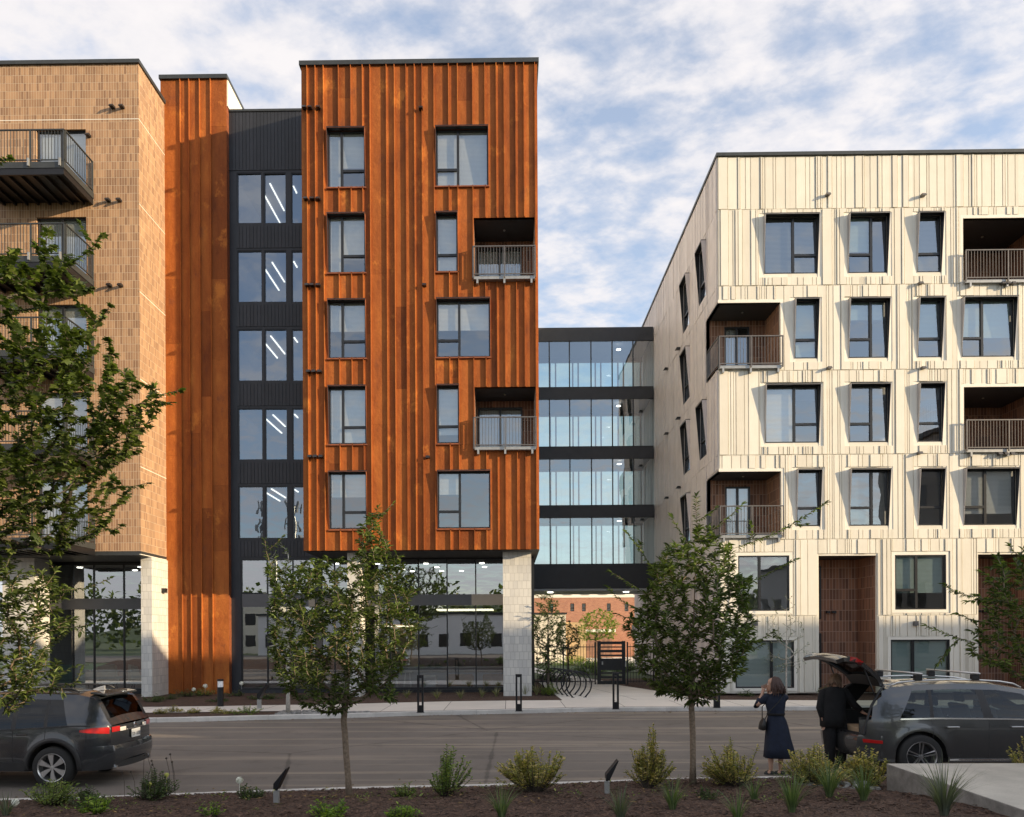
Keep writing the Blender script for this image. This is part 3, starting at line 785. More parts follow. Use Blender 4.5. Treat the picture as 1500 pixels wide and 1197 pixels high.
im = MB(); im.box(bx0, bx1-.3, YB+4, YB+4.1, bz0, bz1)
for z in lv: im.box(bx0, bx1-.3, YB+.25, YB+4, z-.2, z)
im.build('interior', M['inwall'], brick)
bu1 = XZ(137, 300, YB)[0]; bu0 = bu1 - 3.6
for z in lv:
    for off in (0, -7.2):
        s = MB(); s.box(bu0+off, bu1+off, YB-1.9, YB-.01, z-.42, z-.30)
        for k in range(8):
            uu = bu0+off + .2 + k*.43; s.box(uu, uu+.07, YB-1.84, YB-.02, z-.52, z-.42)
        s.box(bu0+off, bu1+off, YB-1.9, YB-1.82, z-.52, z-.42) ; s.box(bu1+off-.06, bu1+off, YB-1.82, YB-.01, z-.52, z-.42)
        o = s.build('balcony', M['blackmetal'], brick)
        s = MB(); s.box(bu0+off+.01, bu1+off+.02, YB-1.92, YB-.01, z-.298, z-.08); s.build('slab_edge', M['coping'], o)
        railing(Tb, bu0+off, bu1+off, 1.86, z, z+1.1, o, sides=(None, .04), mat='coping')
        k = MB()
        for f in (.04, .35, .66, .97):
            uu = bu0+off + 3.6*f; MB().box(uu-.03, uu+.03, YB-1.99, YB-1.93, z-.25, z+.02).build('bracket', M['bracket'], o)
for i in range(0, 10, 2):
    for off in (0, 1):
        h = bh[i+off]
        wd = window(Tb, *h, brick, 'N', .5, .3, 'blind', (1.0, .9), inset=.16)
for px, py in ((166,160),(180,160),(160,296.5),(176,296.5),(162,421),(178,421),(131,202)):
    x, z = XZ(px, py, YB); vent(Tb, x, z, brick, 'frame', .12)
# its ground floor
c = MB(); cxr = bx1+.05
c.box(cxr-.42, cxr, 28.95, 30.7, .1, bz0-.15); c.build('column', M['column'], brick)
c = MB(); x0 = XZ(5, 900, 29)[0]; x1 = XZ(52, 900, 29)[0]; c.box(x0, x1, 28.95, 29.9, .1, bz0-.15); c.build('column', M['column'], brick)
lg = MB(); x = XZ(251, 1000, 30.2)[0]
s = MB(); s.box(cxr, cxr+.16, 29.75, 29.95, 4.2, 4.38); s.build('wall_light', M['frame'], brick)
gz = XZ(150, 826, YG)[1]
glazing(Tw, -24, cxr-.45, .25, gz, [XZ(p, 900, YG)[0] for p in (20, 65, 106, 137, 181)], (XZ(100, 893, YG)[1], XZ(100, 877, YG)[1]), brick)
s = MB(); s.box(-24, cxr-.42, YG-.02, YG+.1, gz, bz0-.16); s.box(-24, cxr-.42, YG-.02, YG+.1, .1, .25); s.build('lobby_fascia', M['frame'], brick)
s = MB(); s.box(-24, tx0, YG+.12, YG+7, .05, .16); s.build('lobby_floor', M['concrete'], brick)
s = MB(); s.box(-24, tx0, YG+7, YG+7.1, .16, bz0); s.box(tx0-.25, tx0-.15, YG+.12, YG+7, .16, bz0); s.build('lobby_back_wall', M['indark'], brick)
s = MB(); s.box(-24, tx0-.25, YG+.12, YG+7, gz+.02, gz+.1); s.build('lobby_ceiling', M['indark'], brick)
for px, py, dy in ((117,843,1.5),(198,855,3),(206,843,1.5)):
    x = PY(px, py, YG+dy)[0]; l = MB(); l.lathe([(0, 0), (.11, 0), (.11, .03)], (x, YG+dy, gz-.02), n=12); l.build('downlight', M['lamp_soft'], brick)

# ---------------------------------------------------------------- glazed link bridge
YL = 40.7; YL2 = 43.95
link = empty('link_bridge', (4.5, YL, 0), 'four storey glazed link bridge with charcoal bands between the orange and cream buildings', 'bridge')
Tl = Tfront(YL)
lx0, lxr = .6, PY(957, 600, YL)[0] + .0
bands = [(480,499),(568,584),(655,671.5),(741,757.5),(827,862)]
bz = [(XZ(880, b, YL)[1], XZ(880, a, YL)[1]) for a, b in bands]
s = MB()
for a, b in bz: s.tbox(Tl, lx0, lxr, -.3, .05, a, b)
s.build('fascia_band', M['charcoal'], link)
s = MB()
for k, (a, b) in enumerate(bz):
    s.box(lx0, lxr, YL+.3, YL2, max(a, b-.45), b - .02)
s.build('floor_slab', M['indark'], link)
s = MB()
for a, b in bz: s.box(lx0, lxr, YL2, YL2+.15, a + .02, b)
s.build('rear_fascia', M['charcoal'], link)
f = MB(); rb = MB(); g = MB(); g2 = MB()
mull = [XZ(p, 620, YL)[0] for p in (805, 834.5, 866, 897, 927.5)]
for (a, b), (c, d) in zip(bz[1:], bz):
    for u in mull: f.tbox(Tl, u-.03, u+.03, -.02, .06, b, c)
    f.tbox(Tl, lx0, lxr, -.02, .06, c-.05, c); f.tbox(Tl, lx0, lxr, -.02, .06, b, b+.04)
    us = [lx0]+mull+[lxr]
    for p, q in zip(us, us[1:]):
        e1 = R.uniform(-.004, .004); e2 = R.uniform(-.004, .004)
        g.quad(Tl(p, .02+e1, b), Tl(q, .02-e1, b), Tl(q, .02-e1+e2, c), Tl(p, .02+e1+e2, c))
    x = lx0+.6; k = 0
    while x < lxr:
        rb.box(x-.04, x+.04, YL2, YL2+.08, b-.3, d); x += .32 if k % 2 == 0 else 1.0; k += 1
    g2.quad((lx0, YL2+.05, b-.3), (lxr, YL2+.05, b-.3), (lxr, YL2+.05, d), (lx0, YL2+.05, d))
f.build('mullions', M['frame'], link); rb.build('rear_mullions', M['frame'], link)
M['glass_link'] = M_glass('link_glass', (0.60, 0.68, 0.72), refl=0.26)
M['glass_teal'] = M_glass('teal_glass', (0.62, 0.80, 0.76), refl=0.05)
g.build('pane', M['glass_link'], link); g2.build('rear_pane', M['glass_teal'], link)
for k, (px, py) in enumerate(((906,513),(906,596),(907,679.5),(907,762))):
    p = PY(px, py, YL+1.2); z = bz[k][0] - .03
    l = MB(); l.lathe([(0, z-.02), (.13, z-.02), (.13, z)], (p[0], p[1], 0), n=12); l.build('downlight', M['lamp_soft'], link)
s = MB(); s.box(lx0, lxr, YL+.0, YL2+.4, bz[4][0]-.12, bz[4][0]-.005); s.build('soffit', M['inwall'], link)
for px, py in ((806, 864), (917, 866)):
    p = PY(px, py, YL+1.0); l = MB(); z = bz[4][0]-.14; l.lathe([(0, z-.02), (.16, z-.02), (.16, z)], (p[0], p[1], 0), n=12); l.build('downlight', M['lamp_soft'], link)

# ---------------------------------------------------------------- cream building (right)
YW = 28.4
white = empty('apartment_building', (14, YW, 0), 'cream board clad apartment building at the right with tapered window hoods', 'building')
Tc = Tfront(YW); wx0 = XZ(1051.5, 450, YW)[0]; wx1 = 27.5
wzt = XZ(1250, 228, YW)[1]; WD = 19.0
W = []   # windows with (rect, layout, div, blind, cover)
def addw(p, ly, dv, bl, cv, gl='glass'): W.append((R4(*p, YW), ly, dv, bl, cv, gl))
addw((1119,1197,317,400), 'R', .55, 'blind_dark', (1,1)); addw((1241,1298,317,400), 'L', .60, 'blind_teal', (.6,.0)); addw((1342,1377.5,317,400), 'S', .5, 'blind_dark', 1.0)
addw((1163.5,1197,440,524), 'S', .5, 'blind_teal', 1.0); addw((1241.5,1299,440,524), 'L', .58, 'blind_teal', (.3,.3)); addw((1343,1378.5,440,524), 'S', .5, 'blind_teal', .7); addw((1408.5,1485,440,524), 'L', .40, 'blind_teal', (.65,.65))
addw((1120.5,1199,565,648), 'R', .55, 'blind', (1,0)); addw((1243.5,1301,565,648), 'L', .58, 'blind', (.0,0)); addw((1344.5,1380,565,648), 'S', .5, 'blind', .0)
addw((1166.5,1201,689,770), 'S', .5, 'blind_dark', .45); addw((1246.5,1303,689,770), 'L', .58, 'blind_dark', (1,1)); addw((1346.5,1381,689,770), 'S', .5, 'blind_teal', .0); addw((1411.5,1488,689,770), 'L', .42, 'blind', (.8,.8))
rowz = {}
groups = [(0,1,2),(3,4,5,6),(7,8,9),(10,11,12,13)]
for gidx in groups:
    z0 = sum(W[i][0][2] for i in gidx)/len(gidx); z1 = sum(W[i][0][3] for i in gidx)/len(gidx)
    for i in gidx: W[i] = ((W[i][0][0], W[i][0][1], z0, z1),) + W[i][1:]
for cidx in ((1,4,8,11),(2,5,9,12)):
    u0 = sum(W[i][0][0] for i in cidx)/len(cidx); u1 = sum(W[i][0][1] for i in cidx)/len(cidx)
    for i in cidx: W[i] = ((u0, u1) + W[i][0][2:],) + W[i][1:]
# continue the rhythm beyond the frame
extra = []
for gi, i in ((0, 1), (1, 4), (2, 8), (3, 11)):
    r = W[i][0]; extra.append(((r[0]+10.2, r[1]+10.2, r[2], r[3]), 'L', .58, 'blind', (.6,.6), 'glass'))
W2 = []  # ground windows without hoods
W2.append((R4(1081,1156,814,895,YW), 'N', .42, 'blind_dark', (.15,.15))); W2.append((R4(1310.5,1385.5,813,893,YW), 'L', .42, 'blind_teal', (.7,.7)))
W2.append((R4(1077,1163,938,1008,YW), 'N', .62, 'blind_teal', 1.0)); W2.append((R4(1304.5,1391,937,1008,YW), 'N', .38, 'blind_teal', 1.0))
bal = [R4(1053,1143,444,537,YW), R4(1055,1145,691,784,YW), R4(1410,1503,320,412,YW), R4(1414,1507,567,659,YW)]
bal = [(wx0+.0, bal[0][1], bal[0][2], bal[0][3]), (wx0+.0, bal[0][1], bal[1][2], bal[1][3]), (bal[2][0], bal[2][0]+3.1, bal[2][2], bal[2][3]), (bal[2][0], bal[2][0]+3.1, bal[3][2], bal[3][3])]
ent = [R4(1199.5,1284.5,814,1012,YW), R4(1433,1517,812,1012,YW)]
ent = [(e[0], e[1], .2, e[3]) for e in ent]
holes = [w_[0] for w_ in W] + [e[0] for e in extra] + [w_[0] for w_ in W2] + bal + ent
wall(Tc, wx0, wx1, .2, wzt, holes, .12, 'facade', M['clad'], white)
def grow(h, l, r, b, t): return (h[0]-l, h[1]+r, h[2]-b, h[3]+t)
kh = [grow(w_[0], .17, .17, .14, .14) for w_ in W] + [grow(e[0], .17, .17, .14, .14) for e in extra] + [grow(w_[0], .14, .14, .14, .14) for w_ in W2] + [grow(b, .1, .1, .12, .12) for b in bal] + [grow(e, .04, .04, .0, .08) for e in ent]
seam = [XZ(1280, p, YW)[1] for p in (229, 305.5, 417.5, 542, 665.5, 789.5, 901.5)] + [.22]
bnd = [(b, a) for a, b in zip(seam, seam[1:])]
boards(Tc, wx0+.02, wx1, bnd, kh, 'board_cladding', M['clad'], white, random.Random(21))
class TB(MB):
    def tbox(s, *a):
        MB().tbox(*a).build('opening_trim', M['trim'], white); return s
t = TB()
for b in bal:
    t.tbox(Tc, b[0]-(.1 if b[0] > wx0+.1 else 0), b[1]+.1, .002, .035, b[3], b[3]+.12); t.tbox(Tc, b[1], b[1]+.1, .002, .035, b[2]-.12, b[3])
    if b[0] > wx0+.1: t.tbox(Tc, b[0]-.1, b[0], .002, .035, b[2]-.12, b[3])
for w_ in W:
    r = w_[0]; t.tbox(Tc, r[0]-.17, r[0]-.016, .0015, .012, r[2]-.14, r[3]+.14); t.tbox(Tc, r[1]+.016, r[1]+.17, .0015, .012, r[2]-.14, r[3]+.14)
for z in seam[1:7]: t.tbox(Tc, wx0-.002, wx1, .0015, .016, z-.010, z+.010) if False else None
for r, ly, dv, bl, cv, gl in W + extra:
    window(Tc, *r, white, ly, dv, .33, bl, cv, hood=.24, hoodmat='hoodshade', inset=.09, glass=gl)
for r, ly, dv, bl, cv in W2:
    window(Tc, *r, white, ly, dv, .36, bl, cv, inset=.06, trim=.12)
for i, b in enumerate(bal):
    if i < 2: loggia(Tc, b, white, 1.6, 'tilewall', (.30, .72), side_open='L', proj=.22, railside=(-1.5, None), door=('blind', 1.0 if i else .5))
    else: loggia(Tc, b, white, 2.6, 'tilewall', (.0, .36), proj=.22, railside=(None, None), door=('blind', .9))
# entries
for e in ent:
    m_ = MB(); u0, u1, z0, z1 = e
    m_.tbox(Tc, u0-.1, u1+.1, -1.7, -1.6, z0, z1); m_.tbox(Tc, u0-.1, u0-.002, -1.6, -.125, z0, z1); m_.tbox(Tc, u1+.002, u1+.1, -1.6, -.125, z0, z1)
    o = m_.build('entry_recess', M['tilewall'], white)
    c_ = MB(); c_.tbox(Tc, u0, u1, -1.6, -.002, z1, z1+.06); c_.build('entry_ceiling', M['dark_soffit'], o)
    T3 = lambda u, d, z: Tc(u, d-1.6, z)
    window(T3, u0+.02, u0+.72, z0+.1, z0+2.25, white, 'O', blind='blind_teal', cover=.6, inset=-.02)
    window(T3, u0+.02, u0+.72, z1-2.35, z1-.25, white, 'O', blind='blind_dark', cover=.3, inset=-.02)
    v_ = MB(); uu = (u0+u1)/2
    v_.tbox(T3, uu-.16, uu-.02, .0, .12, 3.25, 3.33).tbox(T3, uu+.06, uu+.22, .0, .12, 3.25, 3.33); v_.build('vent_hood', M['frame'], white)
for px, py in ((1211,289),(1350,290),(1346,418.5),(1213,542),(1350,542),(1345,666)):
    x, z = XZ(px, py, YW); vent(Tc, x, z, white, 'rail', .12)
for px, py in ((1473,418.5),(1481,418.5),(1466,418.5),(1461,667),(1470,667),(1479,667)):
    x, z = XZ(px, py, YW); vent(Tc, x, z, white, 'rail', .12)
for px, py in ((1339,914),(1105,914)):
    x, z = XZ(px, py, YW); m_ = MB(); m_.tbox(Tc, x-.07, x+.07, .05, .2, z-.07, z+.1); m_.build('wall_light', M['greyframe'], white)
cm = MB(); cm.box(wx0-.05, wx1, YW-.1, YW+WD, wzt, wzt+.12); cm.build('roof_coping', M['coping'], white)
# side facade
Tsd = Tleft(wx0)
SW = []
for x0, x1, y0, y1 in ((1021.5,1034,350,440),(1023.5,1036,588,671),(998.5,1010,402,482),(999,1010.5,509,587),(1000,1011.5,617,692),(1001,1012,724,796)):
    pa = PX(x0, (y0+y1)/2, wx0); pb = PX(x1, (y0+y1)/2, wx0)
    SW.append([pb[1], pa[1]])
near = (sum(SW[i][0] for i in (0,1))/2, sum(SW[i][1] for i in (0,1))/2); far = (sum(SW[i][0] for i in (2,3,4,5))/4, sum(SW[i][1] for i in (2,3,4,5))/4)
rz = [W[g[0]][0][2:] for g in groups]
near = (near[0], near[0]+1.05); far = (far[0], far[0]+1.15)
side = [(near[0], near[1], *rz[0]), (near[0], near[1], *rz[2]), (far[0], far[1], *rz[0]), (far[0], far[1], *rz[1]), (far[0], far[1], *rz[2]), (far[0], far[1], *rz[3])]
op = [(YW, YW+1.6, b[2], b[3]) for b in bal[:2]]
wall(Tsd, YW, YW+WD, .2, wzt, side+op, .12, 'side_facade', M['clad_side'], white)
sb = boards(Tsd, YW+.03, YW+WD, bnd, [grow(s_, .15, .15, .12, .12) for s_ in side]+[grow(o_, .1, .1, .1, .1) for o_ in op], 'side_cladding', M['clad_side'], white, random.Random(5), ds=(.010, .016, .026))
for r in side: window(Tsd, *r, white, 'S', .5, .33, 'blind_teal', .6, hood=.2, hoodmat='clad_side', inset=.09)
for z in seam[2:6]:
    for yy in (34.6, 37.2):
        vent(Tsd, yy, z-.02, white, 'frame', .14)
m_ = MB(); m_.box(wx0+.13, wx1, YW+WD-.1, YW+WD, .2, wzt); m_.box(wx1-.1, wx1, YW+.13, YW+WD-.1, .2, wzt); m_.box(wx0+.13, wx1-.1, YW+.13, YW+WD-.1, wzt-.12, wzt-.02)
m_.build('rear_walls', M['clad'], white)
m_ = MB()
for z in seam[2:7]: m_.box(wx0+2.6, wx1-.1, YW+2.75, YW+4.5, z-.3, z-.05)
m_.box(wx0+2.6, wx1-.1, YW+4.5, YW+4.6, .2, wzt-.2)
m_.build('interior', M['inwall'], white)
# ================================================================= GROUND
def interp(tab, x):
    if x <= tab[0][0]: return tab[0][1]
    for (a, b), (c, d) in zip(tab, tab[1:]):
        if x <= c:
            t = (x-a)/(c-a); t2 = t*t*(3-2*t)*.5 + t*.5; return b + (d-b)*t2
    return tab[-1][1]
NEAR = [(-60, 5.0), (-20, 9.0), (-7.2, 10.6), (-1.5, 11.45), (3.9, 12.1), (8, 12.35), (60, 12.5)]
FAR = [(-60, 19.0), (-20, 20.3), (-10.1, 21.2), (-5.7, 22.0), (-2.1, 22.9), (3.4, 23.8), (9.6, 23.9), (60, 23.9)]
SWF = [(-60, 20.4), (-20, 21.8), (-10.1, 22.7), (-6.4, 23.1), (-4.4, 22.6), (-3.2, 22.85), (3.4, 23.98), (60, 24.1)]   # front edge of the pavement
SWB = [(-60, 23), (-12, 24.5), (-6, 25.2), (-2.1, 26.2), (1.0, 26.5), (7, 26.4), (12, 25.9), (60, 25.9)]
def yn(x): return interp(NEAR, x)
def yfr(x): return interp(FAR, x)
def ys(x): return interp(SWF, x)
def yb(x): return interp(SWB, x)
def xs_(a, b, n): return [a + (b-a)*i/n for i in range(n+1)]
g = MB(); g.quad((-900,-700,-.06),(900,-700,-.06),(900,1200,-.06),(-900,1200,-.06)); tag(g.build('ground', M['grassland']), kind='structure')
g = MB(); X = xs_(-60, 60, 160)
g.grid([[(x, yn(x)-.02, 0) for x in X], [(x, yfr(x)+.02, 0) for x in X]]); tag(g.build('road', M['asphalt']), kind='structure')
# road runs on to the right and left
def kerb(f, w0, w1, name, z=.13):
    k = MB(); r = []
    for off, zz in ((w0, -.02), (w0, z-.015), (w0+(.015 if w1 > w0 else -.015), z), (w1, z), (w1, -.02)): r.append([(x, f(x)+off, zz) for x in X])
    nseg = 0; x = -40.0
    while x < 40:
        sg = [x+.006 + (2.988)*i/4 for i in range(5)]
        rr2 = []
        for off, zz in ((w0, -.02), (w0, z-.015), (w0+(.015 if w1 > w0 else -.015), z), (w1, z), (w1, -.02)): rr2.append([(q, f(q)+off, zz) for q in sg])
        k.grid(rr2); x += 3.0
    tag(k.build(name, M['kerb']), kind='structure')
kerb(yn, 0, -.15, 'kerb'); kerb(yfr, 0, .14, 'kerb')
# pavement in separate bays with open joints
m = MB(); xb = [-40]
while xb[-1] < 34: xb.append(xb[-1] + 1.9)
for a, b in zip(xb, xb[1:]):
    a2, b2 = a+.008, b-.008; mid = (a+b)/2
    for lo, hi in ((0, 1),):
        ya, yb_ = max(ys(a2), yfr(a2)+.142), max(ys(b2), yfr(b2)+.142)
        n = len(m.v); sk = .0
        m.v += [(a2, ya, .135), (b2, yb_, .135), (b2, yb(b2), .135), (a2, yb(a2), .135)]; m.f.append((n, n+1, n+2, n+3))
tag(m.build('sidewalk', M['concrete']), kind='structure')
m = MB(); m.grid([[(x, yfr(x)+.1, .118) for x in X], [(x, 40, .118) for x in X]]); tag(m.build('planting_bed', M['mulch']), kind='structure')
# entrance path between the buildings
m = MB()
def pathx(y):   # left and right edges
    return (PZ(822, 1024, .13)[0] + (y-26.2)*-.04, 7.1 - max(0, (y-27))*.28)
yy = 26.3
while yy < 36:
    l0, r0 = pathx(yy); l1, r1 = pathx(yy+1.75)
    c0 = l0+(r0-l0)/2; c1 = l1+(r1-l1)/2
    for (a, b, c, d) in ((l0, c0, c1, l1), (c0, r0, r1, c1)):
        m.poly([(a+.01, yy+.01, .138), (b-.01, yy+.01, .138), (c-.01, yy+1.74, .138), (d+.01, yy+1.74, .138)])
    yy += 1.75
for k in range(22):    # winding courtyard walk
    y0 = 36.8 + k*1.6; f = lambda y: (3.4 - 2.6*math.sin((y-36.8)/13.0), 5.0 - 3.2*math.sin((y-36.8)/13.0))
    a, b = f(y0); c, d = f(y0+1.58)
    m.poly([(a, y0, .138), (b, y0, .138), (d, y0+1.58, .138), (c, y0+1.58, .138)])
tag(m.build('path', M['concrete']), kind='structure')
m = MB(); m.box(-8, 40, 40.01, 74, -.05, .117); tag(m.build('courtyard', M['grassland']), kind='structure')
m = MB(); m.box(-30, 40, 62, 79.5, .12, .128); tag(m.build('courtyard_paving', M['concrete']), kind='structure')
# foreground bed, rising toward the viewer
def bedz(x, y):
    t = min(1, max(0, (yn(x)-.15-y)/4.2)); n = math.sin(x*1.7+y*2.1)*.03 + math.sin(x*.6-y*1.3+1)*.04
    return .12 + .52*t**.85 + n*min(1, t*4)
m = MB(); rows_ = []
xs = [-30 + i*.25 for i in range(200)]
for j in range(60):
    t = j/59; rows_.append([(x, (yn(x)-.14)*(1-t) + 1.0*t, 0) for x in xs])
rr = random.Random(3)
rows_ = [[(x, y, bedz(x, y) + rr.uniform(-.012, .012)) for x, y, _ in r] for r in rows_]
m.grid(rows_); tag(m.build('planting_bed', M['mulch'], smooth=True), kind='structure')
m = MB()
for i in range(9000):
    x = rr.uniform(-7.5, 6.6); y = yn(x) - .16 - rr.random()**1.1*4.6
    z = bedz(x, y); a = rr.uniform(0, PI); l = rr.uniform(.012, .045); w_ = rr.uniform(.004, .010); tl = rr.uniform(-.3, .3)
    dx, dy = math.cos(a)*l, math.sin(a)*l; ex, ey = -math.sin(a)*w_, math.cos(a)*w_
    z += .008
    m.poly([(x-dx-ex, y-dy-ey, z-tl*l), (x+dx-ex, y+dy-ey, z+tl*l), (x+dx+ex, y+dy+ey, z+tl*l+.006), (x-dx+ex, y-dy+ey, z-tl*l+.006)])
tag(m.build('mulch_chips', M['chip']), kind='stuff')
M['litter'] = M_simple('fallen_leaves', (0.34, 0.22, 0.08), .8, 0, .4, 9, isl=.6)
m = MB()
for i in range(700):
    x = rr.uniform(-9, 12)
    if i % 3 == 0: y = yn(x) + abs(rr.gauss(0, .5)); z = .006
    elif i % 3 == 1: y = yfr(x) - abs(rr.gauss(0, .35)); z = .006
    else: y = yn(x) - .2 - rr.random()*3.5; z = bedz(x, y)+.03
    a = rr.uniform(0, 6.28); l = rr.uniform(.02, .045); w_ = l*.45
    c_, s_ = math.cos(a), math.sin(a)
    m.poly([(x-c_*l, y-s_*l, z), (x+s_*w_, y-c_*w_, z+.008), (x+c_*l, y+s_*l, z+.002), (x-s_*w_, y+c_*w_, z+.012)])
tag(m.build('fallen_leaves', M['litter']), kind='stuff')
# stones
def rocks(name, pts, mat):
    m = MB()
    for x, y, z, s in pts:
        n = len(m.v); q = [rr.uniform(.7, 1.2) for _ in range(8)]
        c = [(-1,-1,-.5),(1,-1,-.5),(1,1,-.5),(-1,1,-.5),(-.7,-.7,.5),(.7,-.7,.5),(.7,.7,.5),(-.7,.7,.5)]
        m.v += [(x+a*s*k, y+b*s*k, z+d*s*k) for (a, b, d), k in zip(c, q)]
        m.f += [(n,n+3,n+2,n+1),(n+4,n+5,n+6,n+7),(n,n+1,n+5,n+4),(n+1,n+2,n+6,n+5),(n+2,n+3,n+7,n+6),(n+3,n,n+4,n+7)]
    return tag(m.build(name, mat), kind='stuff')
pts = []
for i in range(420):
    x = rr.uniform(-7.0, -4.2); y0 = yfr(x)+.18; y = rr.uniform(y0, max(y0+.1, ys(x)-.05)); pts.append((x, y, .14, rr.uniform(.025, .06)))
M['stone'] = M_simple('grey_stones', (0.34, 0.33, 0.31), 0.85, 0, .2, 8, isl=.5)
rocks('river_stones', pts, M['stone'])
rocks('bed_stones', [(4.25+rr.uniform(-.5, .5), 9.9+rr.uniform(-.25, .25), bedz(4.2, 9.9)+.01, rr.uniform(.02, .045)) for i in range(60)], M['stone'])
# raised concrete terrace at lower right
m = MB(); zt = .75; yb0 = 9.65; x0 = 4.82
n = len(m.v)
m.box(x0, 14, 1, yb0, zt-.0, zt+.0001); 
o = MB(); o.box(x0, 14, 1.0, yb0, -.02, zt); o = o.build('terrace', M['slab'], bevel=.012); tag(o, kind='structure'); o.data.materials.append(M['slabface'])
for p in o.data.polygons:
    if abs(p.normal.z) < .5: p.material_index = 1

# ================================================================= VEGETATION
def leaf_mesh(P, D, U, Ln, Wd, kind='lance'):
    """numpy leaf cloud: P base, D direction, U normal-ish, all (n,3)"""
    D = D/np.linalg.norm(D, axis=1, keepdims=True)
    S = np.cross(D, U); S /= np.linalg.norm(S, axis=1, keepdims=True)+1e-9
    Nn = np.cross(S, D)
    Ln = Ln[:, None]; Wd = Wd[:, None]
    if kind == 'lance':
        pts = [(0,0,0),(.3,.5,.10),(.65,.42,.06),(1,0,-.12),(.65,-.42,.06),(.3,-.5,.10),(.5,0,-.02)]
        fc = [(0,6,1),(1,6,2),(2,6,3),(0,5,6),(5,4,6),(4,3,6)]
    elif kind == 'maple':
        pts = [(0,0,0),(.10,.42,.0),(.32,.30,.03),(.55,.62,-.05),(.62,.24,.03),(1,0,-.08),(.62,-.24,.03),(.55,-.62,-.05),(.32,-.30,.03),(.10,-.42,.0),(.4,0,.03)]
        fc = [(0,10,2,1),(2,10,4,3),(4,10,6,5),(6,10,8,7),(8,10,0,9)]
    else:
        pts = [(0,0,0),(.5,.5,.08),(1,0,-.05),(.5,-.5,.08)]; fc = [(0,2,1),(0,3,2)]
    V = np.stack([P + D*a*Ln + S*b*Wd + Nn*c*Ln for a, b, c in pts], axis=1)
    n, k = V.shape[:2]
    faces = []
    base = np.arange(n)*k
    F = [tuple((b + np.array(f)).tolist()) for b in base for f in fc]
    return V.reshape(-1, 3), F
def leaves_obj(name, arrs, mat, parent, kind='lance'):
    P, D, U, Ln, Wd = [np.array(a, float) for a in arrs]
    V, F = leaf_mesh(P, D, U, Ln, Wd, kind)
    w_ = wloc(parent) if parent else Vector((0,0,0))
    V = V - np.array([w_.x, w_.y, w_.z])
    me = bpy.data.meshes.new(name); me.from_pydata(V.tolist(), [], F); me.materials.append(mat)
    o = bpy.data.objects.new(name, me); COL.objects.link(o)
    if parent: o.parent = parent
    return o
def add_leaf(A, rnd, p, tw, side, ln, droop=.35, spread=.9, wr=.3):
    t = Vector(tw).normalized(); h = t.cross(Vector((0,0,1)))
    h = h.normalized() if h.length > .1 else Vector((math.cos(side*3+p[0]*9), math.sin(p[1]*9), 0)).normalized()
    a = rnd.uniform(-.7, .7); out = (h*math.cos(a) + t.cross(h)*math.sin(a))*side
    d = t*rnd.uniform(.5, 1.0) + out*spread*rnd.uniform(.7, 1.2) + Vector((0,0,-droop*rnd.uniform(.3, 1.4)))
    u = Vector((rnd.uniform(-.5, .5), rnd.uniform(-.5, .5), 1))
    l = ln*rnd.uniform(.65, 1.15)
    A[0].append(tuple(p)); A[1].append(tuple(d)); A[2].append(tuple(u)); A[3].append(l); A[4].append(l*wr*rnd.uniform(.85, 1.15))
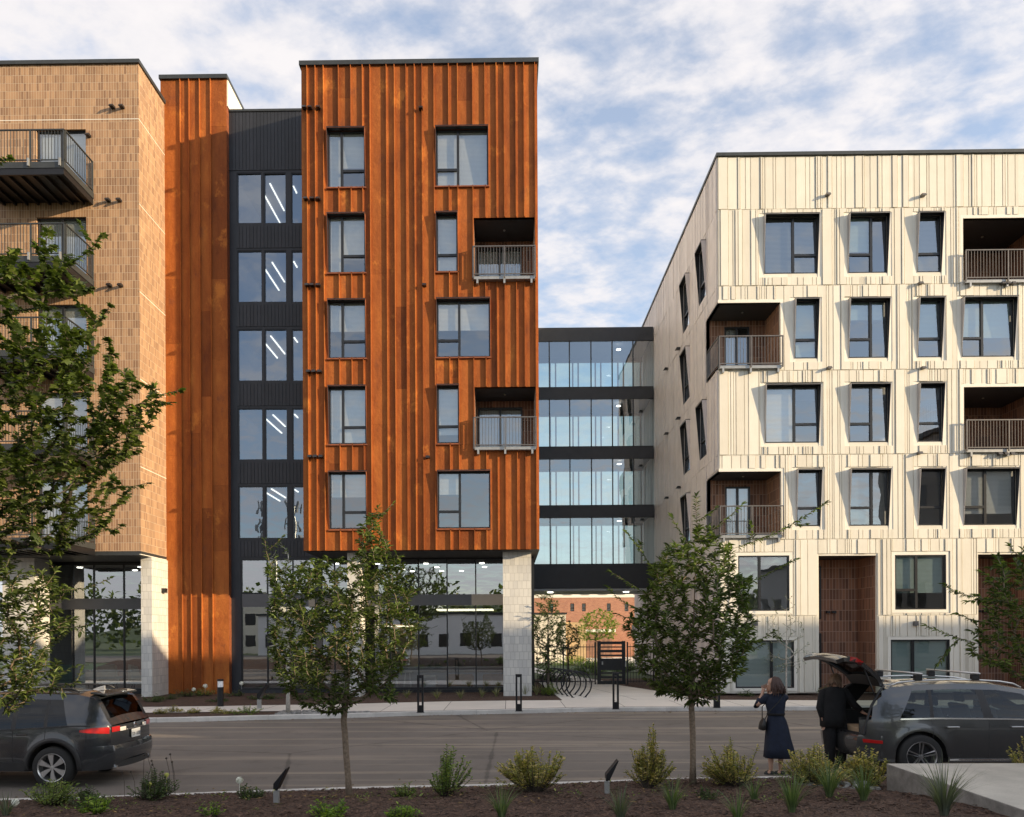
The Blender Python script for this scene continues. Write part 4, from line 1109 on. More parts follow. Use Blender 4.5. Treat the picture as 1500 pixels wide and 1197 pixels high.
def make_tree(root, trunk, targets, mat_leaf, mat_bark, seed, leafL=.1, wr=.3, kind='lance', r_trunk=.05, leaf_len=.45, step=.03, shoots=(), droop=.35, pw=.45, twig_r=.0035, perleaf=1, up=.25, rmul=1.0):
    """skeleton grown toward target points; leaves along the outer length of every branch"""
    rnd = random.Random(seed)
    nodes = [Vector(p) for p in trunk]; par = [-1] + list(range(len(trunk)-1)); cnt = [0]*len(nodes)
    minnode = max(1, int(len(trunk)*.5))
    ends = []
    c0 = nodes[-1]
    targets = sorted(targets, key=lambda p: (Vector(p)-nodes[minnode]).length)
    for tg in list(targets) + [s for s in shoots]:
        tgv = Vector(tg)
        best, bi = 1e9, minnode
        for i in range(minnode, len(nodes)):
            dv = tgv - nodes[i]; d = dv.length
            pen = d * (1.0 if dv.z > 0.25*d else 1.0 + 1.6*(.25 - dv.z/(d+1e-6)))
            if pen < best: best, bi = pen, i
        a = nodes[bi]; dv = tgv - a; d = dv.length; k = max(2, int(d/.12)); prev = bi
        side = Vector((rnd.uniform(-1,1), rnd.uniform(-1,1), rnd.uniform(-.3,.6)))*d*.07
        path = [a]
        for j in range(1, k+1):
            t = j/k; p = a + dv*t + side*math.sin(PI*t) + Vector((0,0,-up*d*.5))*math.sin(PI*t)*.5
            nodes.append(p); par.append(prev); cnt.append(0); prev = len(nodes)-1; path.append(p)
        ends.append((path, tg in shoots))
        q = prev
        while q != -1: cnt[q] += 1; q = par[q]
    total = cnt[0]
    rad = [max(twig_r, r_trunk*(c/total)**pw) * (rmul if False else 1) for c in cnt]
    # tube per segment merged
    mt = MB(); mb_ = MB()
    tr = nodes[:len(trunk)]
    mt.tube(tr, [rad[i]*(1.25 if i == 0 else 1) if i else rad[0]*1.3 for i in range(len(tr))], 10)
    children = {}
    for i in range(len(trunk), len(nodes)): children.setdefault(par[i], []).append(i)
    done = set()
    for i in range(len(trunk), len(nodes)):
        if i in done: continue
        pth = [par[i], i]; done.add(i); c = i
        while True:
            ch = [x for x in children.get(c, []) if x not in done]
            if not ch: break
            c = max(ch, key=lambda x: cnt[x]); pth.append(c); done.add(c)
        rr_ = [min(rad[p], rad[pth[1]]*1.05) for p in pth]
        mb_.tube([nodes[p] for p in pth], rr_, 5 if rr_[0] < .012 else 7, cap=False)
    to = mt.build('trunk', mat_bark, root, smooth=True)
    mb_.build('branches', mat_bark, root, smooth=True)
    A = [[], [], [], [], []]
    for path, sh in ends:
        tot = sum((b-a).length for a, b in zip(path, path[1:]))
        span = tot*.92 if sh else min(tot*.85, leaf_len*rnd.uniform(.7, 1.3))
        s = tot - span; acc = 0; sd = 1
        nxt = s
        for a, b in zip(path, path[1:]):
            l = (b-a).length
            while nxt < acc + l:
                p = a + (b-a)*((nxt-acc)/l)
                for _ in range(perleaf): add_leaf(A, rnd, p, b-a, sd, leafL*(.75 if sh else 1), droop, .9, wr); sd = -sd
                nxt += step
            acc += l
        for _ in range(3): add_leaf(A, rnd, path[-1], path[-1]-path[-2], rnd.choice((-1,1)), leafL, .1, .3, wr)
    leaves_obj('crown', A, mat_leaf, root, kind)
    return len(A[0])

def crown_targets(outline, Y, n, depth, seed, dens=None, gaps=()):
    """points filling a crown whose silhouette was measured on the photograph, with real depth"""
    rnd = random.Random(seed); pts = []
    P = [XZ(x, y, Y) for x, y in outline]
    x0, x1 = min(p[0] for p in P), max(p[0] for p in P); z0, z1 = min(p[1] for p in P), max(p[1] for p in P)
    def inside(x, z):
        c = False
        for i in range(len(P)):
            a, b = P[i], P[i-1]
            if (a[1] > z) != (b[1] > z) and x < (b[0]-a[0])*(z-a[1])/(b[1]-a[1])+a[0]: c = not c
        return c
    def edge(x, z):
        m_ = 9
        for i in range(len(P)):
            a, b = Vector(P[i]), Vector(P[i-1]); ab = b-a; t = max(0, min(1, (Vector((x, z))-a).dot(ab)/(ab.length_squared+1e-9)))
            m_ = min(m_, (a+ab*t-Vector((x, z))).length)
        return m_
    R0 = max(edge(rnd.uniform(x0, x1), rnd.uniform(z0, z1)) for _ in range(80)) if False else min(x1-x0, z1-z0)/2
    G = [(XZ(gx, gy, Y), gr*Y/FPX) for gx, gy, gr in gaps]
    k = 0
    while len(pts) < n and k < n*60:
        k += 1
        x, z = rnd.uniform(x0, x1), rnd.uniform(z0, z1)
        if not inside(x, z): continue
        if any((x-c[0])**2+(z-c[1])**2 < r*r for c, r in G): continue
        e = min(1, edge(x, z)/R0); hd = depth*math.sqrt(max(0, 1-(1-e)**2))
        pts.append((x, Y + rnd.uniform(-hd, hd), z))
    return pts

# --- cherry in the middle
Y1 = 9.5; gz1 = bedz(XZ(512, 1170, Y1)[0], Y1)
base = PY(512, 1176, Y1); base = (base[0], Y1, gz1-.03)
t1 = empty('cherry_tree', base, 'young dark leaved tree left of centre with one tall shoot at the top', 'tree')
tr = [base] + [(PY(px, py, Y1)[0], Y1+dy, PY(px, py, Y1)[2]) for px, py, dy in ((510,1140,0),(507,1105,.0),(505,1075,.01),(503,1056,.02),(506,1030,.0),(511,995,.03),(509,950,.0),(516,905,.02),(514,865,.04))]
out1 = [(478,1045),(440,1030),(415,1005),(400,955),(396,905),(404,868),(392,838),(408,818),(430,840),(455,815),(490,820),(520,810),(528,780),(545,740),(562,760),(566,800),(590,815),(585,850),(612,862),(598,890),(618,910),(596,945),(588,985),(575,1005),(585,1032),(555,1022),(530,1010),(515,1040)]
tg = crown_targets(out1, Y1, 900, .85, 11)
sh = [PY(575, 738, Y1-.05), PY(388, 792, Y1+.1), PY(412, 788, Y1), PY(402, 820, Y1-.1), PY(590, 832, Y1), PY(553, 745, Y1+.1), PY(625, 905, Y1), PY(600, 846, Y1-.2)]
print('leaves', make_tree(t1, tr, tg, M['leaf_cherry'], M['bark'], 5, leafL=.085, wr=.31, r_trunk=.038, leaf_len=.42, step=.010, shoots=sh, droop=.4))
# --- second cherry right of centre
Y2 = 10.1; b2_ = PY(1015, 1160, Y2); base = (b2_[0], Y2, bedz(b2_[0], Y2)-.03)
t2 = empty('cherry_tree', base, 'young vase shaped tree right of centre with long bright green shoots', 'tree')
tr = [base] + [(PY(px, py, Y2)[0], Y2+dy, PY(px, py, Y2)[2]) for px, py, dy in ((1015,1120,0),(1015,1080,.0),(1014,1050,.01),(1013,1030,.02),(1014,1000,.0),(1017,960,.03),(1016,915,.0),(1018,870,.02),(1020,830,.04))]
out2 = [(990,1030),(955,1010),(935,985),(930,945),(915,925),(925,900),(940,878),(955,850),(950,830),(975,810),(990,780),(1010,800),(1030,760),(1050,790),(1070,800),(1075,840),(1098,850),(1090,890),(1105,920),(1098,950),(1085,980),(1065,1000),(1045,1022),(1030,1030)]
tg = crown_targets(out2, Y2, 700, .9, 12)
sh = [PY(*p, Y2+d) for *p, d in ((1020,728,0),(1047,745,.1),(918,780,.1),(938,798,-.1),(895,838,0),(892,862,-.1),(1208,738,.1),(1178,768,.0),(1165,820,.2),(1132,925,0),(1140,935,.15),(905,900,0),(1086,740,-.2),(1100,770,0),(935,915,.1),(1115,945,.1),(985,760,0))]
print('leaves', make_tree(t2, tr, tg, M['leaf_cherry'], M['bark'], 6, leafL=.10, wr=.34, r_trunk=.04, leaf_len=.40, step=.0125, shoots=sh, droop=.3))
# --- far right cherry
Y3 = 9.9
base = (7.75, Y3, 0.5)
t3 = empty('cherry_tree', base, 'leafy tree cut off by the right edge, before the cream building', 'tree')
tr = [base, (7.74, Y3, 1.2), (7.73, Y3, 1.7), (7.7, Y3+.02, 2.1), (7.68, Y3, 2.5), (7.66, Y3, 2.9), (7.66, Y3, 3.3)]
out3 = [(1440,825),(1470,808),(1510,800),(1580,790),(1640,830),(1680,900),(1660,980),(1600,1020),(1520,1005),(1480,985),(1462,990),(1432,960),(1425,925),(1440,900),(1425,880),(1442,850)]
tg = crown_targets(out3, Y3, 380, .85, 13)
sh = [PY(*p, Y3) for p in ((1385,857),(1402,868),(1358,917),(1390,950),(1375,972),(1405,900),(1480,800))]
make_tree(t3, tr, tg, M['leaf_cherry'], M['bark'], 8, leafL=.10, wr=.34, r_trunk=.04, leaf_len=.4, step=.013, shoots=sh)
# --- left maple (upper) and left cherry (lower)
Y4 = 9.0
base = (-7.6, Y4, .4)
t4 = empty('maple_tree', base, 'big lobed leaf tree reaching in from the left edge over the brick building', 'tree')
tr = [base, (-7.58, Y4, 1.5), (-7.5, Y4, 2.5), (-7.45, Y4, 3.3), (-7.4, Y4+.02, 4.1), (-7.3, Y4, 4.9), (-7.2, Y4, 5.7), (-7.1, Y4, 6.4)]
out4 = [(-150,810),(-10,800),(60,815),(110,790),(165,785),(155,745),(185,712),(150,690),(185,672),(200,640),(215,600),(245,580),(215,560),(190,545),(150,530),(165,500),(128,485),(150,455),(120,440),(140,425),(100,400),(95,360),(112,330),(60,360),(40,395),(10,375),(-60,340),(-150,330),(-260,420),(-280,650),(-230,780)]
tg = crown_targets(out4, Y4, 1250, 1.3, 14, gaps=[(20,445,22),(100,590,16),(60,590,10),(85,450,10),(160,470,12),(30,640,12),(110,540,14)])
sh = [PY(*p, Y4) for p in ((262,572),(252,590),(214,708),(178,770),(148,348),(118,330),(-8,200),(12,232),(160,450),(158,500),(200,650),(205,560))]
make_tree(t4, tr, tg, M['leaf_maple'], M['bark_dark'], 9, leafL=.10, wr=.85, kind='maple', r_trunk=.09, leaf_len=.5, step=.0165, shoots=sh, droop=.5)
Y5 = 9.2
base = (-6.75, Y5, .4)
t5 = empty('cherry_tree', base, 'small leafed tree at the left edge hanging over the dark car roof', 'tree')
tr = [base, (-6.74, Y5, 1.0), (-6.7, Y5, 1.5), (-6.68, Y5+.02, 2.0), (-6.65, Y5, 2.5), (-6.6, Y5, 3.0), (-6.6, Y5, 3.3)]
out5 = [(-30,1050),(25,1040),(45,1000),(75,1015),(80,980),(60,960),(85,935),(100,905),(75,890),(95,865),(70,850),(85,828),(50,835),(10,815),(-60,820),(-150,860),(-190,950),(-150,1040)]
tg = crown_targets(out5, Y5, 700, .9, 15, gaps=[(28,900,12),(30,950,10),(48,925,7)])
sh = [PY(*p, Y5) for p in ((160,848),(128,915),(118,925),(112,975),(100,860),(75,828),(110,1000),(118,985),(92,1015))]
make_tree(t5, tr, tg, M['leaf_cherry'], M['bark'], 10, leafL=.10, wr=.34, r_trunk=.045, leaf_len=.42, step=.014, shoots=sh)

# scattered seedlings and creeping weeds between the planted bushes
A_w = [[], [], [], [], []]; rw3 = random.Random(77)
for i in range(90):
    x = rw3.uniform(-7, 4.6); y = yn(x) - .25 - rw3.random()*3.2; z = bedz(x, y); s_ = rw3.uniform(.4, 1.3)
    for k in range(rw3.randint(5, 16)):
        a = rw3.uniform(0, 2*PI); q = rw3.random()*.09*s_
        A_w[0].append((x+q*math.cos(a), y+q*math.sin(a), z+rw3.uniform(.0, .07)*s_)); A_w[1].append((math.cos(a), math.sin(a), rw3.uniform(.1, .9))); A_w[2].append((0, .2, 1)); l = rw3.uniform(.02, .055)*s_; A_w[3].append(l); A_w[4].append(l*.5)
tag(leaves_obj('weeds', A_w, M['leaf_shrub'], None, 'quad'), kind='stuff')
# --- slender pale tree by the far kerb, courtyard trees, sapling
def small_tree(name, label, px, py, Y, outline, n, seed, mat='leaf_birch', bark='bark_pale', L_=.06, wr=.5, rt=.035, depth=.5, step=.03, ll=.4, z0=None, kind='quad', group=None):
    b = PZ(px, py, .13) if Y is None else PY(px, py, Y); b = (b[0], b[1], .12 if z0 is None else z0); Yk = b[1]
    t = empty(name, b, label, 'tree', group)
    zt = max(XZ(x, y, Yk)[1] for x, y in outline); cx = sum(XZ(x, y, Yk)[0] for x, y in outline)/len(outline)
    tr = [(b[0] + (cx-b[0])*(k/7)**2*.6, Yk, b[2] + (zt-b[2])*.85*k/7) for k in range(8)]
    tg = crown_targets(outline, Yk, n, depth, seed)
    make_tree(t, tr, tg, M[mat], M[bark], seed, leafL=L_, wr=wr, r_trunk=rt, leaf_len=ll, step=step, twig_r=.003, kind=kind)
    return t
small_tree('birch_tree', 'slender pale trunked tree on the far kerb, partly behind the dark tree left of centre', 422, 1036, 22.4,
    [(405,1000),(392,960),(396,900),(392,850),(398,815),(410,790),(422,810),(436,850),(446,900),(448,950),(440,1000)], 260, 31, L_=.09, depth=.7, step=.035, rt=.055)
small_tree('young_tree', 'thin airy sapling in front of the teal ground floor window of the cream building', 1152, 1012, 27.6,
    [(1135,985),(1118,960),(1128,930),(1122,905),(1140,885),(1155,868),(1165,890),(1182,905),(1178,935),(1190,955),(1172,985)], 110, 32, L_=.07, mat='leaf_birch', rt=.03, depth=.7, step=.055)
for k, (px, py, Yk, ol, lab, mt) in enumerate([
    (803, 1000, 28.9, [(786,985),(780,940),(782,900),(786,872),(800,868),(815,880),(828,905),(830,935),(820,960),(806,985)], 'dark multi stemmed tree beside the pale shingled column by the passage', 'leaf_dark'),
    (832, 975, 42.0, [(815,960),(812,925),(825,905),(845,915),(850,945),(838,965)], 'small dark tree inside the fenced courtyard, behind the bike hoops', 'leaf_dark'),
    (873, 960, 62.0, [(850,938),(846,915),(856,900),(872,892),(895,896),(906,912),(900,935)], 'sunlit yellow green tree far down the courtyard in front of the red brick house', 'leaf_bright'),
    ]):
    small_tree('courtyard_tree', lab, px, py, Yk, ol, (340, 200, 240)[k], 40+k, mat=mt, bark='bark_dark', L_=(.11, .14, .22)[k], rt=.05, depth=(.8, 1.0, 1.5)[k], step=(.022, .03, .045)[k], ll=(.45, .5, .9)[k])

def shrub(label, x, y, z, h, r, mat, seed, n=40, L_=.05, wr=.55, name='shrub', cat='shrub', flowers=None, kind='quad', group=None, lean=0, step=.018, bark='bark_dark', fr=.06):
    rnd = random.Random(seed); t = empty(name, (x, y, z), label, cat, group)
    A = [[], [], [], [], []]; m_ = MB(); tips = []
    lobes = [(rnd.uniform(0, 2*PI), rnd.uniform(.55, 1.12), rnd.uniform(.7, 1.25)) for _ in range(5)]
    for i in range(n):
        la, lh, lr = lobes[i % 5]
        a = la + rnd.gauss(0, .55); q = rnd.random()**.6; rr_ = r*q*lr
        hh = h*(1 - .5*q*q)*rnd.uniform(.45, 1.0)*lh
        e = Vector((x+math.cos(a)*rr_ + lean*hh, y+math.sin(a)*rr_, z+hh)); s = Vector((x+math.cos(a)*r*.12, y+math.sin(a)*r*.12, z-.02))
        mid = (s+e)/2 + Vector((math.cos(a), math.sin(a), 0))*r*.12 + Vector((0, 0, hh*.05))
        pth = [s, s*.5+mid*.5, mid, mid*.5+e*.5, e]; m_.tube(pth, [.005, .0045, .004, .003, .002], 4, cap=False); tips.append(e)
        tot = (mid-s).length + (e-mid).length; k = max(4, int(tot*.75/step)); sd = 1
        for j in range(k):
            f = .25 + .75*j/k; p = s*(1-f)**2 + mid*2*f*(1-f) + e*f*f
            add_leaf(A, rnd, p, e-mid, sd, L_, .2, 1.0, wr); sd = -sd
    m_.build('stems', M[bark], t); leaves_obj('foliage', A, M[mat], t, kind)
    if flowers:
        for fx_, fy_, fz_, fs, fm_ in flowers: flower(t, (x+fx_, y+fy_, z+fz_), fs, M[fm_], rnd)
    return t
def flower(t, c, s, mat, rnd):
    A = [[], [], [], [], []]; c = Vector(c)
    for i in range(70):
        v = Vector((rnd.gauss(0,1), rnd.gauss(0,1), rnd.gauss(0,1)*.8+.3)).normalized()
        A[0].append(tuple(c + v*s*.8)); d = v.orthogonal().normalized(); d = Matrix.Rotation(rnd.uniform(0, 6.28), 3, v) @ d
        A[1].append(tuple(d)); A[2].append(tuple(v)); A[3].append(s*.5); A[4].append(s*.5)
    o = leaves_obj('flower_head', A, mat, t, 'quad')
    m_ = MB(); m_.tube([c-Vector((0,0,s*.6)), c+Vector((0,0,s*.3))], [s*.5, s*.6], 8); m_.tube([c-Vector((0,0,.22)), c], .003, 4); m_.build('flower_stem', mat, t)
def tuft(label, x, y, z, h, mat, seed, n=60, w_=.007, spread=.8, name='grass_clump', group=None):
    rnd = random.Random(seed); t = empty(name, (x, y, z), label, 'ornamental grass', group); m_ = MB()
    for i in range(n):
        a = rnd.uniform(0, 2*PI); sp = rnd.uniform(.15, 1)*spread; hh = h*rnd.uniform(.55, 1.1)
        s = Vector((x+math.cos(a)*.03, y+math.sin(a)*.03, z-.01)); dr = Vector((math.cos(a), math.sin(a), 0)); sdv = Vector((-math.sin(a), math.cos(a), 0))
        pv = None; K = 6; base = len(m_.v)
        for j in range(K+1):
            f = j/K; p = s + dr*hh*sp*(f**1.6) + Vector((0,0,hh*(f - .42*sp*f**2.4)))
            ww = w_*(1-f*.9)*(1 if j else .7)
            m_.v += [tuple(p-sdv*ww), tuple(p+sdv*ww)]
        for j in range(K): m_.f.append((base+2*j, base+2*j+1, base+2*j+3, base+2*j+2))
    m_.build('blades', mat if not isinstance(mat, str) else M[mat], t); return t
def bed(px, py):     # ground point in the foreground bed seen at this photo position
    z = .3
    for _ in range(12):
        p = PZ(px, py, z); z = z*.5 + .5*bedz(p[0], p[1])
    return p[0], p[1], bedz(p[0], p[1])
FS = [
 (652,1166,.74,.30,'leaf_shrub','light green shrub with tall leaning stems, left of the wide gold tinted bush',60,None,.06),
 (784,1160,.74,.44,'leaf_gold','wide rounded gold tinted bush in the middle of the mulch bed',150,None,0),
 (948,1154,.82,.32,'leaf_gold','upright gold tinted bush just right of the black spot lamp',115,None,0),
 (1078,1150,.66,.40,'leaf_gold','gold tinted bush between the slim trunk and the woman in navy',115,None,0),
 (1190,1150,.60,.44,'leaf_gold','bronze gold bush at the feet of the person in black',125,None,0),
 (1275,1152,.64,.36,'leaf_gold','bronze bush against the corner of the concrete terrace, behind the dark wagon wheel',110,None,0),
]
for i, (px, py, h, r, mt, lab, n, fl, ln) in enumerate(FS):
    x, y, z = bed(px, py); shrub(lab, x, y, z, h, r, mt, 60+i, n, .055, .62, lean=ln, step=.017)
x, y, _ = PZ(1455, 1120, .75); 
shrub('low wide bronze bush behind the terrace, in front of the dark grey wagon door', 7.75, 11.0, .2, .98, .62, 'leaf_gold', 70, 110, .05, .6, step=.016)
LS = [
 (70,1178,.36,.34,'leaf_shrub','feathery green plant with a white flower ball at the left end of the bed',50,[(-.20,-.35,.10,.055,'flower')]),
 (135,1184,.30,.26,'leaf_dark','dark low plant between the feathery plant and the yellow flowered one',40,None),
 (225,1170,.40,.30,'leaf_dark','dark green rose like bush with a pale yellow bloom, left part of the bed',48,[(.18,0,.32,.035,'flower_yel'),(-.05,0,.2,.03,'flower_yel')]),
 (365,1172,.24,.20,'leaf_dark','thin dark plant with a white flower ball left of the left spot lamp',26,[(-.12,0,.24,.05,'flower'),(.34,-.02,.10,.04,'flower_yel')]),
 (590,1168,.20,.20,'leaf_shrub','small faint green plant beside the young tree trunk',22,None),
 (140,1196,.22,.20,'leaf_bright','bright yellow green mound at the bottom edge, left',40,None),
 (483,1197,.20,.19,'leaf_bright','bright yellow green mound at the bottom edge below the dark tree trunk',40,None),
 (588,1200,.18,.17,'leaf_bright','bright yellow green mound right of the one below the tree trunk',34,None),
 (310,1197,.18,.12,'leaf_bright','tiny yellow green sprig at the bottom edge, between the two left mounds',12,None),
 (1035,1172,.16,.14,'leaf_dark','small dark leafy plant just right of the slim straight trunk',16,None),
]
for i, (px, py, h, r, mt, lab, n, fl) in enumerate(LS):
    x, y, z = bed(px, py); shrub(lab, x, y, z, h*1.1, r*1.1, mt, 80+i, int(n*1.7), .048, .55, flowers=fl, step=.016)
GS = [(1160,1190,.46,'grass','green grass clump below the woman in navy',60),(1215,1168,.50,'grass','dark green arching grass clump between the two bronze bushes',70),
 (1383,1196,.56,'grass_grey','grey green spiky clump in front of the terrace wall',95),(985,1185,.34,'grass','low grass clump below the upright gold bush',50),(735,1200,.36,'grass','grass clump below the wide gold tinted bush',46),
 (905,1203,.40,'grass_grey','grey grass clump under the right spot lamp at the bottom edge',44),(1075,1200,.34,'grass','sparse grass clump right of the low one, at the bottom edge',34),(1265,1172,.42,'grass','grass clump at the foot of the terrace corner',60),
 (20,1200,.26,'grass_grey','thin grey grass clump at the bottom left corner',30),(1105,1172,.30,'grass','short grass clump just left of the woman in navy',30)]
for i, (px, py, h, mt, lab, n) in enumerate(GS):
    x, y, z = bed(px, min(py, 1196)); h *= 1.12; n = int(n*1.5)
    if py > 1196: y -= (py-1196)*.03
    tuft(lab, x, y, bedz(x, y), h, mt, 90+i, n)
# dry seed stalks
m_ = empty('dried_stalks', (*bed(195,1150),), 'dried brown seed stalks standing above the dark rose like bush', 'plant')
q = MB(); x0, y0, z0 = bed(215, 1165); rs = random.Random(2)
for k in range(9):
    xx = x0 + rs.uniform(-.35, .45); hh = rs.uniform(.35, .62); pt = [(xx, y0, z0-.02), (xx+rs.uniform(-.04,.04), y0, z0+hh*.6), (xx+rs.uniform(-.09,.09), y0, z0+hh)]
    q.tube(pt, .0035, 5); q.lathe([(0,-.015),(.014,-.008),(.016,.006),(0,.02)], pt[-1], n=7)
q.build('stalks', M['bark_dark'], m_)

# beds across the street
lowp = []
def farp(px, py, z=.13): return PZ(px, py, z)
FB = [(245,1024,.30,.55,'leaf_dark'),(272,1020,.42,.5,'leaf_dark'),(300,1019,.45,.5,'leaf_shrub'),(344,1020,.42,.45,'leaf_dark'),(372,1024,.28,.5,'leaf_dark'),(398,1023,.32,.5,'leaf_dark'),(455,1024,.35,.6,'leaf_dark'),(222,1028,.4,.45,'leaf_dark'),(320,1027,.22,.5,'leaf_dark')]
desc = ['leftmost of the row under the rust tower','second from the left under the rust tower','middle of the rust tower base','behind the white topped bollard','at the foot of the charcoal stair block','under the tall narrow lobby pane','behind the slender pale trunk','at the corner of the left shingled column','low one in front of the rust tower base']
for i, ((px, py, h, r, mt), d_) in enumerate(zip(FB, desc)):
    x, y, z = farp(px, py); fl = [(0.1,-.2,h*.9,.10,'flower'),(-.35,-.2,h*.6,.09,'flower')] if i in (2,) else ([(.3,-.1,h+.1,.09,'flower')] if i == 3 else None)
    shrub('green foundation plant, '+d_, x, y, .11, h, r, mt, 120+i, 45, .09, .5, flowers=fl, step=.05, group='foundation plants')
KB = [(330,1044,.18,.4,'leaf_gold','reddish low plant at the kerb beside the white topped bollard'),(362,1045,.28,.75,'leaf_bright','spreading bright green mound at the kerb'),(258,1043,.32,.28,'leaf_gold','wispy brown plant at the kerb right behind the left car'),(238,1045,.22,.25,'leaf_gold','brown kerb plant nearest to the left car tail lamp'),(284,1044,.22,.3,'leaf_gold','brown kerb plant right of the wispy one'),(315,1042,.2,.3,'leaf_gold','brown kerb plant left of the reddish one')]
for i, (px, py, h, r, mt, lab) in enumerate(KB):
    x, y, z = farp(px, py); y = max(y, yfr(x)+.4); shrub(lab, x, y, .11, h, r, mt, 140+i, 46, .07, .5, step=.04)
G2 = [(596,1025),(640,1026),(675,1026),(706,1024),(727,1023),(769,1022),(786,1021)]
dd = ['left of the tall bollard','right of the tall bollard','under the third lobby pane','under the lobby armchair pane','just left of the right shingled column','just right of the right shingled column','beside the yellow green bush at the passage']
for i, ((px, py), d_) in enumerate(zip(G2, dd)):
    x, y, z = farp(px, py-3); tuft('small pale straw grass tuft, '+d_, x, y, .11, .42 if i < 5 else .6, 'grass_pale', 160+i, 60, .012, .9, group='pale grass tufts along the lobby')
x, y, z = farp(803, 1018); shrub('yellow green bush at the passage corner beside the shingled column', x, y, .11, .62, .55, 'leaf_bright', 170, 60, .09, .4, step=.035)
RB = [(1092,1020,.35,'leftmost'),(1186,1015,.7,'under the thin sapling'),(1222,1018,.35,'left of the brown tiled entry'),(1294,1016,.5,'right of the brown tiled entry'),(1420,1016,.5,'behind the roof bars'),(965,1012,.55,'by the gate end of the cream building'),(985,1016,.45,'near the passage edge of the cream building'),(1010,1020,.5,'behind the straight slim trunk'),(1040,1020,.4,'between trunk and bollard')]
for i, (px, py, h, d_) in enumerate(RB):
    x, y, z = farp(px, py); y = min(y, 27.9) if px > 1052 else y; shrub('dark shrub at the cream building base, '+d_, x, y, .11, h, .38, 'leaf_dark', 180+i, 36, .09, .5, step=.045, group='shrubs at the cream building')
CB = [(855,962,52,.9,2.2,'leaf_shrub'),(868,975,44,.8,1.6,'leaf_dark'),(846,950,58,.9,2.5,'leaf_bright'),(895,955,56,.9,2.0,'leaf_dark'),(912,968,47,1.0,1.2,'leaf_dark'),(815,985,38,.8,1.2,'leaf_dark')]
cd = ['behind the fence middle','in front, behind the gate hinge','far sunlit one','far dark one left of the gate top','right behind the gate','left behind the bike hoops']
for i, ((px, py, Y, h, r, mt), d_) in enumerate(zip(CB, cd)):
    x = PY(px, py, Y)[0]; shrub('courtyard bush, '+d_, x, Y, .11, h, r, mt, 200+i, 90, .16, .5, step=.07, group='courtyard bushes')

# ================================================================= STREET FURNITURE
def slot_bollard(px, py, label, z=.135, h=1.12):
    x, y, _ = PZ(px, py, z); t = empty('bollard', (x, y, z), label, 'bollard', 'black slotted bollard lights along the pavement')
    m = MB(); w_ = .095; d = .045
    m.box(x-w_, x-w_+.055, y-d, y+d, z, z+h); m.box(x+w_-.055, x+w_, y-d, y+d, z, z+h); m.box(x-w_+.055, x+w_-.055, y-d, y+d, z+h-.09, z+h); m.box(x-w_+.055, x+w_-.055, y-d, y+d, z, z+.22)
    m.build('post', M['blackmetal'], t, bevel=.006)
    m = MB(); m.box(x-.02, x+.02, y-.02, y+.02, z+h-.10, z+h-.091); m.build('lens', M['bracket'], t)
    m = MB(); m.box(x-w_-.02, x+w_+.02, y-d-.02, y+d+.02, z, z+.012); m.build('base_plate', M['blackmetal'], t)
slot_bollard(616, 1044, 'black slotted bollard light in front of the lobby stools'); slot_bollard(760, 1042, 'black slotted bollard light in front of the right shingled column')
slot_bollard(902, 1039, 'black slotted bollard light in front of the black gate'); slot_bollard(1050, 1037, 'black slotted bollard light behind the tree, left of the woman in navy')
x, y, z = PZ(323, 1035, .13); t = empty('bollard', (x, y, z), 'round black bollard with a white lit looking top in front of the rust tower', 'bollard')
m = MB(); m.lathe([(0, 0), (.10, 0), (.10, .64), (.0, .64)], (x, y, z)); m.build('post', M['blackmetal'], t, smooth=True, sharp=40)
m = MB(); m.lathe([(.088, .641), (.088, .84), (0, .84)], (x, y, z)); m.build('lens', M['inwhite'], t, smooth=True, sharp=40)
m = MB(); m.lathe([(.102, .841), (.102, .90), (0, .915)], (x, y, z)); m.build('cap', M['blackmetal'], t, smooth=True, sharp=40)
# bicycle hoops
for i in range(6):
    y = 27.6 + i*.62; x = PZ(848 - i*6.2, 1020 - i*5, .14)[0]*1.0; x = PY(848 - i*7.5, 1000, y)[0]
    t = empty('bike_hoop', (x, y, .14), 'round black bicycle hoop, %s in the row from the street' % ['first', 'second', 'third', 'fourth', 'fifth', 'last'][i], 'bike rack', 'row of bicycle hoops by the passage')
    m = MB(); pts = []
    for k in range(29):
        a = math.radians(-58 + 296*k/28); pts.append((x + .47*math.cos(a)*1.0, y + .10*math.cos(a), .14 + .46 + .48*math.sin(a)))
    pts[0] = (pts[0][0]-.02, pts[0][1], .14); pts[-1] = (pts[-1][0]+.02, pts[-1][1], .14)
    m.tube(pts, .027, 8); m.build('hoop', M['blackmetal'], t, smooth=True)
    m = MB()
    for p in (pts[0], pts[-1]): m.box(p[0]-.06, p[0]+.06, p[1]-.05, p[1]+.05, .139, .15)
    m.build('foot_plate', M['blackmetal'], t)
